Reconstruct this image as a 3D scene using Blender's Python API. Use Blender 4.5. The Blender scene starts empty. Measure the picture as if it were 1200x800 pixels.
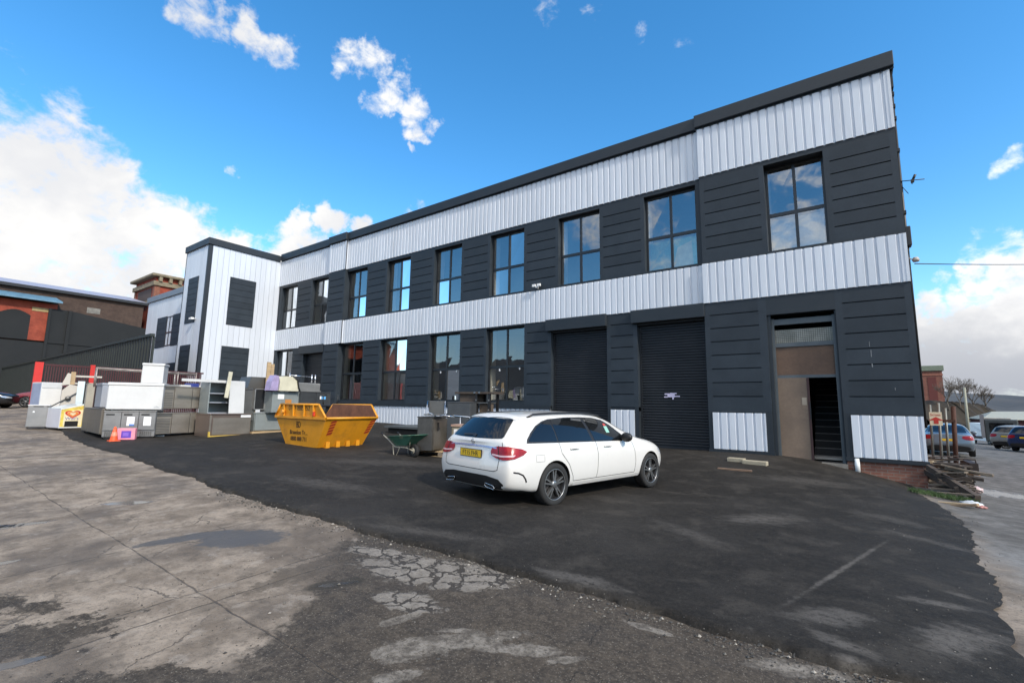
import bpy, bmesh, math, random
import numpy as np
from mathutils import Vector, Matrix
from mathutils.bvhtree import BVHTree
from mathutils.geometry import delaunay_2d_cdt
random.seed(7); rng = np.random.default_rng(7)
SC = bpy.context.scene
COL = SC.collection
R_ = math.radians

# ------------------------------------------------------------------ camera
EYE = 1.6
FPX, PITCH, ROLL, YAW = 550.13, .1346, .0147, .6257
cF = np.array([-math.sin(YAW)*math.cos(PITCH), math.cos(YAW)*math.cos(PITCH), math.sin(PITCH)])
r0 = np.array([math.cos(YAW), math.sin(YAW), 0.]); u0 = np.cross(r0, cF)
cR = math.cos(ROLL)*r0+math.sin(ROLL)*u0; cU = -math.sin(ROLL)*r0+math.cos(ROLL)*u0
CAM0 = np.array([0, 0, EYE])
def ray(u, v): return cF+cR*(u-600)/FPX+cU*(400-v)/FPX
def onY(u, v, Y): r = ray(u, v); return CAM0+r*Y/r[1]
def onX(u, v, X): r = ray(u, v); return CAM0+r*X/r[0]
def onD(u, v, d): return CAM0+ray(u, v)*d
def proj(P):
    q = np.asarray(P, float)-CAM0; d = q@cF
    return 600+FPX*(q@cR)/d, 400-FPX*(q@cU)/d
cam = bpy.data.cameras.new('camera'); cam.sensor_width = 36; cam.lens = 36*FPX/1200
cam.clip_end = 5000; cam.clip_start = .05
co = bpy.data.objects.new('camera', cam); COL.objects.link(co); SC.camera = co
m = Matrix.Identity(4)
for i in range(3):
    m[i][0] = cR[i]; m[i][1] = cU[i]; m[i][2] = -cF[i]; m[i][3] = CAM0[i]
co.matrix_world = m

# ------------------------------------------------------------------ ground height
CTRL = [(0,0,0),(-4,.7,0),(1,4,-.01),(-1,3.4,0),(-4,3.4,.05),(-7,3.4,.16),(-11,3.6,.26),(-18,4.3,.40),(-13,1,.2),(-9,1.2,.08),
 (-20,1,.36),(-4.0,6.7,.02),(-3.4,9.4,.0),(-1,14.9,.22),(-5.4,15,.25),(-17.7,15,.60),(-11.4,8,.40),(-25,15,.75),(-29,9,.72),
 (-46,6.7,1.03),(-70,6,1.35),(-40,0,.85),(-70,-20,1.2),(-70,20,1.4),(.62,14.88,-.10),(1.3,14.1,-.18),(1.5,11.2,-.14),(1.2,6.5,-.06),
 (3,20,-.32),(3.7,29.2,-.47),(11.4,63.6,-1.73),(13,84,-2.1),(3,0,-.05),(12,8,-.3),(20,40,-1.2),(40,60,-2),(25,110,-2.6),
 (0,-20,-.1),(-20,-20,.2),(20,-20,-.4),(-40,40,1.2),(-10,40,.3),(60,0,-1.5),(60,110,-3),(-70,110,1.5),(-30,110,0)]
CT = np.array(CTRL, float)
def _phi(r): return np.where(r > 1e-9, r*r*np.log(np.maximum(r, 1e-9)), 0)
_n = len(CT); _A = np.zeros((_n+3, _n+3))
_rr = np.hypot(CT[:,None,0]-CT[None,:,0], CT[:,None,1]-CT[None,:,1])
_A[:_n,:_n] = _phi(_rr)+np.eye(_n)*.05
_A[:_n,_n:] = np.c_[np.ones(_n), CT[:,:2]]; _A[_n:,:_n] = _A[:_n,_n:].T
_w = np.linalg.solve(_A, np.r_[CT[:,2], 0, 0, 0])
def gz_arr(x, y):
    x = np.clip(np.asarray(x, float), -75, 60); y = np.clip(np.asarray(y, float), -25, 112)
    r = np.hypot(x[...,None]-CT[:,0], y[...,None]-CT[:,1])
    return _phi(r)@_w[:_n]+_w[_n]+_w[_n+1]*x+_w[_n+2]*y
def gz(x, y): return float(gz_arr(np.array([x]), np.array([y]))[0])
def on_apron(x, y): return y > 3.5 and y < 15.2 and x < 1.05 and x > -25
def G(u, v, add=0.):
    """ground point under a pixel of the photograph"""
    r = ray(u, v); t0 = .5
    for t in np.geomspace(.8, 400, 900):
        p = CAM0+r*t
        if p[2] < gz(p[0], p[1])+add: 
            lo, hi = t0, t
            for _ in range(30):
                mm = (lo+hi)/2; p = CAM0+r*mm
                if p[2] < gz(p[0], p[1])+add: hi = mm
                else: lo = mm
            return CAM0+r*hi
        t0 = t
    return CAM0+r*60

# ------------------------------------------------------------------ materials
MATS = {}
def nt(m): 
    m.use_nodes = True; t = m.node_tree; t.nodes.clear(); return t
class NG:
    def __init__(s, t): s.t = t; s.N = t.nodes; s.L = t.links
    def n(s, ty, **k):
        nd = s.N.new(ty)
        for a, b in k.items(): setattr(nd, a, b)
        return nd
    def link(s, a, b): s.L.new(a, b)
    def val(s, sock, v):
        if hasattr(v, 'links') or isinstance(v, bpy.types.NodeSocket): s.L.new(v, sock)
        else: sock.default_value = v
    def math(s, op, a, b=0., c=None, clamp=False):
        nd = s.n('ShaderNodeMath', operation=op); nd.use_clamp = clamp
        s.val(nd.inputs[0], a); s.val(nd.inputs[1], b)
        if c is not None: s.val(nd.inputs[2], c)
        return nd.outputs[0]
    def mix(s, f, a, b, bl='MIX'):
        nd = s.n('ShaderNodeMix', data_type='RGBA', blend_type=bl)
        s.val(nd.inputs[0], f)
        for k, v in ((6, a), (7, b)):
            if isinstance(v, bpy.types.NodeSocket): s.L.new(v, nd.inputs[k])
            else: nd.inputs[k].default_value = (*v, 1) if len(v) == 3 else v
        return nd.outputs[2]
    def ss(s, x, lo, hi):
        nd = s.n('ShaderNodeMapRange', interpolation_type='SMOOTHSTEP')
        s.val(nd.inputs[0], x); s.val(nd.inputs[1], lo); s.val(nd.inputs[2], hi)
        return nd.outputs[0]
    def noise(s, vec, scale, detail=4, rough=.55, dist=0.):
        nd = s.n('ShaderNodeTexNoise'); 
        if vec is not None: s.L.new(vec, nd.inputs['Vector'])
        nd.inputs['Scale'].default_value = scale; nd.inputs['Detail'].default_value = detail
        nd.inputs['Roughness'].default_value = rough; nd.inputs['Distortion'].default_value = dist
        return nd.outputs['Fac']
    def mapv(s, vec, scale=(1,1,1), loc=(0,0,0), rot=(0,0,0)):
        nd = s.n('ShaderNodeMapping'); s.L.new(vec, nd.inputs[0])
        nd.inputs[1].default_value = loc; nd.inputs[2].default_value = rot; nd.inputs[3].default_value = scale
        return nd.outputs[0]
    def bump(s, h, st=.3, d=.01):
        nd = s.n('ShaderNodeBump'); s.L.new(h, nd.inputs['Height'])
        nd.inputs['Strength'].default_value = st; nd.inputs['Distance'].default_value = d
        return nd.outputs[0]
def P(name, col, rough=.5,  metal=0., var=.12, vs=3., dirt=None, dirtcol=(.09,.075,.06), bump=0., bs=60., stretch=(1,1,1), spec=.5, coat=0., rvar=.15, isl=0.):
    """procedural paint / metal / plastic: base colour broken by two noises, optional dirt blotches"""
    if name in MATS: return MATS[name]
    m = bpy.data.materials.new(name); t = nt(m); g = NG(t)
    out = g.n('ShaderNodeOutputMaterial'); b = g.n('ShaderNodeBsdfPrincipled'); g.link(b.outputs[0], out.inputs[0])
    tc = g.n('ShaderNodeTexCoord').outputs['Object']; v = g.mapv(tc, stretch)
    n1 = g.noise(v, vs, 6, .6); n2 = g.noise(v, vs*9, 3, .6)
    f = g.math('ADD', g.math('MULTIPLY', n1, .7), g.math('MULTIPLY', n2, .3))
    c = Vector(col)
    cc = g.mix(g.ss(f, .3, .7), tuple(c*(1-var)), tuple(min(1, x*(1+var)) for x in col))
    if dirt:
        nd = g.noise(v, vs*.8, 8, .7)
        cc = g.mix(g.math('MULTIPLY', g.ss(nd, .5, .75), dirt), cc, dirtcol)
    if isl:
        ge = g.n('ShaderNodeNewGeometry').outputs['Random Per Island']
        sc_ = g.n('ShaderNodeVectorMath', operation='SCALE'); g.link(cc, sc_.inputs[0]); g.link(g.math('ADD', 1-isl, g.math('MULTIPLY', ge, 2*isl)), sc_.inputs['Scale']); cc = sc_.outputs[0]
    g.link(cc, b.inputs['Base Color'])
    rr = g.math('ADD', g.math('MULTIPLY', g.math('SUBTRACT', n1, .5), rvar*2), rough, clamp=True)
    g.link(rr, b.inputs['Roughness']); b.inputs['Metallic'].default_value = metal
    b.inputs['Specular IOR Level'].default_value = spec
    b.inputs['Coat Weight'].default_value = coat; b.inputs['Coat Roughness'].default_value = .04
    if bump: g.link(g.bump(g.noise(v, bs, 3, .6), bump, .01), b.inputs['Normal'])
    MATS[name] = m; return m
def brickmat(name, c1, c2, mortar, vertical='XZ', scale=1., paint=None):
    if name in MATS: return MATS[name]
    m = bpy.data.materials.new(name); t = nt(m); g = NG(t)
    out = g.n('ShaderNodeOutputMaterial'); b = g.n('ShaderNodeBsdfPrincipled'); g.link(b.outputs[0], out.inputs[0])
    tc = g.n('ShaderNodeTexCoord').outputs['Object']
    sp = g.n('ShaderNodeSeparateXYZ'); g.link(tc, sp.inputs[0])
    cb = g.n('ShaderNodeCombineXYZ')
    g.link(g.math('ADD', sp.outputs[0], sp.outputs[1]), cb.inputs[0]); g.link(sp.outputs[2], cb.inputs[1])
    bt = g.n('ShaderNodeTexBrick'); g.link(cb.outputs[0], bt.inputs['Vector'])
    bt.inputs['Scale'].default_value = 1; bt.inputs['Brick Width'].default_value = .225*scale; bt.inputs['Row Height'].default_value = .075*scale
    bt.inputs['Mortar Size'].default_value = .008*scale; bt.inputs['Color1'].default_value = (*c1, 1); bt.inputs['Color2'].default_value = (*c2, 1)
    bt.inputs['Mortar'].default_value = (*mortar, 1)
    n = g.noise(tc, 1.3, 7, .65); n2 = g.noise(tc, 14, 4, .6)
    c = g.mix(g.math('MULTIPLY', g.ss(n, .35, .7), .55), bt.outputs[0], tuple(x*.45 for x in c1))
    c = g.mix(g.math('MULTIPLY', g.ss(n2, .5, .8), .35), c, tuple(min(1, x*1.7) for x in c2))
    g.link(c, b.inputs['Base Color']); b.inputs['Roughness'].default_value = .85
    g.link(g.bump(bt.outputs['Fac'], -.5, .01), b.inputs['Normal'])
    MATS[name] = m; return m
def glassmat(name, tint=(.8,.83,.85), base=.23, rough=.015, wob=.16):
    if name in MATS: return MATS[name]
    m = bpy.data.materials.new(name); t = nt(m); g = NG(t)
    out = g.n('ShaderNodeOutputMaterial'); tr = g.n('ShaderNodeBsdfTransparent'); gl = g.n('ShaderNodeBsdfGlossy')
    tr.inputs[0].default_value = (*tint, 1); gl.inputs['Roughness'].default_value = rough; gl.inputs['Color'].default_value = (.95,.98,1,1)
    fr = g.n('ShaderNodeFresnel'); fr.inputs[0].default_value = 1.5
    f = g.math('ADD', g.math('MULTIPLY', fr.outputs[0], 1-base), base, clamp=True)
    tc = g.n('ShaderNodeTexCoord').outputs['Object']
    g.link(g.bump(g.noise(tc, 1.1, 2, .4), wob, .02), gl.inputs['Normal'])
    mx = g.n('ShaderNodeMixShader'); g.link(f, mx.inputs[0]); g.link(tr.outputs[0], mx.inputs[1]); g.link(gl.outputs[0], mx.inputs[2])
    g.link(mx.outputs[0], out.inputs[0]); MATS[name] = m; return m
def steel(name, col=(.36,.355,.34), rough=.42, st=(1,1,2.5), var=.10, dirt=.25):
    return P(name, col, rough, .7, var, 1.6, dirt=dirt, dirtcol=(.22,.19,.16), stretch=st, bump=.02, bs=30)

WHITE_CLAD = P('white_coated_steel', (.60,.64,.70), .38, 0, .06, 1.6, dirt=.30, dirtcol=(.44,.45,.46), stretch=(1,1,.12), bump=.04, bs=3, isl=.035)
DARK_CLAD = P('anthracite_coated_board', (.0245,.033,.043), .55, 0, .16, 2.0, bump=.05, bs=90, spec=.3, isl=.12)
DARK_TRIM = P('anthracite_trim', (.021,.027,.034), .48, 0, .1, 2.0, spec=.35)
FRAME = P('dark_window_frame', (.016,.018,.021), .35, 0, .08, 3)
SHUT = P('dark_shutter_steel', (.020,.023,.028), .42, .1, .12, 2.5, bump=.03, spec=.3)
PANE = glassmat('window_glass'); PANE_G = glassmat('ground_floor_glass', base=.15, tint=(.75,.78,.79))
CREAM = P('cream_plaster', (.78,.70,.55), .8, 0, .08, 3, dirt=.2)
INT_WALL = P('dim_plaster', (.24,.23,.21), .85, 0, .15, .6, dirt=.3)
BRICK = brickmat('red_brown_brick', (.20,.075,.05), (.27,.12,.085), (.22,.19,.16))
STEEL = steel('brushed_steel'); STEEL_D = steel('dull_dark_steel', (.16,.155,.145), .45)
STEEL_W = steel('warm_stained_steel', (.34,.305,.26), .42, dirt=.5)
STEEL_B = P('grey_green_enamel', (.30,.33,.325), .4, .35, .06, 2, dirt=.15)
WHITE_E = P('white_enamel', (.60,.605,.60), .35, 0, .05, 1.5, dirt=.22, dirtcol=(.42,.39,.34))
GREY_E = P('grey_enamel', (.30,.32,.36), .4, 0, .06, 2)
BLACK = P('black_plastic', (.012,.012,.013), .45, 0, .1, 4)
RUBBER = P('tyre_rubber', (.016,.016,.016), .8, 0, .2, 8, dirt=.2, dirtcol=(.06,.055,.05))
WOODP = P('pale_timber', (.42,.30,.17), .75, 0, .2, 3, dirt=.3, stretch=(1,1,8), bump=.2)
WOODW = P('weathered_timber', (.17,.135,.10), .85, 0, .3, 3, dirt=.4, stretch=(1,1,5), bump=.3)
WOODD = P('dark_wet_timber', (.06,.045,.035), .8, 0, .3, 3, bump=.3)
PAPER = P('paper_white', (.8,.81,.82), .7, 0, .03, 5)
CHROME = P('chrome_metal', (.62,.62,.63), .16, 1., .05, 5)

# ------------------------------------------------------------------ mesh builder
class MB:
    def __init__(s): s.v = []; s.f = []; s.mi = []; s.sm = []
    def add(s, vs, fs, mi=0, smooth=False):
        o = len(s.v); s.v += [tuple(map(float, p)) for p in vs]
        for f in fs: s.f.append([o+i for i in f]); s.mi.append(mi); s.sm.append(smooth)
        return s
    def box(s, x0, x1, y0, y1, z0, z1, mi=0, M=None, bev=0.):
        if bev > 0:
            bm = bmesh.new(); bmesh.ops.create_cube(bm, size=1)
            bmesh.ops.scale(bm, vec=(x1-x0, y1-y0, z1-z0), verts=bm.verts)
            bmesh.ops.bevel(bm, geom=bm.edges[:], offset=bev, segments=2, affect='EDGES', profile=.5)
            c = Vector(((x0+x1)/2, (y0+y1)/2, (z0+z1)/2)); bm.verts.index_update()
            vs = [(M @ (q.co+c) if M else q.co+c) for q in bm.verts]; fs = [[q.index for q in f.verts] for f in bm.faces]
            bm.free(); return s.add(vs, fs, mi)
        vs = [(x, y, z) for x in (x0, x1) for y in (y0, y1) for z in (z0, z1)]
        if M: vs = [M @ Vector(p) for p in vs]
        return s.add(vs, [(0,1,3,2),(4,6,7,5),(0,4,5,1),(2,3,7,6),(0,2,6,4),(1,5,7,3)], mi)
    def tube(s, pts, r, n=8, mi=0, closed=False, smooth=True, r2=None):
        pts = [Vector(p) for p in pts]; rings = []
        k = len(pts)
        for i, p in enumerate(pts):
            a = pts[(i-1) % k] if (closed or i > 0) else p; b = pts[(i+1) % k] if (closed or i < k-1) else p
            t = (b-a).normalized() if (b-a).length > 1e-9 else Vector((0,0,1))
            h = Vector((0,0,1)) if abs(t.z) < .9 else Vector((1,0,0))
            e1 = t.cross(h).normalized(); e2 = t.cross(e1).normalized()
            rad = r if r2 is None else r+(r2-r)*i/max(1, k-1)
            rings.append([p+e1*rad*math.cos(2*math.pi*j/n)+e2*rad*math.sin(2*math.pi*j/n) for j in range(n)])
        o = len(s.v); s.v += [tuple(q) for rg in rings for q in rg]
        for i in range(k if closed else k-1):
            for j in range(n):
                a = i; b = (i+1) % k
                s.f.append([o+a*n+j, o+a*n+(j+1) % n, o+b*n+(j+1) % n, o+b*n+j]); s.mi.append(mi); s.sm.append(smooth)
        if not closed:
            s.f.append([o+j for j in range(n)][::-1]); s.mi.append(mi); s.sm.append(False)
            s.f.append([o+(k-1)*n+j for j in range(n)]); s.mi.append(mi); s.sm.append(False)
        return s
    def lathe(s, prof, M=None, n=24, mi=0, smooth=True):
        """prof: (radius, height) pairs turned round local Z"""
        o = len(s.v)
        for (r, z) in prof:
            for j in range(n):
                p = Vector((r*math.cos(2*math.pi*j/n), r*math.sin(2*math.pi*j/n), z)); p = M @ p if M else p
                s.v.append(tuple(p))
        for i in range(len(prof)-1):
            for j in range(n):
                s.f.append([o+i*n+j, o+i*n+(j+1) % n, o+(i+1)*n+(j+1) % n, o+(i+1)*n+j]); s.mi.append(mi); s.sm.append(smooth)
        return s
    def prism(s, poly, y0, y1, mi=0, M=None):
        """(x,z) outline given depth from y0 to y1"""
        n = len(poly); vs = [(x, y0, z) for x, z in poly]+[(x, y1, z) for x, z in poly]
        if M: vs = [M @ Vector(p) for p in vs]
        return s.add(vs, [list(range(n)), list(range(2*n-1, n-1, -1))]+[[i, i+n, (i+1) % n+n, (i+1) % n] for i in range(n)], mi)
    def build(s, name, mats, parent=None, world=False, recalc=True):
        me = bpy.data.meshes.new(name); off = Vector((0,0,0))
        if world and parent is not None: 
            q = parent
            while q is not None: off += q.location; q = q.parent
        me.from_pydata([tuple(Vector(p)-off) for p in s.v], [], s.f)
        if not isinstance(mats, (list, tuple)): mats = [mats]
        for q in mats: me.materials.append(q)
        me.polygons.foreach_set('material_index', s.mi); me.polygons.foreach_set('use_smooth', s.sm)
        if recalc:
            bm = bmesh.new(); bm.from_mesh(me); bmesh.ops.recalc_face_normals(bm, faces=bm.faces); bm.to_mesh(me); bm.free()
        me.update(); o = bpy.data.objects.new(name, me); COL.objects.link(o)
        if parent is not None: o.parent = parent
        return o
def thing(name, label, cat, loc=(0,0,0), rz=0., group=None):
    o = bpy.data.objects.new(name, None); COL.objects.link(o); o.location = loc; o.rotation_euler = (0,0,rz)
    o.empty_display_size = .2; o['label'] = label; o['category'] = cat
    if group: o['group'] = group
    return o
def tag(o, label=None, cat=None, group=None, kind=None):
    for k, v in (('label', label), ('category', cat), ('group', group), ('kind', kind)):
        if v: o[k] = v
    return o
def dup(root, loc, rz, label, group=None):
    r = root.copy(); COL.objects.link(r); r.location = loc; r.rotation_euler = (0,0,rz); r['label'] = label
    if group: r['group'] = group
    for ch in list(root.children):
        c = ch.copy(); COL.objects.link(c); c.parent = r
        for gch in list(ch.children):
            d = gch.copy(); COL.objects.link(d); d.parent = c
    return r
def text_mb(body, size, M, mb=None, mi=0, ext=.0015, sx=1.):
    cu = bpy.data.curves.new('lettering', 'FONT'); cu.body = body; cu.size = size; cu.extrude = ext; cu.align_x = 'CENTER'; cu.align_y = 'CENTER'
    cu.resolution_u = 3
    o = bpy.data.objects.new('lettering', cu); COL.objects.link(o)
    dg = bpy.context.evaluated_depsgraph_get(); me = o.evaluated_get(dg).to_mesh()
    mb = mb or MB()
    vs = [M @ Vector((q.co.x*sx, q.co.y, q.co.z)) for q in me.vertices]; fs = [list(p.vertices) for p in me.polygons]
    mb.add(vs, fs, mi); o.evaluated_get(dg).to_mesh_clear(); bpy.data.objects.remove(o); bpy.data.curves.remove(cu)
    return mb
def frame_M(O, X, Y):
    """matrix whose local x,y lie along X,Y at O"""
    X = Vector(X).normalized(); Y = Vector(Y).normalized(); Z = X.cross(Y)
    m = Matrix.Identity(4)
    for i in range(3): m[i][0] = X[i]; m[i][1] = Y[i]; m[i][2] = Z[i]; m[i][3] = O[i]
    return m
# ------------------------------------------------------------------ ground sheet
def axis(lo, hi, near0, near1, fine, grow=1.18):
    a = list(np.arange(near0, near1+1e-6, fine)); st = fine; x = near1
    while x < hi: st *= grow; x += st; a.append(min(x, hi))
    st = fine; x = near0; b = []
    while x > lo: st *= grow; x -= st; b.append(max(x, lo))
    return np.array(sorted(set(b))+a)
gx = axis(-1500, 1500, -30, 4, .5); gy = axis(-1200, 1500, -1, 18, .5)
XX, YY = np.meshgrid(gx, gy, indexing='ij'); ZZ = gz_arr(XX, YY)
_ap = (YY > 4.6) & (YY < 15.5) & (XX < .6) & (XX > -18); ZZ = ZZ-np.where(_ap, .05, 0)
gm = MB(); nx, ny = XX.shape
gm.v = [tuple(p) for p in np.stack([XX, YY, ZZ], -1).reshape(-1, 3)]
gm.f = [[i*ny+j, (i+1)*ny+j, (i+1)*ny+j+1, i*ny+j+1] for i in range(nx-1) for j in range(ny-1)]
gm.mi = [0]*len(gm.f); gm.sm = [True]*len(gm.f)

def ground_mat():
    m = bpy.data.materials.new('old_yard_surface'); t = nt(m); g = NG(t)
    out = g.n('ShaderNodeOutputMaterial'); b = g.n('ShaderNodeBsdfPrincipled'); g.link(b.outputs[0], out.inputs[0])
    tc = g.n('ShaderNodeTexCoord').outputs['Object']; sp = g.n('ShaderNodeSeparateXYZ'); g.link(tc, sp.inputs[0])
    wob = g.n('ShaderNodeTexNoise'); g.link(tc, wob.inputs['Vector']); wob.inputs['Scale'].default_value = 1.7; wob.inputs['Detail'].default_value = 6; wob.inputs['Roughness'].default_value = .65
    ws = g.n('ShaderNodeSeparateColor'); g.link(wob.outputs['Color'], ws.inputs[0])
    px = g.math('ADD', sp.outputs[0], g.math('MULTIPLY', g.math('SUBTRACT', ws.outputs[0], .5), .9))
    py = g.math('ADD', sp.outputs[1], g.math('MULTIPLY', g.math('SUBTRACT', ws.outputs[1], .5), .9))
    n1 = g.noise(tc, .55, 8, .62); n2 = g.noise(tc, 2.6, 7, .6); n3 = g.noise(tc, 9, 6, .72); n4 = g.noise(tc, 4.2, 6, .66)
    rag = g.math('ADD', g.math('MULTIPLY', g.math('SUBTRACT', n3, .5), 2.6), g.math('ADD', g.math('MULTIPLY', g.math('SUBTRACT', n4, .5), 2.6), g.math('MULTIPLY', g.math('SUBTRACT', n2, .5), 2.0)))
    def ell(cx, cy, rx, ry, rot=0, soft=.35, k=1.):
        c, s = math.cos(rot), math.sin(rot)
        dx = g.math('SUBTRACT', sp.outputs[0], cx); dy = g.math('SUBTRACT', sp.outputs[1], cy)
        a = g.math('DIVIDE', g.math('ADD', g.math('MULTIPLY', dx, c), g.math('MULTIPLY', dy, s)), rx)
        d = g.math('DIVIDE', g.math('SUBTRACT', g.math('MULTIPLY', dy, c), g.math('MULTIPLY', dx, s)), ry)
        r2 = g.math('SQRT', g.math('ADD', g.math('MULTIPLY', a, a), g.math('MULTIPLY', d, d)))
        r2 = g.math('ADD', r2, g.math('MULTIPLY', rag, k))
        return g.ss(r2, 1+soft/2, 1-soft/2)
    def pell(pa, pb, wdt, soft=.35, k=1.):
        # long blotch lying between two points of the yard (given where the photograph shows them)
        A_, B_ = G(*pa), G(*pb); dx, dy = B_[0]-A_[0], B_[1]-A_[1]
        return ell((A_[0]+B_[0])/2, (A_[1]+B_[1])/2, math.hypot(dx, dy)/2, wdt, math.atan2(dy, dx), soft, k)
    def line(coord, at, w=.007):
        return g.ss(g.math('ABSOLUTE', g.math('SUBTRACT', coord, at)), w*1.6, w*.4)
    def mx(*a):
        r = a[0]
        for q in a[1:]: r = g.math('MAXIMUM', r, q)
        return r
    fine = g.noise(tc, 85, 3, .7)
    vor = g.n('ShaderNodeTexVoronoi'); g.link(tc, vor.inputs['Vector']); vor.inputs['Scale'].default_value = 42
    speck = g.ss(vor.outputs['Distance'], .25, .12)
    # concrete slabs
    con = g.mix(g.ss(n2, .3, .72), (.165,.130,.098), (.330,.270,.210))
    con = g.mix(g.math('MULTIPLY', g.ss(n1, .45, .62), .72), con, (.088,.069,.052))
    con = g.mix(g.math('MULTIPLY', g.ss(n3, .50, .66), .40), con, (.075,.060,.047)); con = g.mix(g.math('MULTIPLY', g.ss(n4, .52, .64), .45), con, (.085,.070,.056)); con = g.mix(g.math('MULTIPLY', g.ss(n4, .44, .34), .35), con, (.36,.315,.265))
    con = g.mix(g.math('MULTIPLY', speck, .05), con, (.45,.42,.38))
    jw = g.math('ADD', sp.outputs[0], g.math('MULTIPLY', g.math('SUBTRACT', ws.outputs[2], .5), .10))
    jy = g.math('ADD', sp.outputs[1], g.math('MULTIPLY', g.math('SUBTRACT', ws.outputs[0], .5), .10))
    j = mx(line(jw, -6.15), line(jw, -4.5, .008), line(jy, 1.85), line(jw, -8.3), line(jw, -11.2, .014), line(jw, -14.5, .02), line(jw, -19, .03), line(jy, -.6), line(jw, -4.2, .008))
    # hairline cracks
    cv = g.n('ShaderNodeTexVoronoi', feature='DISTANCE_TO_EDGE'); 
    cw = g.n('ShaderNodeVectorMath', operation='ADD'); g.link(tc, cw.inputs[0])
    cs = g.n('ShaderNodeVectorMath', operation='SCALE'); g.link(wob.outputs['Color'], cs.inputs[0]); cs.inputs['Scale'].default_value = .5; g.link(cs.outputs[0], cw.inputs[1])
    g.link(cw.outputs[0], cv.inputs['Vector']); cv.inputs['Scale'].default_value = .55
    hair = g.math('MULTIPLY', g.ss(cv.outputs['Distance'], .007, .002), g.ss(n2, .4, .6))
    con = g.mix(g.math('MULTIPLY', mx(g.math('MULTIPLY', j, g.ss(n4, .38, .52)), hair), .7), con, (.05,.042,.036))
    # worn asphalt that covers the middle foreground, right of the slabs
    EA, EB = G(405, 634), G(300, 770); ex_, ey_ = EB[0]-EA[0], EB[1]-EA[1]; el_ = math.hypot(ex_, ey_)   # old joint between slabs and patched asphalt
    edge = g.math('ADD', g.math('MULTIPLY', g.math('SUBTRACT', sp.outputs[0], EA[0]), -ey_/el_), g.math('MULTIPLY', g.math('SUBTRACT', sp.outputs[1], EA[1]), ex_/el_))
    edge = g.math('ADD', edge, g.math('MULTIPLY', rag, .22))
    asp_m = g.math('MULTIPLY', g.ss(edge, -.06, .10), g.ss(sp.outputs[1], 5., 4.))
    asp_m = mx(asp_m, pell((-120,770), (120,735), .28), pell((-60,700), (75,715), .13), pell((60,800), (420,800), .12), pell((150,790), (320,800), .10), g.math('MULTIPLY', pell((300,690), (430,640), .16), .6))
    asp = g.mix(g.ss(n3, .35, .7), (.044,.035,.027), (.084,.067,.050))
    asp = g.mix(g.math('MULTIPLY', g.ss(n2, .5, .68), .5), asp, (.036,.031,.027))
    gr = g.noise(tc, 38, 4, .8); asp = g.mix(g.math('MULTIPLY', g.ss(gr, .52, .66), .55), asp, (.150,.125,.098)); asp = g.mix(g.math('MULTIPLY', g.ss(gr, .48, .36), .6), asp, (.018,.016,.014)); con = g.mix(g.math('MULTIPLY', g.ss(gr, .5, .64), .40), con, (.07,.057,.045)); asp = g.mix(g.math('MULTIPLY', speck, .45), asp, (.26,.225,.18))
    surf = g.mix(asp_m, con, asp)
    # smooth grey-blue infill strip, lighter washed-out gravel, crazed slab
    surf = g.mix(g.math('MULTIPLY', mx(pell((150,641), (270,622), .12, .25, .35), pell((230,632), (335,628), .30, .25, .45)), .9), surf, (.078,.076,.077))
    lite = g.mix(g.ss(n3, .35, .7), (.15,.130,.107), (.255,.226,.190))
    surf = g.mix(g.math('MULTIPLY', mx(pell((445,765), (590,745), .13), pell((560,760), (655,762), .07), pell((430,800), (500,785), .05), pell((880,770), (1010,800), .10), pell((500,738), (560,738), .05), pell((640,775), (680,770), .04), pell((735,728), (790,745), .04), pell((440,735), (500,715), .05)), g.math('ADD', .35, g.math('MULTIPLY', g.math('MULTIPLY', g.ss(gr, .36, .52), g.ss(n3, .36, .56)), .6))), surf, lite)
    ck = g.n('ShaderNodeTexVoronoi', feature='DISTANCE_TO_EDGE'); g.link(cw.outputs[0], ck.inputs['Vector']); ck.inputs['Scale'].default_value = 4.6; ck.inputs['Randomness'].default_value = 1.
    cm = g.ss(g.math('ADD', ck.outputs['Distance'], g.math('MULTIPLY', g.math('SUBTRACT', n3, .5), .10)), .035, .075)
    cz = mx(pell((430,660), (610,682), .34, .25, .4), pell((400,640), (500,655), .12, .3, .5), pell((440,695), (520,715), .15, .25, .5))
    surf = g.mix(g.math('MULTIPLY', cz, g.math('ADD', .45, g.math('MULTIPLY', g.ss(gr, .34, .5), .5))), surf, g.mix(cm, (.045,.038,.032), g.mix(g.ss(n3, .3, .7), (.165,.144,.120), (.26,.23,.195))))
    surf = g.mix(g.math('MULTIPLY', pell((355,690), (430,678), .10, .3, .5), .75), surf, (.035,.030,.022))
    # right-hand road, paler and damp
    rd = g.ss(px, .9, 1.5)
    road = g.mix(g.ss(n2, .32, .68), (.080,.074,.067), (.165,.156,.145)); road = g.mix(g.math('MULTIPLY', g.ss(n3, .5, .62), .5), road, (.07,.066,.06))
    road = g.mix(g.math('MULTIPLY', g.ss(n1, .52, .66), .6), road, (.062,.057,.053))
    road = g.mix(g.math('MULTIPLY', pell((1165,640), (1215,690), .9, .5, .5), .8), road, g.mix(g.ss(n3, .35, .65), (.13,.125,.118), (.24,.235,.225)))
    surf = g.mix(rd, surf, road)
    pud = mx(pell((372,687), (415,681), .05, .15, .5), pell((-40,667), (28,655), .06, .2, .4), pell((-30,622), (60,610), .09, .2, .4), pell((-40,790), (50,770), .05, .2, .4), pell((120,590), (180,588), .10, .2, .4), ell(2.75, 16.0, .75, .55, .1, .2), ell(3.6, 15.0, .5, .25, .1, .2))
    surf = g.mix(g.math('MULTIPLY', pud, .75), surf, (.055,.052,.05))
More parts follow.
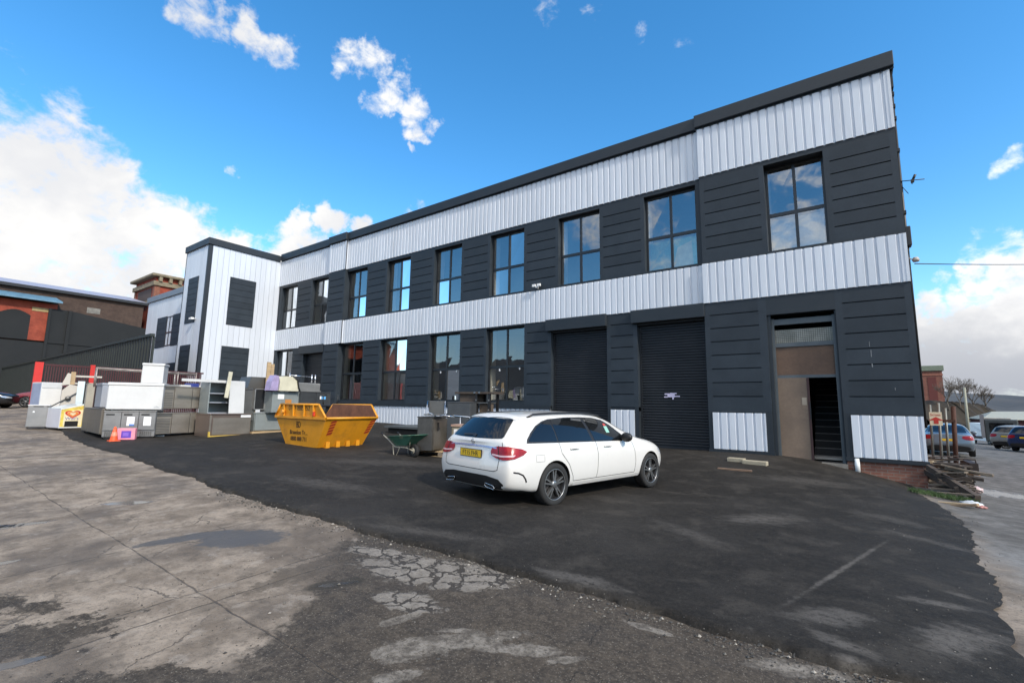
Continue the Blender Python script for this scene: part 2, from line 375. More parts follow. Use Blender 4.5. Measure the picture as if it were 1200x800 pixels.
    g.link(surf, b.inputs['Base Color']); b.inputs['Specular IOR Level'].default_value = .3
    damp = g.ss(n1, .42, .62)
    r = g.math('SUBTRACT', .92, g.math('MULTIPLY', g.math('MULTIPLY', damp, g.math('SUBTRACT', 1, rd)), .28)); r = g.math('MULTIPLY', r, g.math('SUBTRACT', 1, g.math('MULTIPLY', pud, .9)))
    g.link(r, b.inputs['Roughness'])
    h = g.math('ADD', g.math('MULTIPLY', fine, .35), g.math('ADD', g.math('MULTIPLY', n3, .7), g.math('MULTIPLY', speck, .3)))
    h = g.math('SUBTRACT', h, g.math('MULTIPLY', mx(j, hair), 1.2)); h = g.math('ADD', h, g.math('MULTIPLY', g.math('MULTIPLY', cz, cm), .8))
    h = g.math('MULTIPLY', h, g.math('SUBTRACT', 1, pud))
    g.link(g.bump(h, .55, .02), b.inputs['Normal'])
    return m
go = gm.build('ground', ground_mat(), recalc=False); tag(go, 'worn concrete and patched asphalt yard in front of the tarmac', 'ground', kind='structure')

# ------------------------------------------------------------------ fresh tarmac apron, a few cm proud of the yard
EP = [G(u, v, .04) for u, v in ((80,511.7),(113,524),(143,530),(183,546.5),(223,556.7),(266.7,575),(313,588),(363,601.7),(413,616.7),(473,633),(540,650),(600,668),(673,687),(740,707),(807,727),(850,738.5),(920,756),(990,777),(1060,794.5))]
EX = [p[0] for p in EP]; EY = [p[1] for p in EP]; o_ = np.argsort(EX); EX = list(np.array(EX)[o_]); EY = list(np.array(EY)[o_])
def y_low(x): return float(np.interp(x, [-26]+EX+[1.4], [EY[0]+.9]+EY+[EY[-1]+.5]))
RP_ = [G(u, v, .04) for u, v in ((1071,572),(1109,597),(1134,612.5),(1149,640.6),(1165,675),(1184,706),(1196,737.5))]
RY = [p[1] for p in RP_][::-1]; RX_ = [p[0] for p in RP_][::-1]
def x_hi(y): return float(np.interp(y, [RY[0]-2]+RY+[RY[-1]+2], [RX_[0]-.15]+RX_+[RX_[-1]]))
print('EDGE', [(round(x,2), round(y,2)) for x, y in zip(EX, EY)], [(round(x,2), round(y,2)) for x, y in zip(RX_, RY)])
us = np.unique(np.r_[np.linspace(0, .6, 90), np.linspace(.6, .985, 240), [.991, .996, 1]]); vs_ = np.unique(np.r_[[0,.0022,.0045,.008,.013], np.linspace(.02, 1, 150)])
am = MB(); grid = []
for iu, u in enumerate(us):
    for iv, v in enumerate(vs_):
        y0 = 3.45+(15.3-3.45)*v; xr = x_hi(y0)
        if iu == len(us)-1: xr += random.uniform(-.025, .03)+.03*math.sin(y0*2.3)+.02*math.sin(y0*7)
        x = -26+(xr+26)*u; yl = y_low(x)+.022*math.sin(x*3.1)+.018*math.sin(x*9.7+1)
        if iv == 0: yl += random.uniform(-.03, .02)
        y = yl+(15.3-yl)*v; dd_ = (y-yl); er = (1-u)*(xr+26)/max(1e-6, 1)
        h_ = .008+.050*min(1, (dd_/.07))**.6*min(1, max(0, (1-u)*27/.9))**.8 if iv > 0 else -.03
        z = float('nan'); grid.append([x, y, h_+(.006*math.sin(x*1.7)*math.sin(y*1.3) if dd_ > .1 else 0)+(random.uniform(-.008,.008) if dd_ < .08 else 0)]); continue
nv = len(vs_); grid = np.array(grid); grid[:,2] += gz_arr(grid[:,0], grid[:,1]); am.v = [tuple(p) for p in grid]
am.f = [[i*nv+j, (i+1)*nv+j, (i+1)*nv+j+1, i*nv+j+1] for i in range(len(us)-1) for j in range(nv-1)]
am.mi = [0]*len(am.f); am.sm = [True]*len(am.f)
def tarmac_mat():
    m = bpy.data.materials.new('dark_tarmac'); t = nt(m); g = NG(t)
    out = g.n('ShaderNodeOutputMaterial'); b = g.n('ShaderNodeBsdfPrincipled'); g.link(b.outputs[0], out.inputs[0])
    tc = g.n('ShaderNodeTexCoord').outputs['Object']
    sp = g.n('ShaderNodeSeparateXYZ'); g.link(tc, sp.inputs[0])
    n1 = g.noise(tc, .45, 7, .60, .3); n2 = g.noise(tc, 1.9, 8, .66, .3); n3 = g.noise(tc, 13, 6, .7); n4 = g.noise(g.mapv(tc, (1,2.2,1), rot=(0,0,.5)), 4.5, 6, .65); fine = g.noise(tc, 150, 2, .7)
    vor = g.n('ShaderNodeTexVoronoi'); g.link(tc, vor.inputs['Vector']); vor.inputs['Scale'].default_value = 17
    speck = g.math('MULTIPLY', g.ss(vor.outputs['Distance'], .085, .05), g.ss(n3, .46, .6))
    agg = g.n('ShaderNodeTexVoronoi'); g.link(tc, agg.inputs['Vector']); agg.inputs['Scale'].default_value = 120
    rag = g.math('ADD', g.math('MULTIPLY', g.math('SUBTRACT', n3, .5), 2.2), g.math('ADD', g.math('MULTIPLY', g.math('SUBTRACT', n4, .5), 3.0), g.math('MULTIPLY', g.math('SUBTRACT', n2, .5), 2.0)))
    def scuff(pa, pb, wdt, st):
        A_, B_ = G(*pa, .05), G(*pb, .05); dx, dy = B_[0]-A_[0], B_[1]-A_[1]; r_ = math.atan2(dy, dx); c_, s_ = math.cos(r_), math.sin(r_)
        X_ = g.math('SUBTRACT', sp.outputs[0], (A_[0]+B_[0])/2); Y_ = g.math('SUBTRACT', sp.outputs[1], (A_[1]+B_[1])/2)
        p_ = g.math('DIVIDE', g.math('ADD', g.math('MULTIPLY', X_, c_), g.math('MULTIPLY', Y_, s_)), math.hypot(dx, dy)/2); q_ = g.math('DIVIDE', g.math('SUBTRACT', g.math('MULTIPLY', Y_, c_), g.math('MULTIPLY', X_, s_)), wdt)
        return g.math('MULTIPLY', g.ss(g.math('ADD', g.math('SQRT', g.math('ADD', g.math('MULTIPLY', p_, p_), g.math('MULTIPLY', q_, q_))), rag), 1.7, .2), g.math('MULTIPLY', g.ss(n3, .28, .52), min(1, st*1.5)))
    pale = None
    for pa, pb, w_, st in (((930,725),(1010,722),.12,.55),((1085,760),(1150,735),.14,.8),((1060,700),(1150,712),.06,.6),((1105,690),(1150,700),.05,.5),((960,745),(1030,770),.07,.6),((640,668),(720,690),.10,.55),((690,700),(760,712),.06,.4),((860,610),(930,607),.25,.5),((1030,640),(940,697),.025,.7),((1040,622),(1130,640),.12,.35),((780,615),(850,640),.15,.3),((1000,600),(1080,615),.18,.3),((330,560),(430,575),.25,.3),((430,615),(560,632),.12,.3),((900,560),(1000,570),.3,.3),((520,545),(380,540),.3,.25),((980,770),(1010,775),.05,.7)):
        q = scuff(pa, pb, w_, st); pale = q if pale is None else g.math('MAXIMUM', pale, q)
    c = g.mix(g.ss(n3, .3, .72), (.0112,.0100,.0087), (.0250,.0215,.0176))
    c = g.mix(g.math('MULTIPLY', g.ss(n1, .44, .66), .5), c, (.038,.034,.030))
    c = g.mix(g.math('MULTIPLY', g.ss(n2, .48, .68), .5), c, (.062,.055,.047))
    c = g.mix(g.math('MULTIPLY', pale, .9), c, (.115,.104,.092))
    gr = g.noise(tc, 42, 4, .8); c = g.mix(g.math('MULTIPLY', g.ss(gr, .53, .68), .5), c, (.060,.053,.046)); c = g.mix(g.math('MULTIPLY', g.ss(gr, .47, .36), .6), c, (.007,.0065,.006))
    c = g.mix(g.math('MULTIPLY', g.ss(agg.outputs['Distance'], .30, .12), .22), c, (.10,.09,.08))
    c = g.mix(g.math('MULTIPLY', speck, .75), c, (.30,.275,.24))
    g.link(c, b.inputs['Base Color']); g.link(g.math('ADD', .62, g.math('MULTIPLY', n2, .35)), b.inputs['Roughness']); b.inputs['Specular IOR Level'].default_value = .2
    h = g.math('ADD', g.math('MULTIPLY', fine, .6), g.math('MULTIPLY', n3, .6)); g.link(g.bump(h, .5, .012), b.inputs['Normal'])
    return m
ao = am.build('tarmac_apron', tarmac_mat(), recalc=False); tag(ao, 'dark fresh tarmac forecourt between yard and warehouse', 'tarmac', kind='structure')
def ga(x, y): return gz(x, y)+(.05 if on_apron(x, y) else 0)

# loose stones along the tarmac edge and over the near yard
def stone(mb, x, y, z, r, mi):
    vs = []; 
    for (a, b2, c) in ((1,0,0),(-1,0,0),(0,1,0),(0,-1,0),(0,0,1),(0,0,-1)):
        k = r*random.uniform(.65, 1.25); vs.append((a*k, b2*k, c*k*.7))
    a = random.uniform(0, 6.28); ca, sa = math.cos(a), math.sin(a)
    vs = [(x+p*ca-q*sa, y+p*sa+q*ca, z+r*.3+s) for p, q, s in vs]
    mb.add(vs, [(0,2,4),(2,1,4),(1,3,4),(3,0,4),(2,0,5),(1,2,5),(3,1,5),(0,3,5)], mi)
sm = MB()
for k in range(6350):
    if k < 2600:
        x = .9-9*random.random()**1.6; y = y_low(x)-abs(random.gauss(.05, .13))+.03
        y -= .02; r = random.choice([.003,.004,.004,.006,.008,.013])*random.uniform(.7, 1.4)
    elif k < 2750:
        y = random.uniform(4.2, 14); x = x_hi(y)+random.gauss(.0, .08); r = random.uniform(.003, .010)
    elif k < 4550:
        x = random.uniform(-4.9, .3); y = random.uniform(.5, 3.5); r = random.uniform(.0025, .007)
        if random.random() < .015: r *= 2.5
    else:
        x = random.uniform(-9, .8); y = 3.6+7*random.random()**1.5; r = random.uniform(.003, .008)
    sm2 = ga(x, y) if k >= 4550 else gz(x, y)+(.0 if y < y_low(x)+.02 else .03)
    stone(sm, x, y, sm2, r, random.choice([0,0,1,1,1,1,0,1,0,1,1,2]))
so = sm.build('loose_gravel', [P('stone_grey', (.13,.118,.10), .9, 0, .2), P('stone_dark', (.05,.047,.043), .9, 0, .2), P('stone_pale', (.32,.29,.25), .9, 0, .15)], recalc=False)
tag(so, 'loose grey gravel scattered along the tarmac edge and yard', 'gravel', kind='stuff')

# ------------------------------------------------------------------ sky and sun
SUN_EL, SUN_AZ = R_(36), R_(14)          # azimuth: in front of the facade plane
sdir = Vector((math.cos(SUN_AZ)*math.cos(SUN_EL), -math.sin(SUN_AZ)*math.cos(SUN_EL), math.sin(SUN_EL)))
sl = bpy.data.lights.new('sun', 'SUN'); sl.energy = 3.3; sl.angle = R_(4); sl.color = (1, .92, .80)
sob = bpy.data.objects.new('sun', sl); COL.objects.link(sob); sob.rotation_euler = sdir.to_track_quat('Z', 'Y').to_euler(); sob.location = sdir*60
W = bpy.data.worlds.new('World'); SC.world = W; W.use_nodes = True; t = W.node_tree; t.nodes.clear(); g = NG(t)
wo = g.n('ShaderNodeOutputWorld'); bg = g.n('ShaderNodeBackground'); g.link(bg.outputs[0], wo.inputs[0])
sky = g.n('ShaderNodeTexSky', sky_type='NISHITA'); sky.sun_disc = False; sky.sun_elevation = SUN_EL; sky.sun_rotation = math.atan2(sdir.x, sdir.y)
sky.air_density = 1.0; sky.dust_density = .25; sky.ozone_density = 2.2; sky.altitude = 100
bg.inputs['Strength'].default_value = .15
d = g.n('ShaderNodeTexCoord').outputs['Generated']
nm = g.n('ShaderNodeVectorMath', operation='NORMALIZE'); g.link(d, nm.inputs[0]); d = nm.outputs[0]
sp = g.n('ShaderNodeSeparateXYZ'); g.link(d, sp.inputs[0])
def pixdir(u, v): r = ray(u, v); return r/np.linalg.norm(r)
wc = g.n('ShaderNodeTexNoise'); g.link(d, wc.inputs['Vector']); wc.inputs['Scale'].default_value = 11; wc.inputs['Detail'].default_value = 5; wc.inputs['Roughness'].default_value = .6
wv = g.n('ShaderNodeVectorMath', operation='SUBTRACT'); g.link(wc.outputs['Color'], wv.inputs[0]); wv.inputs[1].default_value = (.5,.5,.5)
wsv = g.n('ShaderNodeVectorMath', operation='SCALE'); g.link(wv.outputs[0], wsv.inputs[0]); wsv.inputs['Scale'].default_value = .12
wad = g.n('ShaderNodeVectorMath', operation='ADD'); g.link(d, wad.inputs[0]); g.link(wsv.outputs[0], wad.inputs[1]); dw = wad.outputs[0]
def lobe(c, rad, soft=.5, s=1.):
    dn = g.n('ShaderNodeVectorMath', operation='DISTANCE'); g.link(dw, dn.inputs[0]); dn.inputs[1].default_value = tuple(c)
    return g.math('MULTIPLY', g.ss(dn.outputs['Value'], rad*(1+soft), rad*(1-soft)), s)
lobes = []
for u, v, r, s in ((-120,230,.20,1),(20,215,.135,1),(100,245,.105,1),(165,275,.09,1),(60,275,.12,1),(-60,290,.2,1),(225,290,.065,1),(280,292,.05,1),(320,305,.06,.95),(170,318,.08,1),(60,330,.07,.9),(-200,330,.3,1),
    (360,262,.03,.95),(395,262,.035,1),(430,262,.03,.9),(350,290,.06,.9),(480,262,.03,.62),(490,238,.03,.6),
    (225,8,.03,.75),(255,20,.025,.8),(290,42,.03,.9),(318,62,.03,.9),(335,72,.02,.75),
    (405,62,.025,.75),(435,72,.03,.85),(470,85,.018,.7),(452,105,.03,.88),(480,120,.035,.95),(505,140,.022,.8),(485,152,.022,.85),(440,125,.02,.75),(484,178,.012,.75),
    (640,14,.025,.62),(690,38,.035,.6),(740,40,.03,.5),(790,62,.03,.42),(860,30,.03,.4),(720,95,.03,.42),(700,60,.03,.45),(275,210,.018,.6),(335,215,.01,.6),
    (1100,328,.022,.75),(1140,324,.025,.85),(1180,320,.03,.9),(1215,316,.04,.9),(1180,193,.015,.6),(1200,188,.02,.7),
    (1060,395,.07,1),(1085,360,.03,.9),(1130,352,.03,.85),(1175,345,.03,.9),(1050,440,.1,1),(1150,460,.09,1),(1220,460,.1,1),(1110,385,.045,1),(1150,372,.045,1),(1195,370,.06,1),(1120,430,.08,1),(1190,425,.09,1),(1250,400,.15,1),(1000,420,.1,1)):
    if v < 200 and 200 < u and r < .04: r, s = r*1.3, s*.86
    if u > 600 and v < 110: s *= .78
    lobes.append(lobe(pixdir(u, v), r, .75, s))
for c, r, s in (((.55,-.6,.6),.6,.97),((-.15,-.35,.92),.42,.9),((.65,-.75,.2),.5,.97),((-.55,-.35,.80),.42,.95),((.05,-.70,.75),.48,.97),((-.35,-.85,.40),.16,.70),((-.1,-.95,.3),.14,.70),((.9,.35,.3),.3,.75),((-.2,-.95,.06),.2,.7),((.5,-.1,.85),.3,.8)):  # unseen clouds behind the camera, added to brighten facade and car and tint panes
    c = np.array(c); lobes.append(lobe(c/np.linalg.norm(c), r, .8, s))
mk = lobes[0]
for q in lobes[1:]: mk = g.math('MAXIMUM', mk, q)
n1 = g.math('ADD', g.math('MULTIPLY', g.noise(g.mapv(d, (1,1,1.35)), 8, 9, .60, .25), .5), g.math('MULTIPLY', g.noise(g.mapv(d, (1,1,1.4)), 26, 7, .62, .3), .5)); n2 = g.noise(g.mapv(d, (1,1,1.5)), 3.2, 8, .55, .1)
dens = g.math('ADD', mk, g.math('MULTIPLY', g.math('SUBTRACT', n1, .5), 1.9))
cov = g.ss(dens, .46, .92)
# thin veil near the horizon
veil = g.math('MULTIPLY', g.ss(sp.outputs[2], .22, .0), .55)
shade = g.ss(g.math('ADD', g.math('MULTIPLY', n2, .75), g.math('MULTIPLY', n1, .35)), .42, .70)
lowgrey = g.ss(sp.outputs[2], .26, .02)
ccol = g.mix(shade, (5.0,5.05,5.2), (6.5,6.4,6.2))
dt = g.n('ShaderNodeVectorMath', operation='DOT_PRODUCT'); g.link(d, dt.inputs[0]); dt.inputs[1].default_value = tuple(sdir)
gain = g.math('ADD', 1., g.math('MULTIPLY', g.ss(dt.outputs['Value'], -.15, .8), 1.1))  # brighter towards the sun, so the added unseen clouds give more fill
gv = g.n('ShaderNodeVectorMath', operation='SCALE'); g.link(ccol, gv.inputs[0]); g.link(gain, gv.inputs['Scale']); ccol = gv.outputs[0]
# cloud bases turn grey over the moor to the right, where the low bank is thick
ccol = g.mix(g.math('MULTIPLY', g.math('MULTIPLY', lowgrey, g.ss(n2, .62, .46)), g.ss(sp.outputs[1], .80, .95)), ccol, (2.9,3.05,3.4))
base = g.n('ShaderNodeHueSaturation'); base.inputs['Saturation'].default_value = 1.32; base.inputs['Value'].default_value = 1.66; base.inputs['Hue'].default_value = .495; g.link(sky.outputs[0], base.inputs['Color'])
c = g.mix(veil, base.outputs[0], (5.0,6.0,7.0)); c = g.mix(cov, c, ccol)
below = g.ss(sp.outputs[2], .0, -.05); c = g.mix(below, c, (1.2,1.15,1.1))
g.link(c, bg.inputs['Color'])
vs = SC.view_settings; vs.view_transform = 'Standard'; vs.look = 'None'; vs.gamma = 1; vs.exposure = .2; vs.use_curve_mapping = False
SC.display_settings.display_device = 'sRGB'
SC.cycles.max_bounces = 8; SC.cycles.transparent_max_bounces = 12; SC.cycles.caustics_reflective = False; SC.cycles.caustics_refractive = False
SC.cycles.use_denoising = True; SC.cycles.denoising_input_passes = 'RGB_ALBEDO_NORMAL'; SC.cycles.denoising_prefilter = 'ACCURATE'
# ------------------------------------------------------------------ warehouse
FM, FR = 15.0, 14.88                  # main and projecting facade planes
XL, XS, XE = -29.17, -3.50, 1.355      # left end (tower), step, right end
ZT, ZM, ZB1, ZB2T, ZB2B, ZPT, ZPB = 10.93, 10.52, 8.86, 6.01, 4.77, 1.47, .43
wh = thing('warehouse', 'long two-storey warehouse clad in anthracite boards and ribbed white steel', 'warehouse', (-14, 15, .4))
def bw(mb, name, mats, par=wh): return mb.build(name, mats, par, world=True)
def ribs(mb, x0, x1, y, z0, z1, pitch=.225, depth=.036, back=.06):
    """box-profile sheet, crests towards the viewer (-Y)"""
    x = x0; k = 0                      # one island per sheet, so each sheet takes its own slight tone
    while x < x1-1e-4:
        prof = []; xe = min(x1, x+4*pitch); q = x; dy0 = (k % 2)*.0015
        while q < xe-1e-4:
            for dx, dy in ((0,0),(.150,0),(.172,depth),(.203,depth)):
                if q+dx <= xe: prof.append((q+dx, y+dy+dy0))
            q += pitch
        prof.append((xe, y+dy0)); n = len(prof); vs = [(a, b, z0) for a, b in prof]+[(a, b, z1) for a, b in prof]
        mb.add(vs, [(i, i+1, n+i+1, n+i) for i in range(n-1)]); x = xe; k += 1
    mb.add([(x0,y,z0),(x0,y+back,z0),(x0,y+back,z1),(x0,y,z1)], [(0,1,2,3)]); mb.add([(x1,y,z0),(x1,y+back,z0),(x1,y+back,z1),(x1,y,z1)], [(0,1,2,3)])
    return mb
def flash(mb, x0, x1, y, z0, z1): return mb.box(x0, x1, y-.004, y+.06, z0, z1)
def boards(x0, x1, y, z0, z1, nb, depth=.30, bl=.13, br=.13):
    """dark board panel: border strips flush with boards, only the grooves between boards cut in"""
    mb = MB(); mb.box(x0, x1, y+.05, y+depth, z0, z1)
    mb.box(x0, x0+bl, y, y+.051, z0, z1); mb.box(x1-br, x1, y, y+.051, z0, z1)
    hh = (z1-z0)/nb
    for k in range(nb):
        mb.box(x0+bl-.001, x1-br+.001, y+.001, y+.051, z0+k*hh+(0 if k == 0 else .030), z0+(k+1)*hh)
    return mb
# bands of white sheet
bands = [(-29.17,-23.62,FM),(-23.62,-22.08,FR),(-22.08,XS,FM),(XS,XE,FR)]
for x0, x1, y in bands:
    for z0, z1 in ((ZB1, ZM+.03), (ZB2B, ZB2T)):
        mb = MB(); ribs(mb, x0+(.0), x1, y-.03, z0, z1)
        if y == FR:
            flash(mb, x0-.005, x0+.11, y-.034, z0, z1); flash(mb, x1-.11 if x1 < 0 else x1-.06, x1+.006, y-.034, z0, z1)
            if x1 < 0: mb.box(x1, x1+.006, y-.03, FM+.02, z0, z1)
        bw(mb, 'cladding_band', WHITE_CLAD)
# solid body behind (roof, end walls, core above and below openings)
core = MB(); core.box(XL+.02, XE-.05, FM+.06, FM+.36, ZB1+.0, ZM); core.box(XL+.02, XE-.05, FM+.06, FM+.36, ZB2B+.01, ZB2T-.01)
bw(core, 'wall', BRICK)
endw = MB(); endw.box(XE-.36, XE-.06, FR+.09, 30, -.6, ZM); endw.box(XL, XE-.36, 29.7, 30, -.6, ZM); endw.box(XL-.02, XL+.28, FM+.37, 29.7, -.3, ZM)
bw(endw, 'end_wall', BRICK)
rf = MB(); rf.box(XL, XE-.1, FM+.3, 30, ZM-.25, ZM-.05); bw(rf, 'roof', P('grey_roof_felt', (.09,.09,.095), .9))
# coping
for x0, x1, y in ((-29.08,-23.68,FM),(-23.68,-22.02,FR),(-22.02,XS-.06,FM),(XS-.06,XE+.10,FR)):
    mb = MB(); mb.box(x0, x1, y-.13, y+.5, ZM, ZT, bev=.012); mb.box(x0, x1, y-.04, y-.028, ZM-.05, ZM)
    bw(mb, 'parapet_coping', DARK_TRIM)
# openings
UP = [(-28.85,-27.04),(-25.45,-23.82),(-22.05,-20.30),(-18.70,-16.99),(-15.37,-13.66),(-12.05,-10.31),(-8.72,-7.01),(-5.36,-3.66),(-1.69,-.22)]
LO = [(-28.95,-27.07),(-22.25,-20.32),(-18.94,-17.0),(-15.47,-13.61),(-12.16,-10.25)]
# dark fascia strips over openings, sills under them
st = MB()
for x0, x1, y in bands:
    st.box(x0, x1, y+.002, y+.30, 8.72, ZB1); st.box(x0, x1, y+.002, y+.30, ZB2T, 6.09)
bw(st, 'dark_fascia', DARK_TRIM)
def pil(x0, x1, y, z0, z1, nb, **k): bw(boards(x0, x1, y, z0, z1, nb, **k), 'board_panel', DARK_CLAD)
pil(-29.17,-28.85,FM,6.09,8.72,1,bl=.1,br=.1)
ux = [(UP[i][1], UP[i+1][0]) for i in range(8)]
for (a, b) in ux:
    if a < -23.7 and b > -22.3:                       # projecting pilaster
        pil(-23.82,-23.62,FM,6.09,8.72,1,bl=.08,br=.08); pil(-23.62,-22.08,FR,6.09,8.72,7,depth=.42)
    elif b > -3: pil(XS,-1.69,FR,6.09,8.72,7,depth=.42); pil(-3.66,XS,FM,6.09,8.72,1,bl=.06,br=.06)
    else: pil(a, b, FM, 6.09, 8.72, 7)
pil(-.22, XE, FR, 6.09, 8.72, 7, depth=.42, bl=.14, br=.14)
# ground floor panels
pil(-29.17,-28.95,FM,1.6,ZB2B,1,bl=.08,br=.08); pil(-27.07,-25.87,FM,1.6,ZB2B,8); pil(-23.94,-23.67,FM,1.6,ZB2B,1,bl=.1,br=.1); pil(-23.67,-22.3,FR,.5,ZB2B,10,depth=.42)
for a, b in ((-20.32,-18.94),(-17.0,-15.47),(-13.61,-12.16),(-10.25,-9.03)): pil(a, b, FM, 1.6, ZB2B, 8)
pil(-6.78,-5.69,FM,1.6,ZB2B,8,bl=.14,br=.14)
pil(XS,-1.83,FR,1.52,ZB2B,8,depth=.42,bl=.15,br=.2); pil(-.21,XE,FR,1.52,ZB2B,8,depth=.42,bl=.16,br=.14)
tr = MB()
for a, b in LO: tr.box(a, b, FM+.002, FM+.3, 4.71, ZB2B+.002); tr.box(a, b, FM+.004, FM+.3, 1.6, 1.73)
for x0, x1 in ((-29.17,-25.87),(-22.3,-9.03)): tr.box(x0, x1, FM-.05, FM+.05, 1.47, 1.60)
tr.box(-1.83,-.21,FR+.002,FR+.3,4.24,ZB2B+.002); tr.box(-3.53,XS,FM,FM+.3,.3,4.4); tr.box(-9.03,-6.78,FM+.05,FM+.3,4.3,ZB2B); tr.box(-5.69,XS-.03,FM+.05,FM+.3,4.3,ZB2B)
tr.box(-25.87,-23.94,FM+.05,FM+.3,4.4,ZB2B)
# frames round the low white panels on either side of the doorway
for x0, x1, a, b in ((XS,-1.83,-3.38,-1.99),(-.21,XE,-.06,XE-.012)):
    tr.box(x0, a, FR+.001, FR+.42, .36, 1.52); 
    if b < 0: tr.box(b, x1, FR+.001, FR+.42, .36, 1.52)
    tr.box(x0-.02, x1+.02, FR-.03, FR+.2, .335, .42); tr.box(x0, x1, FR+.0015, FR+.3, 1.475, 1.521)
tr.box(-6.78,-5.69,FM+.02,FM+.3,1.462,1.598); tr.box(-9.1,-9.03,FM+.001,FM+.3,.3,1.6); tr.box(-6.78,-6.66,FM+.001,FM+.3,.28,1.6); tr.box(-5.83,-5.69,FM+.001,FM+.3,.28,1.6)
bw(tr, 'dark_trim', DARK_TRIM)
for a, b, y, z0, z1 in ((-29.17,-25.87,FM-.02,.55,1.47),(-22.3,-9.03,FM-.02,.5,1.47),(-6.66,-5.83,FM-.02,.42,1.5),(-3.38,-1.99,FR-.02,ZPB,1.475),(-.06,XE-.012,FR-.02,ZPB,1.475)):
    bw(ribs(MB(), a, b, y, z0, z1), 'base_panel', WHITE_CLAD)
bs = MB(); bs.box(-29.17,-9.1,FM+.05,FM+.35,.0,1.46); bs.box(-6.74,-5.73,FM+.05,FM+.35,.0,1.46); bs.box(XS,-1.83,FR+.06,FR+.42,-.2,.36); bs.box(-.21,XE-.05,FR+.05,FR+.42,-.7,.335)
bw(bs, 'brick_plinth', BRICK)
# windows
def window(a, b, z0, z1, y, mid, split=.5, par=wh, fr=.065):
    mb = MB(); 
    mb.box(a, b, y, y+.07, z1-fr, z1); mb.box(a, b, y, y+.07, z0, z0+fr); mb.box(a, a+fr, y, y+.07, z0+fr, z1-fr); mb.box(b-fr, b, y, y+.07, z0+fr, z1-fr)
    c = a+(b-a)*split; mb.box(c-fr*.6, c+fr*.6, y-.004, y+.06, z0+fr, z1-fr); zm = z0+(z1-z0)*mid
    mb.box(a+fr, c-fr*.6, y-.002, y+.06, zm-.05, zm+.05); mb.box(c+fr*.6, b-fr, y-.002, y+.06, zm-.05, zm+.05)
    # opening light: slim inner sash in the upper left quarter
    w = bw(mb, 'window', FRAME, par)
    p = MB(); rj = lambda: random.uniform(-.007, .007)
    for xa, xb in ((a+fr*.5, c), (c, b-fr*.5)):
        for za, zb in ((z0+fr*.5, zm), (zm, z1-fr*.5)):
            p.add([(xa, y+.03+rj(), za), (xb, y+.03+rj(), za), (xb, y+.03+rj(), zb), (xa, y+.03+rj(), zb)], [(0,1,2,3)])
    bw(p, 'pane', PANE if z0 > 4.9 else PANE_G, w); return w
for lst, z0, z1, mid in ((UP, 6.09, 8.72, .44), (LO, 1.73, 4.71, .47)):
    for a, b in lst:
        w = window(a, b, z0, z1, FM+.19, mid); ln = MB()
        ln.box(a-.30, a+.075, FM+.268, FM+.60, z0-.03, z1+.03); ln.box(b-.05, b+.28, FM+.268, FM+.60, z0-.03, z1+.03)
        ln.box(a+.075, b-.05, FM+.272, FM+.60, z0-.06, z0+.03)
        bw(ln, 'window_lining', CREAM, w)
        if lst is LO and a > -16:
            sk = MB()
            for f, zf in ((.30,.43),(.82,.44)): x_ = a+(b-a)*f; z_ = z0+(z1-z0)*zf; sk.box(x_-.03, x_+.03, FM+.200, FM+.207, z_-.045, z_+.045)
            bw(sk, 'handle_sticker', PAPER, w)
        if lst is LO and -23 < a < -15:
            bl = MB()
            if a < -20: bl.box(a+.35, b-.1, FM+.46, FM+.48, z0+.05, z0+1.35)
            elif a < -17: bl.box(a+.1, a+.95, FM+.50, FM+.52, z0+.05, z0+2.6); bl.box(a+1.05, b-.06, FM+.47, FM+.49, z0+.05, z0+1.3)
            else: bl.box(a+1.1, b-.08, FM+.52, FM+.58, z0+.04, z0+.85)
            bw(bl, 'blind', P('grey_blind', (.46,.46,.47), .8, 0, .12, 2) if a < -20 or a > -17 else P('beige_blind', (.50,.43,.38), .8, 0, .2, 2), w)
        if lst is UP and -6 < a < -5 or lst is UP and a > -2:
            ps = MB(); zt_ = z0+(z1-z0)*.40; hi_ = a < -5
            ps.box(a+.09, b-.09, FM+.31, FM+.318, z0+.08, zt_)
            if hi_:
                ps.add([(a+.2,FM+.305,z0+.35),(a+.8,FM+.305,zt_-.05),(a+1.2,FM+.305,zt_-.45),(a+.75,FM+.305,z0+.15)], [(0,1,2,3)], 1); ps.add([(a+.85,FM+.304,z0+.1),(a+1.5,FM+.304,z0+.1),(a+1.45,FM+.304,zt_-.15),(a+1.0,FM+.304,zt_-.3)], [(0,1,2,3)], 2)
            bw(ps, 'window_poster', [P('poster_green', (.26,.46,.30), .6, 0, .4, 3), P('poster_teal', (.20,.46,.36), .6, 0, .3, 3), P('poster_cream', (.62,.58,.34), .6, 0, .25, 3)] if hi_ else [P('poster_pale', (.50,.50,.46), .6, 0, .25, 2)]*3, w)
# rooms behind the glass
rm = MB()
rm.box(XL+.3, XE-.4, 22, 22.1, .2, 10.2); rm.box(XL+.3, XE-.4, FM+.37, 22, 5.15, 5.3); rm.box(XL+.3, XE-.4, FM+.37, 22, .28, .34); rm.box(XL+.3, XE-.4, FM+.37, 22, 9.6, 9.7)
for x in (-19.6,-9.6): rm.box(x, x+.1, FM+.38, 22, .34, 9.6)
bw(rm, 'interior', INT_WALL)
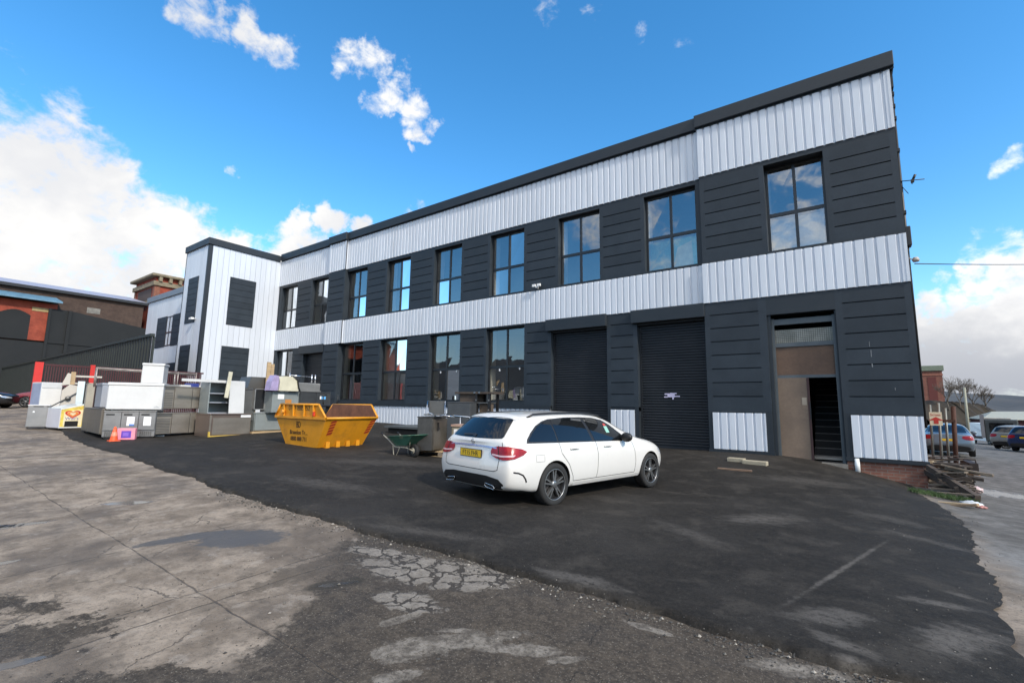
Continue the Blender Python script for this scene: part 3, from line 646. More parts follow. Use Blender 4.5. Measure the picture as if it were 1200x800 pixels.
# wall behind the panels so no daylight leaks in
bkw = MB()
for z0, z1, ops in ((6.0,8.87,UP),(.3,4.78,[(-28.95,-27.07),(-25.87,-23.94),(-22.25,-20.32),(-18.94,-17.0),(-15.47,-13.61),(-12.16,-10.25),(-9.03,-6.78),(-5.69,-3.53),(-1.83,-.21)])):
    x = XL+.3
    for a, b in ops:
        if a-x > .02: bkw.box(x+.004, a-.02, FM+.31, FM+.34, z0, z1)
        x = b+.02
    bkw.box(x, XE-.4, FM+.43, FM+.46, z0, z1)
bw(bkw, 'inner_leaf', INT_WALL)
# roller shutters
def shutter(a, b, z0, z1, y, hx0, hx1, hz1):
    mb = MB(); n = int((z1-z0)/.085); pr = []
    for k in range(n+1):
        z = z0+(z1-z0)*k/n; s = (z1-z0)/n
        pr += [(y+.0, z), (y-.012, z+s*.25), (y-.012, z+s*.7), (y+.004, z+s*.9)] if k < n else [(y, z)]
    vs = [(a, q, z) for q, z in pr]+[(b, q, z) for q, z in pr]; m_ = len(pr)
    mb.add(vs, [(i, i+1, m_+i+1, m_+i) for i in range(m_-1)])
    mb.box(a, b, y-.03, y+.03, z0-.12, z0, 0)
    for xx in (a, b-.06): mb.box(xx, xx+.06, y-.035, y+.05, z0-.1, z1)
    o = bw(mb, 'roller_shutter', SHUT)
    h = MB(); h.box(hx0, hx1, FM-.16, FM+.12, 4.36, hz1, bev=.01); bw(h, 'shutter_hood', DARK_TRIM, o)
    bk = MB(); bk.box(a-.02, b+.02, y+.06, y+.10, z0-.1, z1); bw(bk, 'backing', SHUT, o)
    return o
shutter(-9.03,-6.78,.40,4.37,FM+.22,-9.19,-6.76,4.79)
s2 = shutter(-5.69,-3.53,.40,4.37,FM+.22,-5.85,XS+.0,4.79); 
s0 = shutter(-25.87,-23.94,.7,4.37,FM+.22,-26.16,-23.70,4.83)
gf = MB()
c0 = onY(787, 463, FM+.2)
for (x0, x1, z0, z1) in ((-.13,.10,-.06,.055),(-.22,-.04,.02,.06),(-.24,-.10,-.07,-.035),(.05,.26,-.05,-.015),(.02,.07,-.13,-.02),(-.05,.16,.04,.075)):
    gf.box(c0[0]+x0, c0[0]+x1, FM+.195+random.uniform(0,.003), FM+.201, c0[2]+z0, c0[2]+z1)
tag(bw(gf, 'paint_splash', P('lilac_white_paint', (.55,.50,.66), .5), s2), 'lilac white paint splash')
# doorway
DY = FR+.26
dr = MB()
for x in (-1.74,-.31): dr.box(x, x+.065, DY-.08, DY+.02, .22, 4.14, 0)
dr.box(-1.675,-.31,DY-.03,DY+.02,3.33,3.44,0); dr.box(-1.675,-.31,DY-.02,DY+.02,2.46,2.54,0); dr.box(-1.675,-.31,DY-.06,DY+.1,3.96,4.12,0)
dr.box(-1.86,-1.74,DY-.2,DY+.05,.2,4.24,1); dr.box(-.245,-.2,DY-.2,DY+.05,.2,4.24,1)
dfr = bw(dr, 'doorway', [P('galvanised_frame', (.095,.11,.12), .5, .4, .15), DARK_TRIM])
wg = MB(); wg.box(-1.675,-.31,DY+.0,DY+.012,3.44,3.82)
def wired():
    m_ = bpy.data.materials.new('wired_glass'); t_ = nt(m_); q = NG(t_); out = q.n('ShaderNodeOutputMaterial'); b_ = q.n('ShaderNodeBsdfPrincipled'); q.link(b_.outputs[0], out.inputs[0])
    tcn = q.n('ShaderNodeTexCoord').outputs['Object']; s_ = q.n('ShaderNodeSeparateXYZ'); q.link(tcn, s_.inputs[0])
    fx = q.math('ABSOLUTE', q.math('SUBTRACT', q.math('FRACT', q.math('MULTIPLY', s_.outputs[0], 20)), .5)); fz = q.math('ABSOLUTE', q.math('SUBTRACT', q.math('FRACT', q.math('MULTIPLY', s_.outputs[2], 20)), .5))
    ln_ = q.math('MAXIMUM', q.ss(fx, .34, .42), q.ss(fz, .34, .42)); n_ = q.noise(tcn, 2.5, 5, .6)
    c_ = q.mix(q.ss(n_, .35, .7), (.17,.165,.13), (.31,.30,.26)); c_ = q.mix(q.math('MULTIPLY', ln_, .85), c_, (.06,.06,.055)); q.link(c_, b_.inputs['Base Color']); b_.inputs['Roughness'].default_value = .25
    return m_
bw(wg, 'wired_glass_panel', wired(), dfr)
BOARD = P('stained_brown_board', (.115,.072,.050), .75, 0, .22, 2.0, dirt=.7, dirtcol=(.05,.04,.034))
bd = MB(); bd.box(-1.675,-.31,DY,DY+.02,2.54,3.33); bw(bd, 'board', BOARD, dfr)
lf = MB(); lf.box(-1.675,-.98,DY-.02,DY+.025,.24,2.46); lf.box(-.985,-.93,DY-.035,DY+.03,.24,2.46,1); lf.box(-1.12,-1.01,DY-.026,DY-.019,1.72,1.92,2)
lf.box(-.95,-.925,DY-.05,DY-.02,1.35,1.8,3)
bw(lf, 'door', [P('grimy_tan_door', (.175,.128,.094), .7, 0, .18, 2, dirt=.6, dirtcol=(.10,.075,.06)), P('dark_red_edge', (.05,.022,.02), .6), P('scuffed_patch', (.33,.28,.22), .8), BLACK], dfr)
stc = MB()
for k in range(12):
    z = .34+.19*k; y = DY+.55+.25*k
    stc.box(-.95,-.1,y,y+.3,.2,z); stc.box(-.95,-.1,y-.012,y+.03,z,z+.022,1)
stc.box(-1.8,-.1,DY+.03,DY+4,.16,.24); stc.box(-.1,-.04,DY+.03,DY+4,.2,4.3); stc.box(-1.86,-1.80,DY+.03,DY+4,.2,4.3); stc.box(-1.86,-.04,DY+3.9,DY+4,.2,4.3); stc.box(-1.86,-.04,DY+.12,DY+4,4.25,4.32)
bw(stc, 'staircase', [P('dark_stair', (.02,.02,.021), .8), P('worn_nosing', (.14,.13,.125), .5)], dfr)
thr = MB(); thr.box(-1.86,-.2,FR-.06,DY+.05,.12,.235); bw(thr, 'threshold', P('old_concrete', (.17,.16,.145), .9, 0, .2, 3, dirt=.5), dfr)
# downpipe and brackets behind the right-hand corner
dp = MB(); dp.box(XE-.05, XE+.075, FR+.12, FR+.5, 10.05, 10.52); dp.tube([(XE+.04,FR+.35,10.1),(XE+.04,FR+.35,1.2)], .035)
for z in (9.9,9.55,9.2,8.3,6.6): dp.box(XE-.03, XE+.085, FR+.27, FR+.42, z, z+.09)
bw(dp, 'downpipe', BLACK)
# white drips of paint on the right-hand boards
pdm = MB()
for u, v0, v1, w_ in ((1018.5,400,406,.005),(1020.5,410,418,.007),(1022,426,430,.010),(1049,454,457,.006)):
    q0, q1 = onY(u, v0, FR), onY(u+.8, v1, FR); pdm.box(q0[0]-w_, q0[0]+w_, FR-.004, FR+.0005, q1[2], q0[2])
bw(pdm, 'paint_drips', P('drip_white', (.20,.21,.22), .6))
# ------------------------------------------------------------------ stair tower
TX0, TX1, TY = -32.31, -29.17, 10.80
tw = thing('stair_tower', 'tall white clad stair tower with dark board panels, projecting from the warehouse', 'building', (-30.7, 12.9, .7))
def bt(mb, name, mats, par=tw): return mb.build(name, mats, par, world=True)
def planks(mb, axis, a, b, c, z0, z1, step=.30):
    n = max(1, round((b-a)/step)); s = (b-a)/n
    for k in range(n):
        p0, p1 = a+k*s+.006, a+(k+1)*s-.006
        if axis == 'y': mb.box(c-.06, c, p0, p1, z0, z1); 
        else: mb.box(p0, p1, c, c+.06, z0, z1)
    return mb
mb = MB(); mb.box(TX0+.07, TX1-.07, TY+.07, FM+.4, -.2, 10.45); bt(mb, 'wall', WHITE_CLAD)
mb = planks(MB(), 'y', TY+.18, FM-.03, TX1, .3, 10.46); bt(mb, 'side_cladding', WHITE_CLAD)
mb = planks(MB(), 'x', TX0, TX1-.14, TY, .3, 10.46, .5); bt(mb, 'front_cladding', WHITE_CLAD)
mb = MB(); mb.box(TX1-.15, TX1+.012, TY-.012, TY+.19, .3, 10.46); mb.box(TX0-.012, TX0+.05, TY-.012, TY+.06, .3, 10.46); bt(mb, 'corner_trim', DARK_TRIM)
mb = MB(); mb.box(TX0-.09, TX1+.09, TY-.09, FM-.12, 10.45, 10.83, bev=.012); bt(mb, 'parapet_coping', DARK_TRIM)
def tower_panel(axis, a, b, z0, z1, nb):
    mb = MB(); hh = (z1-z0)/nb
    if axis == 'y': mb.box(TX1, TX1+.01, a, b, z0, z1)
    else: mb.box(a, b, TY-.01, TY, z0, z1)
    for k in range(nb):
        p, q = z0+k*hh+.02, z0+(k+1)*hh
        if axis == 'y': mb.box(TX1+.008, TX1+.03, a, b, p, q)
        else: mb.box(a, b, TY-.03, TY-.008, p, q)
    bt(mb, 'board_panel', DARK_CLAD)
tower_panel('y', 12.04, 13.52, 5.98, 8.82, 8); tower_panel('y', 11.93, 13.46, 1.9, 4.73, 8)
tower_panel('x', -31.55, -30.18, 6.02, 8.74, 8); tower_panel('x', -31.8, -30.38, 1.9, 4.76, 8)
mb = MB(); q = onY(225, 373, TY-.15); mb.box(q[0]-.18, q[0]+.16, TY-.25, TY-.12, q[2]-.06, q[2]+.05); mb.tube([(q[0]+.1,TY-.2,q[2]),(q[0]+.1,TY,q[2])], .025)
o = mb.build('security_camera', P('white_plastic', (.75,.75,.74), .4)); tag(o, 'small white security camera on the front of the stair tower', 'camera')
# ------------------------------------------------------------------ low annex beyond the tower
AY = 12.0
an = thing('annex', 'lower white clad annex with grey coping beyond the stair tower', 'building', (-37, 13.5, .9))
def ba(mb, name, mats, par=an): return mb.build(name, mats, par, world=True)
aL = onY(175, 352, AY)[0]; zc = 8.72
mb = MB(); mb.box(aL, TX0-.01, AY+.03, 15.5, -.2, zc); ba(mb, 'wall', WHITE_CLAD)
mb = planks(MB(), 'x', aL, TX0-.1, AY, .3, zc, 1.0); ba(mb, 'front_cladding', WHITE_CLAD)
mb = MB(); mb.box(aL-.1, TX0-.02, AY-.1, 15.6, zc, zc+.38); ba(mb, 'parapet_coping', P('grey_coping', (.16,.18,.21), .4, .2))
wl = onY(183.5, 390, AY)[0]; wr = onY(212, 385, AY)[0]
def apanel(x0, x1, z0, z1):
    mb = MB(); mb.box(x0, x1, AY-.012, AY, z0, z1); n = max(2, int((z1-z0)/.4))
    for k in range(n): mb.box(x0, x1, AY-.03, AY-.01, z0+(z1-z0)*k/n+.02, z0+(z1-z0)*(k+1)/n)
    ba(mb, 'board_panel', DARK_CLAD)
cx = onY(197, 385, AY)[0]
apanel(wl, cx-.35, 5.2, 7.35); apanel(cx+.75, wr, 5.2, 7.35)
window(cx-.33, cx+.73, 5.25, 7.3, AY-.02, .45, par=an)
mb = MB(); mb.box(cx+.0, cx+.34, AY+.02, AY+.05, 5.3, 7.25); ba(mb, 'blind', CREAM)
apanel(wl-.5, wr, 1.2, 4.05)
# ------------------------------------------------------------------ fittings on the warehouse
def floodlight(u, v, label):
    q = onY(u, v, FM-.12); t = thing('floodlight', label, 'floodlight', (q[0], FM-.02, q[2]))
    for s in (-.11, .11):
        mb = MB(); mb.box(-.075+s, .075+s, -.16, -.09, -.05, .05, bev=.008); mb.build('lamp_head', P('white_plastic', (.75,.75,.74), .4), t)
    mb = MB(); mb.box(-.04,.04,-.13,-.03,-.09,-.03); mb.tube([(0,-.06,-.05),(0,-.0,-.12)], .02); mb.build('bracket', P('white_plastic', (.75,.75,.74), .4), t)
floodlight(629, 334.5, 'small twin white floodlight on the dark board above the white band')
q = onY(1068, 212, 15.2); t = thing('aerial', 'black aerial with short cross arms on the right-hand corner of the warehouse', 'aerial', (XE, 15.2, q[2]))
mb = MB(); mb.tube([(-.06,0,.06),(.50,-.02,-.03)], .012); mb.tube([(.02,.02,-.02),(.16,-.05,-.34)], .008); mb.build('arm', BLACK, t)
mb = MB(); mb.tube([(.27,-.02,.0),(.33,-.05,.13)], .03, 8); mb.box(.235,.30,-.06,.03,-.05,.02); mb.tube([(.27,-.02,-.02),(.25,-.05,-.1)], .012); mb.build('head', BLACK, t)
mb = MB(); mb.box(XE+.0, XE+.12, 15.0, 15.28, 5.72, 6.22, bev=.015); mb.tube([(XE+.06,15.15,5.72),(XE+.03,15.15,5.5)], .02)
o = mb.build('junction_box', BLACK); tag(o, 'black box fixed at the corner beside the lower white band', 'junction box')
q = onY(1071, 305, 15.2); mb = MB(); mb.tube([(XE-.02,15.2,q[2]+.1),(q[0],15.15,q[2])], .015); mb.lathe([(.0,.06),(.05,.05),(.08,-.02),(.06,-.06),(0,-.07)], Matrix.Translation((q[0]+.03,15.12,q[2])), 12)
o = mb.build('wall_lamp', P('weathered_grey', (.4,.37,.33), .5)); tag(o, 'small grey wall lamp at the corner under the black box', 'lamp')
e0 = onY(1072, 309, 15.4); e1 = onD(1330, 300.5, 45); mb = MB()
mb.tube([tuple(e0+(e1-e0)*k/20+np.array([0,0,-1.1*(k/20)*(1-k/20)])) for k in range(21)], .014, 5)
o = mb.build('overhead_cable', BLACK); tag(o, 'thin black overhead cable running from the corner lamp across the sky', 'cable')
# white pipe stub and spilled things at the foot of the right-hand panel
q = G(1004, 547); mb = MB(); mb.tube([(q[0]+.02,FR+.0,.4),(q[0]+.02,FR-.03,ga(q[0],14.85)-.02)], .055, 12)
o = mb.build('waste_pipe', P('white_upvc', (.75,.77,.76), .35)); tag(o, 'short white waste pipe below the low panel right of the doorway', 'pipe')
# ------------------------------------------------------------------ yard equipment, placed at measured distances
def solve_w(Pt, a, uR):
    q = np.asarray(Pt)-CAM0; u = np.array([math.cos(a), math.sin(a), 0]); k = (uR-600)/FPX
    return (k*(q@cF)-q@cR)/(u@cR-k*(u@cF))
def solve_h(Pt, vT):
    q = np.asarray(Pt)-CAM0; k = (400-vT)/FPX
    return (k*(q@cF)-q@cU)/(cU[2]-k*cF[2])
def pf(uL, uR, vT, vB, a=90, d=None, on=None):
    if d is None: Pt = G(uL, vB, .05)
    else: Pt = onD(uL, vB, d)
    if on is not None: Pt[2] = on
    a = R_(a); w = solve_w(Pt, a, uR); h = solve_h(Pt, vT)
    return Pt, a, w, h
def cabinet(name, label, cat, pl, dep, mat, doors=0, mdoor=None, handle='slot', legs=.0, vent=False, top=None, panel_back=None, group=None, grille_first=False):
    Pt, a, w, h = pl; t = thing(name, label, cat, tuple(Pt), a, group)
    mb = MB(); mb.box(0, w, .02, dep, legs, h-.03, bev=.008); mb.build('body', mat, t)
    mb = MB(); mb.box(-.008, w+.008, -.01, dep+.01, h-.03, h, bev=.008); mb.build('worktop', top or mat, t)
    if legs:
        for x in (.05, w-.05):
            for y in (.07, dep-.06):
                mb = MB(); mb.tube([(x,y,0),(x,y,legs+.01)], .02, 8); mb.build('leg', BLACK, t)
    n = doors
    for k in range(n):
        x0, x1 = w*k/n+.008, w*(k+1)/n-.008; mb = MB(); z0 = legs+.015
        if vent: z0 = legs+.20*h/.85
        if grille_first and k == 0:
            mb.box(x0, x1, -.004, .02, z0, h-.12)
            for q in range(9): mb.box(x0+.03, x1-.03, -.012, -.003, z0+.04+q*(h-.22-legs)/9, z0+.06+q*(h-.22-legs)/9, 1)
            mb.box(x0, x1, -.008, .02, h-.11, h-.04, 1); mb.build('grille_panel', [mat, STEEL_D], t); continue
        mb.box(x0, x1, -.025, .02, z0, h-.04, bev=.006); o = mb.build('door', mdoor or mat, t)
        if handle == 'slot':
            hb = MB(); hb.box(x0+.12*(x1-x0), x0+.62*(x1-x0), -.030, -.024, h-.13, h-.09); hb.build('handle', BLACK, o)
        elif handle == 'bar':
            hb = MB(); hb.tube([(x1-.05,-.05,h*.45),(x1-.05,-.05,h*.75)], .01, 8); hb.build('handle', CHROME, o)
        if vent:
            vb = MB()
            for q in range(4): 
                for r2 in range(6): vb.box(x0+.05+r2*(x1-x0-.1)/6, x0+.05+(r2+.6)*(x1-x0-.1)/6, -.002, .0205, legs+.03+q*.034, legs+.048+q*.034)
            vb.build('vent', STEEL_D, t)
    return t, w, h
# --- grey three-door counter fridge, nearest corner of the pile
pl10 = pf(118, 180, 481, 515, 62); Z10 = pl10[0][2]+pl10[3]
t10, w10, h10 = cabinet('counter_fridge', 'grey three-door counter fridge with two papers taped to its doors', 'fridge', pl10, .95, steel('pale_steel', (.27,.27,.27), .42), 3, None, 'slot', .07, True)
for x, z in ((.52,.50),(.84,.50)):
    mb = MB(); mb.box(w10*x-.09, w10*x+.09, -.034, -.027, h10*z-.02, h10*z+.24); 
    if x < .6: mb.box(w10*x-.03, w10*x+.09, -.036, -.033, h10*z-.02, h10*z+.03, 1)
    mb.build('paper_notice', [PAPER, P('print_blue', (.08,.2,.55), .6)], t10)
mb = MB(); mb.box(.05,w10-.05,.06,.9,.0,.07); mb.build('base_frame', BLACK, t10)
# --- long white chest freezer on top of it
P7 = pl10[0].copy(); P7[2] = Z10+.01
a7 = R_(62); w7 = solve_w(P7, a7, 189); h7 = solve_h(P7, 447.5)
t = thing('chest_freezer', 'long white chest freezer with dark grey end, lying on top of the three-door fridge', 'freezer', tuple(P7+np.array([0,0,.0])), a7)
mb = MB(); mb.box(.02, w7, .0, .85, .03, h7-.09, bev=.02); mb.box(.12, w7-.1, .1, .75, 0, .032); mb.build('body', WHITE_E, t)
mb = MB(); mb.box(.0, w7+.01, -.015, .86, h7-.085, h7, bev=.018); mb.build('lid', WHITE_E, t)
mb = MB(); mb.box(.0, .018, .03, .80, .06, h7-.10); tag(mb.build('end_panel', GREY_E, t), 'dark grey end panel')
q = w7-.20; mb = MB(); mb.add([(q,-.003,.10),(q+.06,-.003,.135),(q+.11,-.003,.12),(q+.15,-.003,.10),(q+.09,-.003,.112),(q+.05,-.003,.118)], [(0,1,5),(1,2,4,5),(2,3,4)]); mb.box(q+.0,q+.15,-.003,-.001,.085,.093); mb.build('badge', GREY_E, t)
# --- small white chest freezer standing on it
P8 = onD(165, 447, 14.1); P8[2] = P7[2]+h7+.005; a8 = R_(62); w8 = solve_w(P8, a8, 190.5); h8 = solve_h(P8, 425)
t = thing('small_freezer', 'small plain white chest freezer, topmost on the pile', 'freezer', tuple(P8), a8)
mb = MB(); mb.box(0, w8, 0, .62, 0, h8-.07, bev=.015); mb.build('body', WHITE_E, t); mb = MB(); mb.box(-.01, w8+.02, -.02, .64, h8-.068, h8, bev=.012); mb.build('lid', WHITE_E, t)
# --- two identical long counters, one on the other
pl12 = pf(176, 240, 483.5, 513, 97); Z12 = pl12[0][2]+pl12[3]
cabinet('steel_counter', 'stainless two-door counter with side grille, standing on the tarmac under its twin', 'counter fridge', pl12, .7, STEEL_W, 3, None, 'none', .10, grille_first=True, group='stainless counters stacked in the pile')
P11 = pl12[0].copy(); P11[2] = Z12+.04; pl11 = (P11, pl12[1], solve_w(P11, pl12[1], 243), solve_h(P11, 451.5))
cabinet('steel_counter', 'stainless two-door counter with side grille, stacked on top of its twin', 'counter fridge', pl11, .7, STEEL_W, 3, None, 'none', .08, grille_first=True, group='stainless counters stacked in the pile')
Z11 = P11[2]+pl11[3]
# loose steel trays and blue crate on the upper counter
for k, (u, wd, hh, mt, nm, lb) in enumerate(((192,.7,.05,STEEL,'steel_tray','shallow steel tray lying on the upper stainless counter, next to the small freezer'),(212,.8,.06,WHITE_E,'enamel_tray','pale enamel tray lying on the upper stainless counter left of the blue crate'),(226,.22,.12,P('blue_plastic',(.05,.07,.28),.4),'blue_crate','small dark blue crate on the upper stainless counter'))):
    q = onX(u, 450, P11[0]-.25); q[2] = Z11; mb = MB(); M = Matrix.Translation(q) @ Matrix.Rotation(pl12[1]+.1*k, 4, 'Z')
    mb.box(0, wd, 0, .35, 0, .012, M=M); mb.box(0, wd, 0, .012, .012, hh, M=M); mb.box(0, wd, .338, .35, .012, hh, M=M); mb.box(0, .012, .012, .338, .012, hh, M=M); mb.box(wd-.012, wd, .012, .338, .012, hh, M=M)
    o = mb.build(nm, mt); tag(o, lb, 'tray' if 'tray' in nm else 'crate')
# --- stained stainless case on the ground, and grey enamel freezer beside it
pl15 = pf(244, 293, 485, 512, 95); Z15 = pl15[0][2]+pl15[3]
t, w, h = cabinet('steel_case', 'brownish stained stainless case with a white label, on yellow edged skids', 'metal case', pl15, .85, steel('stained_steel', (.26,.20,.17), .36, dirt=.8), 0)
mb = MB(); mb.box(-.01, w+.01, -.02, .03, .0, .035); mb.box(-.012, .03, -.02, .03, .035, .16); mb.build('skid', P('yellow_paint', (.6,.42,.08), .5, dirt=.4), t)
mb = MB(); mb.box(w-.35, w-.02, .012, .019, h-.11, h-.035); mb.build('label', PAPER, t)
mb = MB(); mb.box(.0, .05, .005, .0195, .035, h-.04); mb.box(.1,w-.02,.010,.0195,.06,h-.12); mb.build('front_sheet', STEEL_W, t)
pl16 = pf(297, 346, 483.5, 508, 95)
t, w, h = cabinet('grey_freezer', 'plain grey-green enamelled cabinet standing on pale timbers, partly behind the yellow skip', 'cabinet', pl16, .8, STEEL_B, 1, None, 'none', .09)
Z16 = pl16[0][2]+pl16[3]
q = pl16[0]; mb = MB(); mb.box(-.1, 1.9, -.08, .06, -.02, .075, M=Matrix.Translation(q) @ Matrix.Rotation(R_(95), 4, 'Z')); o = mb.build('timber_bearer', WOODP); tag(o, 'pale timber bearer under the grey-green cabinet', 'timber')
# --- upper row between the stainless counters and the skip
def stack(uL, uR, vT, vB, X, a=92, on=None):
    Pt = onX(uL, vB, X)
    if on is not None: Pt[2] = on
    a = R_(a); return Pt, a, solve_w(Pt, a, uR), solve_h(Pt, vT)
pl = stack(243, 256, 447, 478, -16.55, 92, Z15+.01); Pt, a, w, h = pl
t = thing('display_case', 'tall open display case with grey shelves, between the stainless counter and the leaning white panel', 'display case', tuple(Pt), a)
mb = MB(); mb.box(0, .03, 0, .6, 0, h); mb.box(w+.60, w+.63, 0, .6, 0, h); mb.box(.03, w+.6, .58, .6, 0, h); mb.build('side_panel', STEEL_B, t)
for k, z in enumerate((0, .33, .62, .97)): mb = MB(); mb.box(.03, w+.6, .01, .58, h*z, h*z+.03); mb.build('shelf', GREY_E if k < 3 else WHITE_E, t)
mb = MB(); mb.box(-.8, w+.7, -.04, .0, h-.02, h+.06); mb.build('top_rail', WHITE_E, t)
pl = stack(268, 285, 446, 477.5, -16.3, 92, Z15+.012); Pt, a, w, h = pl
mb = MB(); mb.box(0, w, -.03, .01, 0, h, M=Matrix.Translation(Pt) @ Matrix.Rotation(a, 4, 'Z') @ Matrix.Rotation(R_(-4), 4, 'X'), bev=.004)
o = mb.build('leaning_board', WHITE_E); tag(o, 'white board leaning upright on the stained stainless case', 'panel')
mb = MB(); M = Matrix.Translation(onX(266, 458, -16.22)) @ Matrix.Rotation(a, 4, 'Z'); mb.box(-.05, .06, -.04, .02, -.22, .62, M=M @ Matrix.Rotation(R_(5), 4, 'Y'), bev=.01)
o = mb.build('padded_post', P('cream_plastic', (.58,.55,.42), .5)); tag(o, 'cream upright bar on the left edge of the leaning white board', 'bar')
# dark oven, open carcass
pl = stack(283, 297, 455.5, 478, -16.45, 92, Z16-.28); 
cabinet('steel_oven', 'dark stainless oven with blank door right of the leaning white board', 'oven', pl, .7, STEEL_D, 1, None, 'bar')
pl = stack(297, 321, 455, 481, -16.35, 92, Z16+.1); Pt, a, w, h = pl
t = thing('open_carcass', 'open dark steel carcass with its door missing, raised on short legs', 'cabinet', tuple(Pt), a)
mb = MB(); mb.box(0,.03,0,.6,0,h); mb.box(w*.48,w*.48+.04,0,.6,0,h); mb.box(w-.03,w,0,.6,0,h); mb.box(0,w,0,.6,h-.03,h); mb.box(0,w,0,.6,0,.03); mb.build('frame', STEEL, t)
mb = MB(); mb.box(.03,w*.48,.02,.05,.03,h-.03); mb.box(w*.5,w-.03,.5,.55,.03,h-.03); mb.build('back_panel', BLACK, t)
mb = MB(); mb.tube([(w*.6,.1,.04),(w*.9,.2,.3)], .02); mb.box(w*.55,w*.8,.2,.45,.03,.2); mb.build('bracket', STEEL, t)
for x in (.1, w-.1): mb = MB(); mb.tube([(x,.1,-.09),(x,.1,0)], .02); mb.build('leg', WOODP, t)
pl = stack(290, 312, 441, 455, -16.9, 92, pl[0][2]+h+.02); Pt, a, w, h = pl
mb = MB(); mb.prism([(0,0),(w,0),(w,h),(.1,h)], 0, .7, M=Matrix.Translation(Pt) @ Matrix.Rotation(a, 4, 'Z')); mb.box(-.05,w,-.03,.75,-.06,.0,M=Matrix.Translation(Pt) @ Matrix.Rotation(a, 4, 'Z'))
o = mb.build('extractor_hood', STEEL_D); tag(o, 'dark steel extractor hood on top of the open carcass', 'hood')
Pt = onX(311, 456, -16.7); Pt[2] = pl[0][2]-.02; hh = solve_h(Pt, 424); mb = MB()
for x0, x1, z1 in ((0,.14,hh),(.15,.26,hh*.94)): mb.box(x0, x1, 0, .04, -.25, z1, M=Matrix.Translation(Pt) @ Matrix.Rotation(R_(92), 4, 'Z'))
o = mb.build('timber_offcut', WOODP); tag(o, 'pale timber offcuts standing upright against the dark hood', 'timber')
# --- grey fridge with labels, dark double fridge, hood and rail (behind the skip)
pl20 = stack(318, 351, 458.5, 487, -15.9, 92, Z16+.02); t, w, h = cabinet('labelled_cabinet', 'grey enamelled cabinet with an orange label, behind the left end of the skip', 'cabinet', pl20, .75, STEEL_B, 0)
mb = MB(); mb.box(.18,.40,.006,.019,h-.25,h-.08); mb.build('label', PAPER, t); mb = MB(); mb.box(.45,.68,.006,.019,h-.40,h-.26); mb.box(.62,.85,.010,.019,h-.44,h-.42); tag(mb.build('label', P('orange_label', (.5,.2,.04), .6), t), 'orange label')
pl21 = stack(350.5, 386, 458.5, 487, -15.85, 92, pl20[0][2]); t, w, h = cabinet('double_fridge', 'dark grey double-door fridge with a blue and white sticker, behind the skip', 'fridge', pl21, .75, P('dark_grey_steel', (.085,.09,.095), .38, .6, .1), 2, None, 'none')
mb = MB(); mb.box(w*.62,w*.67,-.032,-.026,h-.26,h-.15); mb.box(w*.68,w*.82,-.032,-.026,h-.26,h-.16,1); mb.build('sticker', [PAPER, P('sticker_blue', (.12,.4,.75), .5)], t)
Zf = pl21[0][2]+h
pl22 = stack(340, 375, 447.5, 458, -16.1, 92, Zf+.01); Pt, a, w, h = pl22
mb = MB(); mb.box(0, w, 0, .6, 0, h, M=Matrix.Translation(Pt) @ Matrix.Rotation(a, 4, 'Z'), bev=.02); mb.box(-.02, w+.02, -.02, .62, -.0, .04, M=Matrix.Translation(Pt) @ Matrix.Rotation(a, 4, 'Z'))
o = mb.build('steel_hood', STEEL); tag(o, 'shiny stainless canopy lying on the dark double-door fridge', 'hood')
Pt = onX(341, 449, -16.2); Pt[2] = Zf+h; ww = solve_w(Pt, a, 371); hh = solve_h(Pt, 437); mb = MB(); M = Matrix.Translation(Pt) @ Matrix.Rotation(a, 4, 'Z')
for x in (.0, ww*.86, ww): mb.tube([M @ Vector((x,.1,0)), M @ Vector((x,.1,hh))], .025, 8)
mb.tube([M @ Vector((0,.1,hh*.78)), M @ Vector((ww*.86,.1,hh*.72))], .02, 8)
o = mb.build('tubular_rail', CHROME); tag(o, 'bright tubular rail standing on the stainless canopy', 'rail')
Pt = onX(322, 457, -15.75); Pt[2] = Zf; M = Matrix.Translation(Pt) @ Matrix.Rotation(a, 4, 'Z')
t = thing('draped_machine', 'cream kitchen machine with a lilac plastic bag over one side, on the grey labelled cabinet', 'machine', tuple(Pt), a)
mb = MB(); mb.prism([(.1,0),(.85,0),(.82,.42),(.65,.50),(.3,.5),(.12,.4)], 0, .4); mb.build('housing', P('cream_plastic', (.58,.55,.42), .5), t)
mb = MB(); mb.prism([(-.16,0),(.14,0),(.16,.3),(.1,.5),(-.02,.52),(-.12,.3)], .0, .35); mb.build('bag', P('lilac_plastic', (.36,.30,.48), .35, 0, .25, 4), t)
mb = MB(); mb.tube([(.62,-.02,.52),(.78,-.03,.4),(.84,-.03,.12),(.9,-.03,0)], .025); mb.build('hose', BLACK, t)
# dark coiled thing between skip and wall
q = G(384, 497, .05); q = onX(386, 485, -13.5); q[2] = ga(q[0], q[1]); t = thing('office_chair', 'broken black swivel chair standing behind the skip', 'chair', tuple(q), .4)
mb = MB(); mb.tube([(0,0,.05),(0,0,.95)], .04); mb.build('column', BLACK, t)
mb = MB(); mb.box(-.22,.22,-.2,.2,.95,1.02,bev=.02); mb.box(-.1,.1,-.1,.1,.55,.95,bev=.03); mb.build('seat', BLACK, t)
for s in (-.24,.24): mb = MB(); mb.tube([(s,.0,.98),(s*1.1,0,1.3),(s*.9,.1,1.33)], .018); mb.build('arm', BLACK, t)
for k in range(5): mb = MB(); c_, s_ = math.cos(k*1.257), math.sin(k*1.257); mb.tube([(0,0,.1),(c_*.28,s_*.28,.04)], .025); mb.build('leg', BLACK, t)
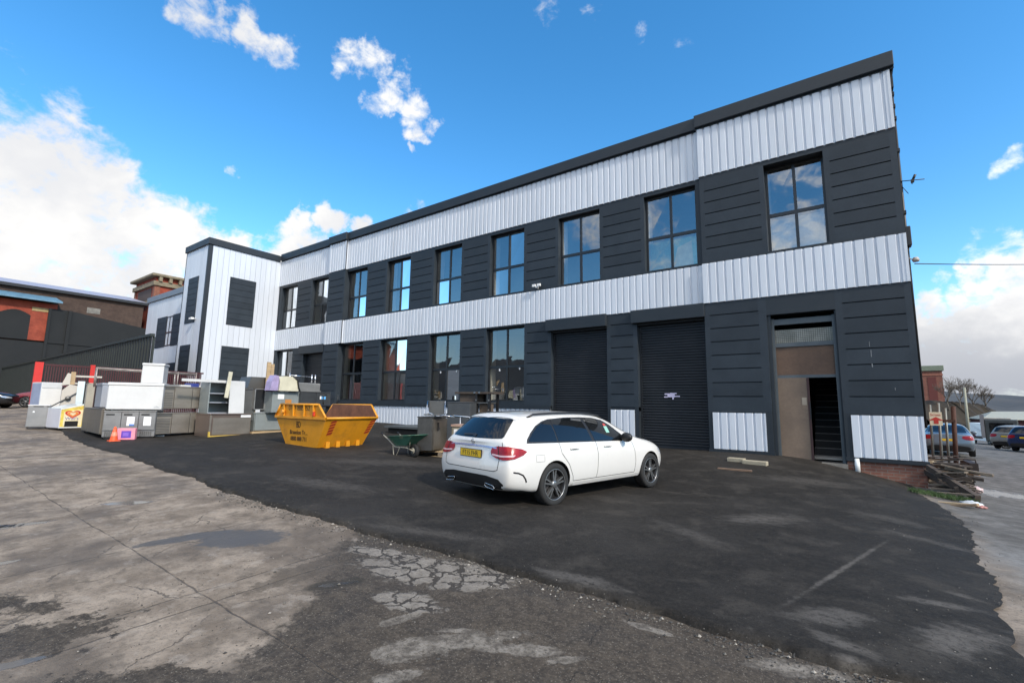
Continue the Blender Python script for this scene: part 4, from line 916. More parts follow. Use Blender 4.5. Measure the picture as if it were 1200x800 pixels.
# --- rack and clutter on top of the nearest fridge, behind the chest freezer
Pt = onX(112, 447, -18.9); Pt[2] = P7[2]+h7-.02; M = Matrix.Translation(Pt) @ Matrix.Rotation(R_(80), 4, 'Z'); ww = 2.6; hh = solve_h(Pt, 431)
mb = MB()
for y in (0, .6):
    for x in (0, ww*.45, ww*.8, ww): mb.tube([M @ Vector((x,y,-.1)), M @ Vector((x,y,hh))], .018, 8)
    mb.tube([M @ Vector((0,y,hh)), M @ Vector((ww,y,hh*.9))], .025, 8)
mb.tube([M @ Vector((0,0,hh)), M @ Vector((0,.6,hh))], .025, 8); mb.tube([M @ Vector((ww,0,hh*.9)), M @ Vector((ww,.6,hh*.9))], .025, 8)
o = mb.build('pot_rack', P('rusty_tube', (.36,.31,.28), .5, .5, .3, 5, dirt=.5)); tag(o, 'rusty tubular rack on the pile behind the long white freezer', 'rack')
Pq = G(95.5, 507, .03); aq = R_(-4); wq = solve_w(Pq, aq, 116.5); hq = solve_h(Pq, 477)
cabinet('steel_range', 'long brownish steel range, side-on behind the left end of the three-door fridge', 'cooker', (Pq, aq, wq, hq), .8, steel('brown_steel', (.20,.18,.155), .45, dirt=.6), 3, None, 'none', .08)
Pq2 = Pq.copy(); Pq2[2] = Pq[2]+hq+.005; Pq2[0] += wq*.36; hq2 = solve_h(Pq2, 449); wq2 = solve_w(Pq2, aq, 117)
t = thing('dark_freezer', 'dark grey chest freezer side-on, left of the long white one', 'freezer', tuple(Pq2), aq)
mb = MB(); mb.box(0, wq2, 0, .8, .02, hq2-.08, bev=.015); mb.build('body', GREY_E, t); mb = MB(); mb.box(-.01, wq2+.01, -.015, .81, hq2-.075, hq2, bev=.012); mb.build('lid', GREY_E, t); mb = MB(); mb.box(.1, wq2-.1, .1, .7, 0, .021); mb.build('plinth', BLACK, t)
# --- further left: light grey steel cabinet, ice-cream freezer, upright white cabinet, beige machine, blue panel, beige locker
pl = pf(29, 55, 474, 501.5, 78); t, w, h = cabinet('undercounter_fridge', 'small steel fridge with white top and dark control strip, leftmost in the pile', 'fridge', pl, .6, steel('grey_steel', (.27,.265,.26), .45), 1, None, 'none', .03, top=WHITE_E)
mb = MB(); mb.box(w*.25, w*.72, -.03, -.024, h-.075, h-.045); mb.box(w*.85, w*.97, -.03, -.024, h-.075, h-.045); mb.box(w*.25,w*.33,-.03,-.024,h-.27,h-.22,1); mb.build('control_strip', [BLACK, PAPER], t)
pl = pf(68, 96, 474, 503, 97); Pt, a, w, h = pl; dep = 1.5
t = thing('ice_cream_freezer', 'white ice cream freezer with sloping glass lid and yellow front bearing a red heart', 'freezer', tuple(Pt), a)
mb = MB(); mb.prism([(0,.05),(w,.05),(w,h),(0,h*.82)], .0, dep); mb.build('body', P('lilac_white_enamel', (.60,.60,.66), .35, 0, .04), t)
yel = P('yellow_print', (.72,.56,.12), .45, 0, .35, 2.2); cr = P('cream_print', (.74,.66,.45), .45, 0, .1)
mb = MB(); mb.prism([(.02,.08),(w-.02,.08),(w-.02,h*.97),(.02,h*.80)], -.012, .0); o = mb.build('front_panel', yel, t)
mb2 = MB(); mb2.prism([(.10,.12),(w*.92,.12),(w*.95,h*.80),(w*.5,h*.76),(.10,h*.70)], -.016, -.0121); mb2.build('print_patch', cr, o)
mb2 = MB(); mb2.box(w*.22, w*.78, -.020, -.0165, .09, h*.33); mb2.build('vent', BLACK, o)
def heart(cx, cz, s, y, w_):
    pts = []
    for k in range(40):
        q = 2*math.pi*k/40; pts.append((cx+s*1.35*16*math.sin(q)**3/17, cz+s*(13*math.cos(q)-5*math.cos(2*q)-2*math.cos(3*q)-math.cos(4*q))/17))
    n = len(pts); inn = [(cx+(p[0]-cx)*w_, cz+(p[1]-cz)*w_+s*.02) for p in pts]
    return pts, inn
mb2 = MB()
for s, w_, mi in ((.17,.72,0),(.115,.55,1)):
    o1, i1 = heart(w*.52, h*.62, s*h/.85, 0, w_); n = 40
    vs = [(x, -.0185-.001*mi, z) for x, z in o1]+[(x, -.0185-.001*mi, z) for x, z in i1]
    mb2.add(vs, [(k, (k+1) % n, n+(k+1) % n, n+k) for k in range(n)], mi)
text_mb("Wall's", .15, frame_M((w*.5, -.018, h*.43), (1,0,0), (0,0,1)), mb2, 2)
mb2.build('heart_emblem', [P('print_red', (.55,.05,.02), .5), P('print_orange', (.72,.25,.06), .5), P('print_navy', (.06,.07,.35), .5)], o, recalc=False)
mb = MB(); mb.add([(.0,.0,h*.82),(w,.0,h),(w,dep*.75,h),(0,dep*.75,h*.82),(.0,.0,h*.85),(w,.0,h*1.03),(w,dep*.75,h*1.03),(0,dep*.75,h*.85)], [(0,1,2,3),(4,5,6,7),(0,1,5,4),(1,2,6,5),(2,3,7,6),(3,0,4,7)]); mb.build('glass_lid', P('milky_lid', (.6,.66,.68), .15), t)
mb = MB(); mb.box(-.01, w+.01, -.02, .02, .04, .085); mb.build('plinth_trim', WHITE_E, t)
Pt = onD(42.5, 495, 18.9); Pt[2] = ga(Pt[0], Pt[1]); a = R_(98); w = solve_w(Pt, a, 67); h = solve_h(Pt, 447.5)
t = thing('upright_cabinet', 'tall white upright cabinet with pale blue side behind the small steel fridge', 'cabinet', tuple(Pt), a)
mb = MB(); mb.box(0, w, 0, .95, 0, h, bev=.015); mb.build('body', WHITE_E, t); mb = MB(); mb.box(.02, w-.02, -.03, 0, .1, h*.84, bev=.006); mb.build('door', P('warm_white', (.70,.69,.66), .4, 0, .05), t)
mb = MB(); mb.box(.02, w-.02, -.02, 0, h*.86, h-.02); mb.build('header', WHITE_E, t)
mb = MB(); mb.box(-.012,0,.03,.9,.05,h-.05); mb.build('side_panel', P('pale_blue_sheet', (.30,.35,.48), .45), t)
a = R_(80); Pt = onD(68, 490, 18.3); Pt[2] = ga(Pt[0], Pt[1]); w = solve_w(Pt, a, 85); h = solve_h(Pt, 450)
t = thing('beige_machine', 'beige bakery machine with a crossing steel rod and top frame, behind the ice cream freezer', 'machine', tuple(Pt), a)
mb = MB(); mb.prism([(0,0),(w,0),(w,h*.97),(.2,h),(0,h*.85)], 0, .8); mb.build('housing', P('beige_enamel', (.50,.46,.40), .45, 0, .06, 2, dirt=.2), t)
mb = MB(); mb.tube([(-.25,-.05,h*.45),(w*1.1,-.06,h*.82)], .022); mb.lathe([(0,.0),(.09,.0),(.09,.05),(0,.05)], Matrix.Translation((w*.45,-.04,h*.66)) @ Matrix.Rotation(R_(90), 4, 'X'), 10); mb.build('rod', STEEL_D, t)
mb = MB(); mb.box(.15,w+.7,.1,.2,h+.30,h+.37); mb.box(.15,w+.7,.1,.2,h+.02,h+.08); mb.box(.2,.34,.05,.25,h,h+.5,1); mb.prism([(-.05,h-.05),(.2,h),(.2,h+.42),(.1,h+.45)],.0,.3); mb.build('top_frame', [P('beige_enamel', (.5,.46,.4), .45), WOODP], t)
Pt = onD(86, 488, 17.6); Pt[2] = ga(Pt[0], Pt[1]); w = solve_w(Pt, a, 93); h = solve_h(Pt, 446.5)
mb = MB(); mb.box(0, w, 0, .12, 0, h, M=Matrix.Translation(Pt) @ Matrix.Rotation(a, 4, 'Z'), bev=.01); mb.box(w, w+.12, .01, .11, 0, h-.02, 1, M=Matrix.Translation(Pt) @ Matrix.Rotation(a, 4, 'Z'))
o = mb.build('door_panel', [P('pale_mint_panel', (.60,.68,.69), .4), BLACK]); tag(o, 'pale mint freezer door standing upright with black rubber edge', 'door')
Pt = onD(96, 500, 16.4); Pt[2] = ga(Pt[0], Pt[1]); w = solve_w(Pt, a, 105); h = solve_h(Pt, 449)
cabinet('beige_locker', 'narrow beige locker with faded red sticker between the mint door and the long white freezer', 'locker', (Pt, a, w, h), .8, P('dull_beige', (.33,.30,.24), .5, 0, .12, 2, dirt=.4), 1, None, 'none')
# --- traffic cone, pink box, hose
q = G(131.5, 516.5, .05); q[0] += .12; t = thing('traffic_cone', 'orange traffic cone standing in front of the three-door grey fridge', 'cone', (q[0], q[1], ga(q[0], q[1])))
OR = P('cone_orange', (.75,.10,.025), .5, 0, .1); mb = MB(); mb.box(-.125,.125,-.125,.125,0,.03,bev=.01); mb.build('base', OR, t)
mb = MB(); mb.lathe([(.095,.03),(.078,.14),(.055,.27),(.024,.40),(.0,.405)], None, 20); mb.build('cone', OR, t)
mb = MB(); mb.lathe([(.080,.15),(.058,.26)], None, 20); mb.build('band', P('cone_band', (.75,.25,.15), .4), t)
q = G(136, 516, .05); M = Matrix.Translation((q[0], q[1], q[2])) @ Matrix.Rotation(R_(55), 4, 'Z') @ Matrix.Rotation(R_(8), 4, 'Y')
t = thing('pink_box', 'bright pink cardboard box with a purple square, tilted beside the orange cone', 'box', tuple(q), R_(58))
mb = MB(); mb.box(0,.42,0,.16,.02,.34,bev=.006); mb.build('carton', P('pink_card', (.80,.28,.36), .5, 0, .05), t)
mb = MB(); mb.box(.10,.33,-.004,.0,.07,.27); mb.box(.14,.27,-.006,-.004,.12,.22,1); mb.build('print', [P('print_purple', (.12,.06,.42), .5), P('print_lilac', (.22,.12,.55), .5)], t)
q = G(156, 512, .05); mb = MB(); hs = []
for k in range(16): 
    s = k/15; hs.append((q[0]+.12+.35*s, q[1]-.1+.75*s, q[2]+.03+.55*(1-s)**3))
mb.tube(hs, .028, 8); o = mb.build('white_hose', P('white_hose', (.66,.66,.66), .4)); tag(o, 'thick white hose hanging down the front of the three-door fridge', 'hose')

# ------------------------------------------------------------------ yellow skip
YEL = P('skip_yellow', (.64,.27,.013), .45, 0, .10, 2.2, dirt=.55, dirtcol=(.30,.13,.03)); RUST = P('skip_rust', (.16,.065,.035), .85, 0, .35, 4, dirt=.5, dirtcol=(.07,.035,.025), bump=.2)
sp0 = G(371, 525.6, .05); spL = G(335, 519.7, .05); spR = G(428, 522.2, .05)
sa = math.atan2(sp0[1]-spL[1], sp0[0]-spL[0]); skip_org = Vector(sp0)
SL = float(np.hypot(*(sp0-spL)[:2])); SWd = float(np.hypot(*(spR-sp0)[:2]))+.05
rimR = onY(385.2, 490.2, sp0[1]); rimL = onY(325.3, 484.5, sp0[1]); topR = onY(377.3, 474.2, sp0[1]); topL = onY(332.5, 473, sp0[1])
print('SKIP', sp0, spL, spR, 'rim', rimR, rimL, 'top', topR, topL)
xr, xl = rimR[0]-sp0[0], rimL[0]-sp0[0]; zr = rimR[2]-sp0[2]; zt = topR[2]-sp0[2]; xtr, xtl = topR[0]-sp0[0], topL[0]-sp0[0]
SWt = SWd+.12
t = thing('skip', 'yellow builders skip with red hazard stripes and rusty inside', 'skip', tuple(sp0), sa)
def skip_side(y, o):        # side plate from base to the raised rim
    return [(-SL,y,.02),(0,y,.02),(xr,y+o,zr),(xtr,y+o*1.2,zt),(xtl,y+o*1.2,zt),(xl,y+o,zr)]
mb = MB(); e = .02
A = skip_side(0, -.06); B = skip_side(SWd, .13)
Ai = [(x*.985, y+e, z+.01) for x, y, z in A]; Bi = [(x*.985, y-e, z+.01) for x, y, z in B]
mb.add(A, [(0,1,2,5),(5,2,3,4)]); mb.add(B, [(0,1,2,5),(5,2,3,4)])
mb.add(Ai, [(0,1,2,5),(5,2,3,4)], 1); mb.add(Bi, [(0,1,2,5),(5,2,3,4)], 1)
mb.add([A[1], B[1], B[2], A[2]], [(0,1,2,3)]); mb.add([A[0], B[0], B[5], A[5]], [(0,1,2,3)]); mb.add([A[0], A[1], B[1], B[0]], [(0,1,2,3)])
mb.add([Ai[1], Bi[1], Bi[2], Ai[2]], [(0,1,2,3)], 1); mb.add([Ai[0], Bi[0], Bi[5], Ai[5]], [(0,1,2,3)], 1); mb.add([Ai[0], Ai[1], Bi[1], Bi[0]], [(0,1,2,3)], 1)
mb.build('shell', [YEL, RUST], t, recalc=False)
mb = MB(); r = .03
for S, dy in ((A, -.01), (B, .01)):
    off = lambda p: (p[0], p[1]+dy, p[2])
    mb.tube([off(S[2]), off(S[3])], r, 8); mb.tube([off(S[3]), off(S[4])], r, 8); mb.tube([off(S[4]), off(S[5])], r, 8)
mb.tube([A[2], B[2]], r*1.1, 8); mb.tube([A[5], B[5]], r*1.1, 8); mb.build('rim', YEL, t)
mb = MB(); mb.box(xl+.02, xr-.02, A[2][1]-.045, A[2][1]+.0, zr-.035, zr+.03); mb.box(xl+.02, xr-.02, B[2][1], B[2][1]+.045, zr-.035, zr+.03); mb.build('side_rail', YEL, t)
for f in (.10,.36,.64,.88):
    x = xtl+(xtr-xtl)*f; mb = MB(); mb.box(x-.025, x+.025, A[3][1]-.04, A[3][1]-.0, zr+.02, zt-.01); mb.build('stiffener', YEL, t)
mb = MB(); mb.tube([(xtl+.25,A[3][1]-.05,zr+.14),(xtl+.25,A[3][1]-.12,zr+.14)], .05, 12); mb.build('lifting_pin', P('skip_orange', (.75,.3,.03), .5), t)
mb = MB(); mb.box(xtr-.22, xtr-.16, A[3][1]-.045, A[3][1]-.0, zr+.05, zr+.16); mb.build('tally_mark', P('print_red', (.55,.05,.02), .5), t)
# lugs at the foot of the near end
nx_ = Vector((zr-.02, 0, -xr)).normalized()
for f in (.18,.40,.62,.84):
    mb = MB(); y = SWd*f; mb.box(-.03, .10, y-.055, y+.055, .0, .16); mb.build('lug', YEL, t)
# hazard stripes
def endP(f, zf, off): 
    z = .02+(zr-.02)*zf; x = xr*zf; y0 = 0-.06*zf; y1 = SWd+.13*zf
    return Vector((x, y0+(y1-y0)*f, z))+nx_*off
for f0 in (.10,.88):
    f1 = f0+.09; mb = MB()
    mb.add([endP(f0-.0,.42,.004), endP(f1,.42,.004), endP(f1+.03,.93,.004), endP(f0+.03,.93,.004)], [(0,1,2,3)], 0)
    for k in range(5):
        a0, a1 = .43+k*.10, .43+k*.10+.055
        mb.add([endP(f0,a0,.006), endP(f1+.01,a0+.045,.006), endP(f1+.015,min(.93,a1+.045),.006), endP(f0+.01,a1,.006)], [(0,1,2,3)], 1)
    mb.build('hazard_stripes', [P('stripe_orange', (.6,.16,.02), .5), P('stripe_red', (.26,.02,.012), .5)], t, recalc=False)
INK = P('black_lettering', (.02,.017,.012), .6)
def sideT(body, size, x, z, sx=1.):
    f = (z-.02)/(zr-.02); y = -.06*min(f, 1.0)-(.012*(f-1) if f > 1 else 0)-.006
    tilt = Vector((0, -.06, zr-.02)).normalized()
    return frame_M((x, y, z), (1,0,0), tilt), body, size, sx
mb = MB(); cx = (xl+xr)/2
for body, size, x, z, sx in (('0777 888 052', .20, (xtl+xtr)/2-.02, (zr+zt)/2+.07, .95), ('BD', .24, cx-.05, zr-.20, .7), ('Brandon Tr...', .16, cx-.05, zr-.40, 1.), ('0800 888 711', .16, cx-.05, zr-.57, .9)):
    M, b_, s_, sx_ = sideT(body, size, x, z, sx); text_mb(b_, s_, M, mb, 0, .002, sx_)
mb.build('lettering', INK, t, recalc=False)

# ------------------------------------------------------------------ low dark platform, dark fridge on a pallet, wheelbarrow, oddments (left of the car)
q = onY(437, 497, 11.6); zpl = q[2]; t = thing('low_platform', 'low dark platform with grey sheet top between the skip and the pallet', 'platform', (-11.2, 12.3, .45))
mb = MB(); mb.box(-2.6,1.9,-1.0,1.6,zpl-.45-.07,zpl-.45); mb.build('top', P('grey_sheet', (.10,.11,.115), .5, .2, .15), t)
for k in range(24): pass
mb = MB(); mb.box(-2.5,1.8,-.9,1.5,0,zpl-.45-.07); mb.build('base', P('dark_base', (.018,.018,.018), .9), t)
q = G(503, 536, .05); ang = R_(28)
t = thing('pallet', 'pale timber pallet under the dark steel fridge', 'pallet', (q[0]-.15, q[1]+.1, q[2]), ang)
for k in range(5): mb = MB(); mb.box(-.35,.95,.0+.2*k,.14+.2*k,.115,.138); mb.build('deck_board', WOODP, t)
for x in (-.35,.25,.85): mb = MB(); mb.box(x,x+.1,0,.95,.02,.113); mb.build('bearer', WOODW, t)
mb = MB(); mb.box(-.35,.95,0,.1,0,.019); mb.box(-.35,.95,.85,.95,0,.019); mb.build('base_board', WOODP, t)
Pt = onD(488, 526.5, 11.35); Pt[2] = q[2]+.14; a = R_(20)
wl_ = solve_w(Pt, a, 505.5); h_ = solve_h(Pt, 489)
t = thing('steel_fridge', 'dull dark steel fridge with a worn door, standing on the pallet', 'fridge', tuple(Pt), a)
DS = P('tarnished_steel', (.10,.095,.088), .42, .6, .22, 1.5, dirt=.5, dirtcol=(.05,.04,.035)); DS2 = P('tarnished_steel_door', (.13,.115,.095), .36, .6, .25, 1.5, dirt=.6, dirtcol=(.06,.05,.035))
mb = MB(); mb.box(0, wl_, 0, .80, .03, h_, bev=.012); mb.build('body', DS, t)
mb = MB(); mb.box(wl_, wl_+.04, .02, .79, .05, h_-.03, bev=.006); o = mb.build('door', DS2, t)
mb = MB(); mb.box(wl_+.04, wl_+.075, .20, .24, h_-.32, h_-.12); mb.box(wl_+.04, wl_+.05, .26, .34, h_-.29, h_-.24); mb.build('handle', BLACK, o)
mb = MB(); mb.box(-.01, wl_+.03, -.01, .81, h_, h_+.025); mb.build('top', DS, t)
# small steel sink tray on top of it, with tubular legs
Pt2 = onD(500, 490, 11.6); Pt2[2] = Pt[2]+h_+.03; M = Matrix.Translation(Pt2) @ Matrix.Rotation(R_(24), 4, 'Z')
t = thing('steel_chair', 'upturned steel seat with bent tube frame on top of the dark fridge', 'chair', tuple(Pt2), R_(24))
hh = solve_h(Pt2, 469.5); mb = MB(); mb.box(0,.42,.12,.15,.05,hh,bev=.01); mb.box(.02,.40,-.25,.14,.03,.06); mb.build('seat', STEEL_D, t)
mb = MB(); mb.tube([(-.02,.1,hh),(.0,.0,.22),(.10,-.1,.08),(.3,-.2,.03)], .017); mb.tube([(.43,.1,hh),(.43,.1,.05),(.43,-.2,.04),(.75,-.1,.0)], .017); mb.build('frame', CHROME, t)
# grey sheet case, rail and beige crates behind the car
Pt = onY(524, 489, 10.6); Pt[2] = solve_h(Pt, 489)+Pt[2]; w = solve_w(Pt, R_(15), 551); g0 = ga(Pt[0], Pt[1]); h = solve_h(np.array([Pt[0], Pt[1], g0]), 470.5)
cabinet('grey_case', 'tall dark grey metal case behind the tubular rail, left of the black trolley', 'cabinet', (np.array([Pt[0], Pt[1], g0]), R_(15), w, h), .6, P('slate_metal', (.07,.075,.08), .5, .3), 1, None, 'none')
Pt = onY(523, 500, 9.5); g0 = ga(Pt[0], Pt[1]); mb = MB(); z1 = solve_h(np.array([Pt[0], Pt[1], g0]), 484.5); ww = solve_w(Pt, R_(12), 553); M = Matrix.Translation((Pt[0], Pt[1], g0)) @ Matrix.Rotation(R_(12), 4, 'Z')
mb.tube([M @ Vector(p) for p in ((0,0,.3),(0,0,z1),(ww*.35,0,z1-.06),(ww*.9,0,z1-.08),(ww,0,z1-.2),(ww,0,0))], .022, 8); mb.tube([M @ Vector(p) for p in ((ww*.55,0,z1-.07),(ww*.55,0,0))], .018, 8); mb.tube([M @ Vector(p) for p in ((0,0,.3),(0,0,0))], .018, 8)
o = mb.build('chrome_stand', CHROME); tag(o, 'bent chrome tube stand between the dark fridge and the white car', 'stand')
Pt = onY(529, 516, 9.0); g0 = ga(Pt[0], Pt[1]); h = solve_h(np.array([Pt[0], Pt[1], g0]), 497); t = thing('beige_crate', 'beige timber crate with white notice and pinkish lid beside the rear of the car', 'crate', (Pt[0], Pt[1], g0), R_(18))
mb = MB(); mb.box(0,.8,0,.5,0,h-.05,bev=.006); mb.build('box', P('dull_board', (.22,.20,.15), .7, 0, .15, 2, dirt=.4), t); mb = MB(); mb.box(-.02,.82,-.02,.52,h-.05,h); mb.build('lid', P('pinkish_wood', (.36,.24,.19), .7), t); mb = MB(); mb.box(.06,.2,-.006,0,.3*h,h*.85); mb.build('notice', PAPER, t)
# black trolley with glittering castors and bolts
Pt = onY(556, 500, 11.2); g0 = ga(Pt[0], Pt[1]); w = solve_w(np.array([Pt[0], Pt[1], g0]), R_(8), 573); h = solve_h(np.array([Pt[0], Pt[1], g0]), 459)
t = thing('black_trolley', 'tall black steel trolley with bright bolts, standing before the ground-floor window', 'trolley', (Pt[0], Pt[1], g0), R_(8))
for x in (0, w-.07):
    for y in (0,.5): mb = MB(); mb.box(x,x+.07,y,y+.07,0,h); mb.build('post', BLACK, t)
for z in (.4,.95,h-.35): mb = MB(); mb.box(.07,w-.07,0,.57,z,z+.035); mb.build('shelf', STEEL_D, t)
mb = MB(); mb.box(-.75,w+.15,-.02,.6,h-.06,h); mb.box(-.6,.0,.05,.5,h-.32,h-.06); mb.build('top', WOODD, t)
mb = MB(); mb.box(.1,w-.1,.1,.4,h*.5,h-.36); mb.build('carton', P('brown_card', (.10,.075,.055), .8), t)
mb = MB()
for x in (.035, w-.035):
    for z in (h-.55,h-.85,h-1.15,h-.25): mb.box(x-.025,x+.025,-.012,0,z-.025,z+.025)
mb.box(-.05,.02,-.03,-.02,h-.05,h-.0); mb.box(.12,.19,-.03,-.02,h-.05,h-.0); mb.box(w*.55,w*.85,-.01,.09,h-.98,h-.92); mb.build('bolt', CHROME, t)
# wheelbarrow
q = G(484, 535.5, .05); t = thing('wheelbarrow', 'green wheelbarrow with mud-splashed tray and pale tube frame', 'wheelbarrow', tuple(q), R_(-8)); t.scale = (.82,.82,.82)
GR = P('barrow_green', (.03,.105,.068), .55, 0, .2, 4, dirt=.9, dirtcol=(.26,.24,.15)); TUB = P('pale_tube', (.33,.31,.25), .5, .2, .2, 4, dirt=.4)
mb = MB(); mb.lathe([(.0,-.05),(.13,-.05),(.19,-.045),(.19,.045),(.13,.05),(0,.05)], Matrix.Translation((.05,0,.19)) @ Matrix.Rotation(R_(90), 4, 'X'), 20); o = mb.build('wheel', RUBBER, t)
mb = MB(); mb.lathe([(.0,-.06),(.08,-.06),(.09,.06),(0,.06)], Matrix.Translation((.05,0,.19)) @ Matrix.Rotation(R_(90), 4, 'X'), 12); mb.build('hub', TUB, o)
lo = [(-.62,-.2,.30),(-.05,-.2,.34),(-.05,.2,.34),(-.62,.2,.30)]; hi = [(-.88,-.33,.56),(.34,-.30,.66),(.34,.30,.66),(-.88,.33,.56)]
mb = MB(); mb.add(lo+hi, [(0,1,2,3),(0,1,5,4),(1,2,6,5),(2,3,7,6),(3,0,4,7)]); mb.add([(x*.97, y*.95, z+.012) for x, y, z in lo]+[(x*.98, y*.97, z-.0) for x, y, z in hi], [(0,1,2,3),(0,1,5,4),(1,2,6,5),(2,3,7,6),(3,0,4,7)]); mb.tube(hi, .014, 8, closed=True); mb.build('tray', GR, t)
mb = MB()
for s in (-1, 1):
    mb.tube([(.10,s*.07,.19),(-.1,s*.16,.27),(-.6,s*.24,.27),(-1.0,s*.28,.50),(-1.28,s*.29,.62)], .017, 8); mb.tube([(.0,s*.14,.25),(.12,s*.2,.63)], .014, 8)
mb.build('frame', TUB, t)
for s in (-1, 1): mb = MB(); mb.tube([(-.38,s*.22,.28),(-.48,s*.26,.01),(-.62,s*.26,.01),(-.72,s*.24,.32)], .016, 8); mb.build('leg', TUB, t)
for s in (-1, 1): mb = MB(); mb.tube([(-1.2,s*.288,.585),(-1.32,s*.29,.64)], .022, 8); mb.build('grip', BLACK, t)
# blocks and batten in front of the left panel of the doorway
for u, v, L, lab in ((862, 541.5, .40, 'pale concrete block left of the doorway, nearer the roller shutter'), (884, 545, .55, 'pale concrete block left of the doorway, nearer the tan door')):
    q = G(u, v, .05); mb = MB(); mb.box(-L/2, L/2, -.1, .1, 0, .10, M=Matrix.Translation(q+np.array([0,.12,0])) @ Matrix.Rotation(R_(-6), 4, 'Z'), bev=.012)
    o = mb.build('concrete_block', P('block_concrete', (.34,.30,.22), .9, 0, .15, 6, dirt=.4)); tag(o, lab, 'block', 'blocks left of the doorway')
q = G(862, 551, .05); mb = MB(); mb.box(-.38, .34, -.06, .06, 0, .035, M=Matrix.Translation(q) @ Matrix.Rotation(R_(4), 4, 'Z')); o = mb.build('timber_batten', P('reddish_timber', (.17,.11,.075), .8, 0, .2, 4)); tag(o, 'short brown timber batten lying flat on the tarmac left of the doorway', 'timber')

# slot drain in the old concrete at the left edge of the view
q0, q1 = G(-70, 621), G(42, 613.5); dv = Vector((q1[0]-q0[0], q1[1]-q0[1], 0)); Ld = dv.length; t = thing('drain_channel', 'narrow black slot drain set in the old concrete near the left edge', 'drain', tuple(q0), math.atan2(dv.y, dv.x))
zo = gz(q1[0], q1[1])-q0[2]
mb = MB(); mb.box(0, Ld, -.05, .05, -.02, .006+max(0, zo)*.5); mb.build('channel', BLACK, t)
mb = MB()
for k in range(int(Ld/.09)): mb.box(.03+k*.09, .055+k*.09, -.048, .048, .006+max(0, zo)*.5, .010+max(0, zo)*.5)
tag(mb.build('grating', P('dark_cast_iron', (.03,.028,.026), .7, .3, .2), t), None, None)
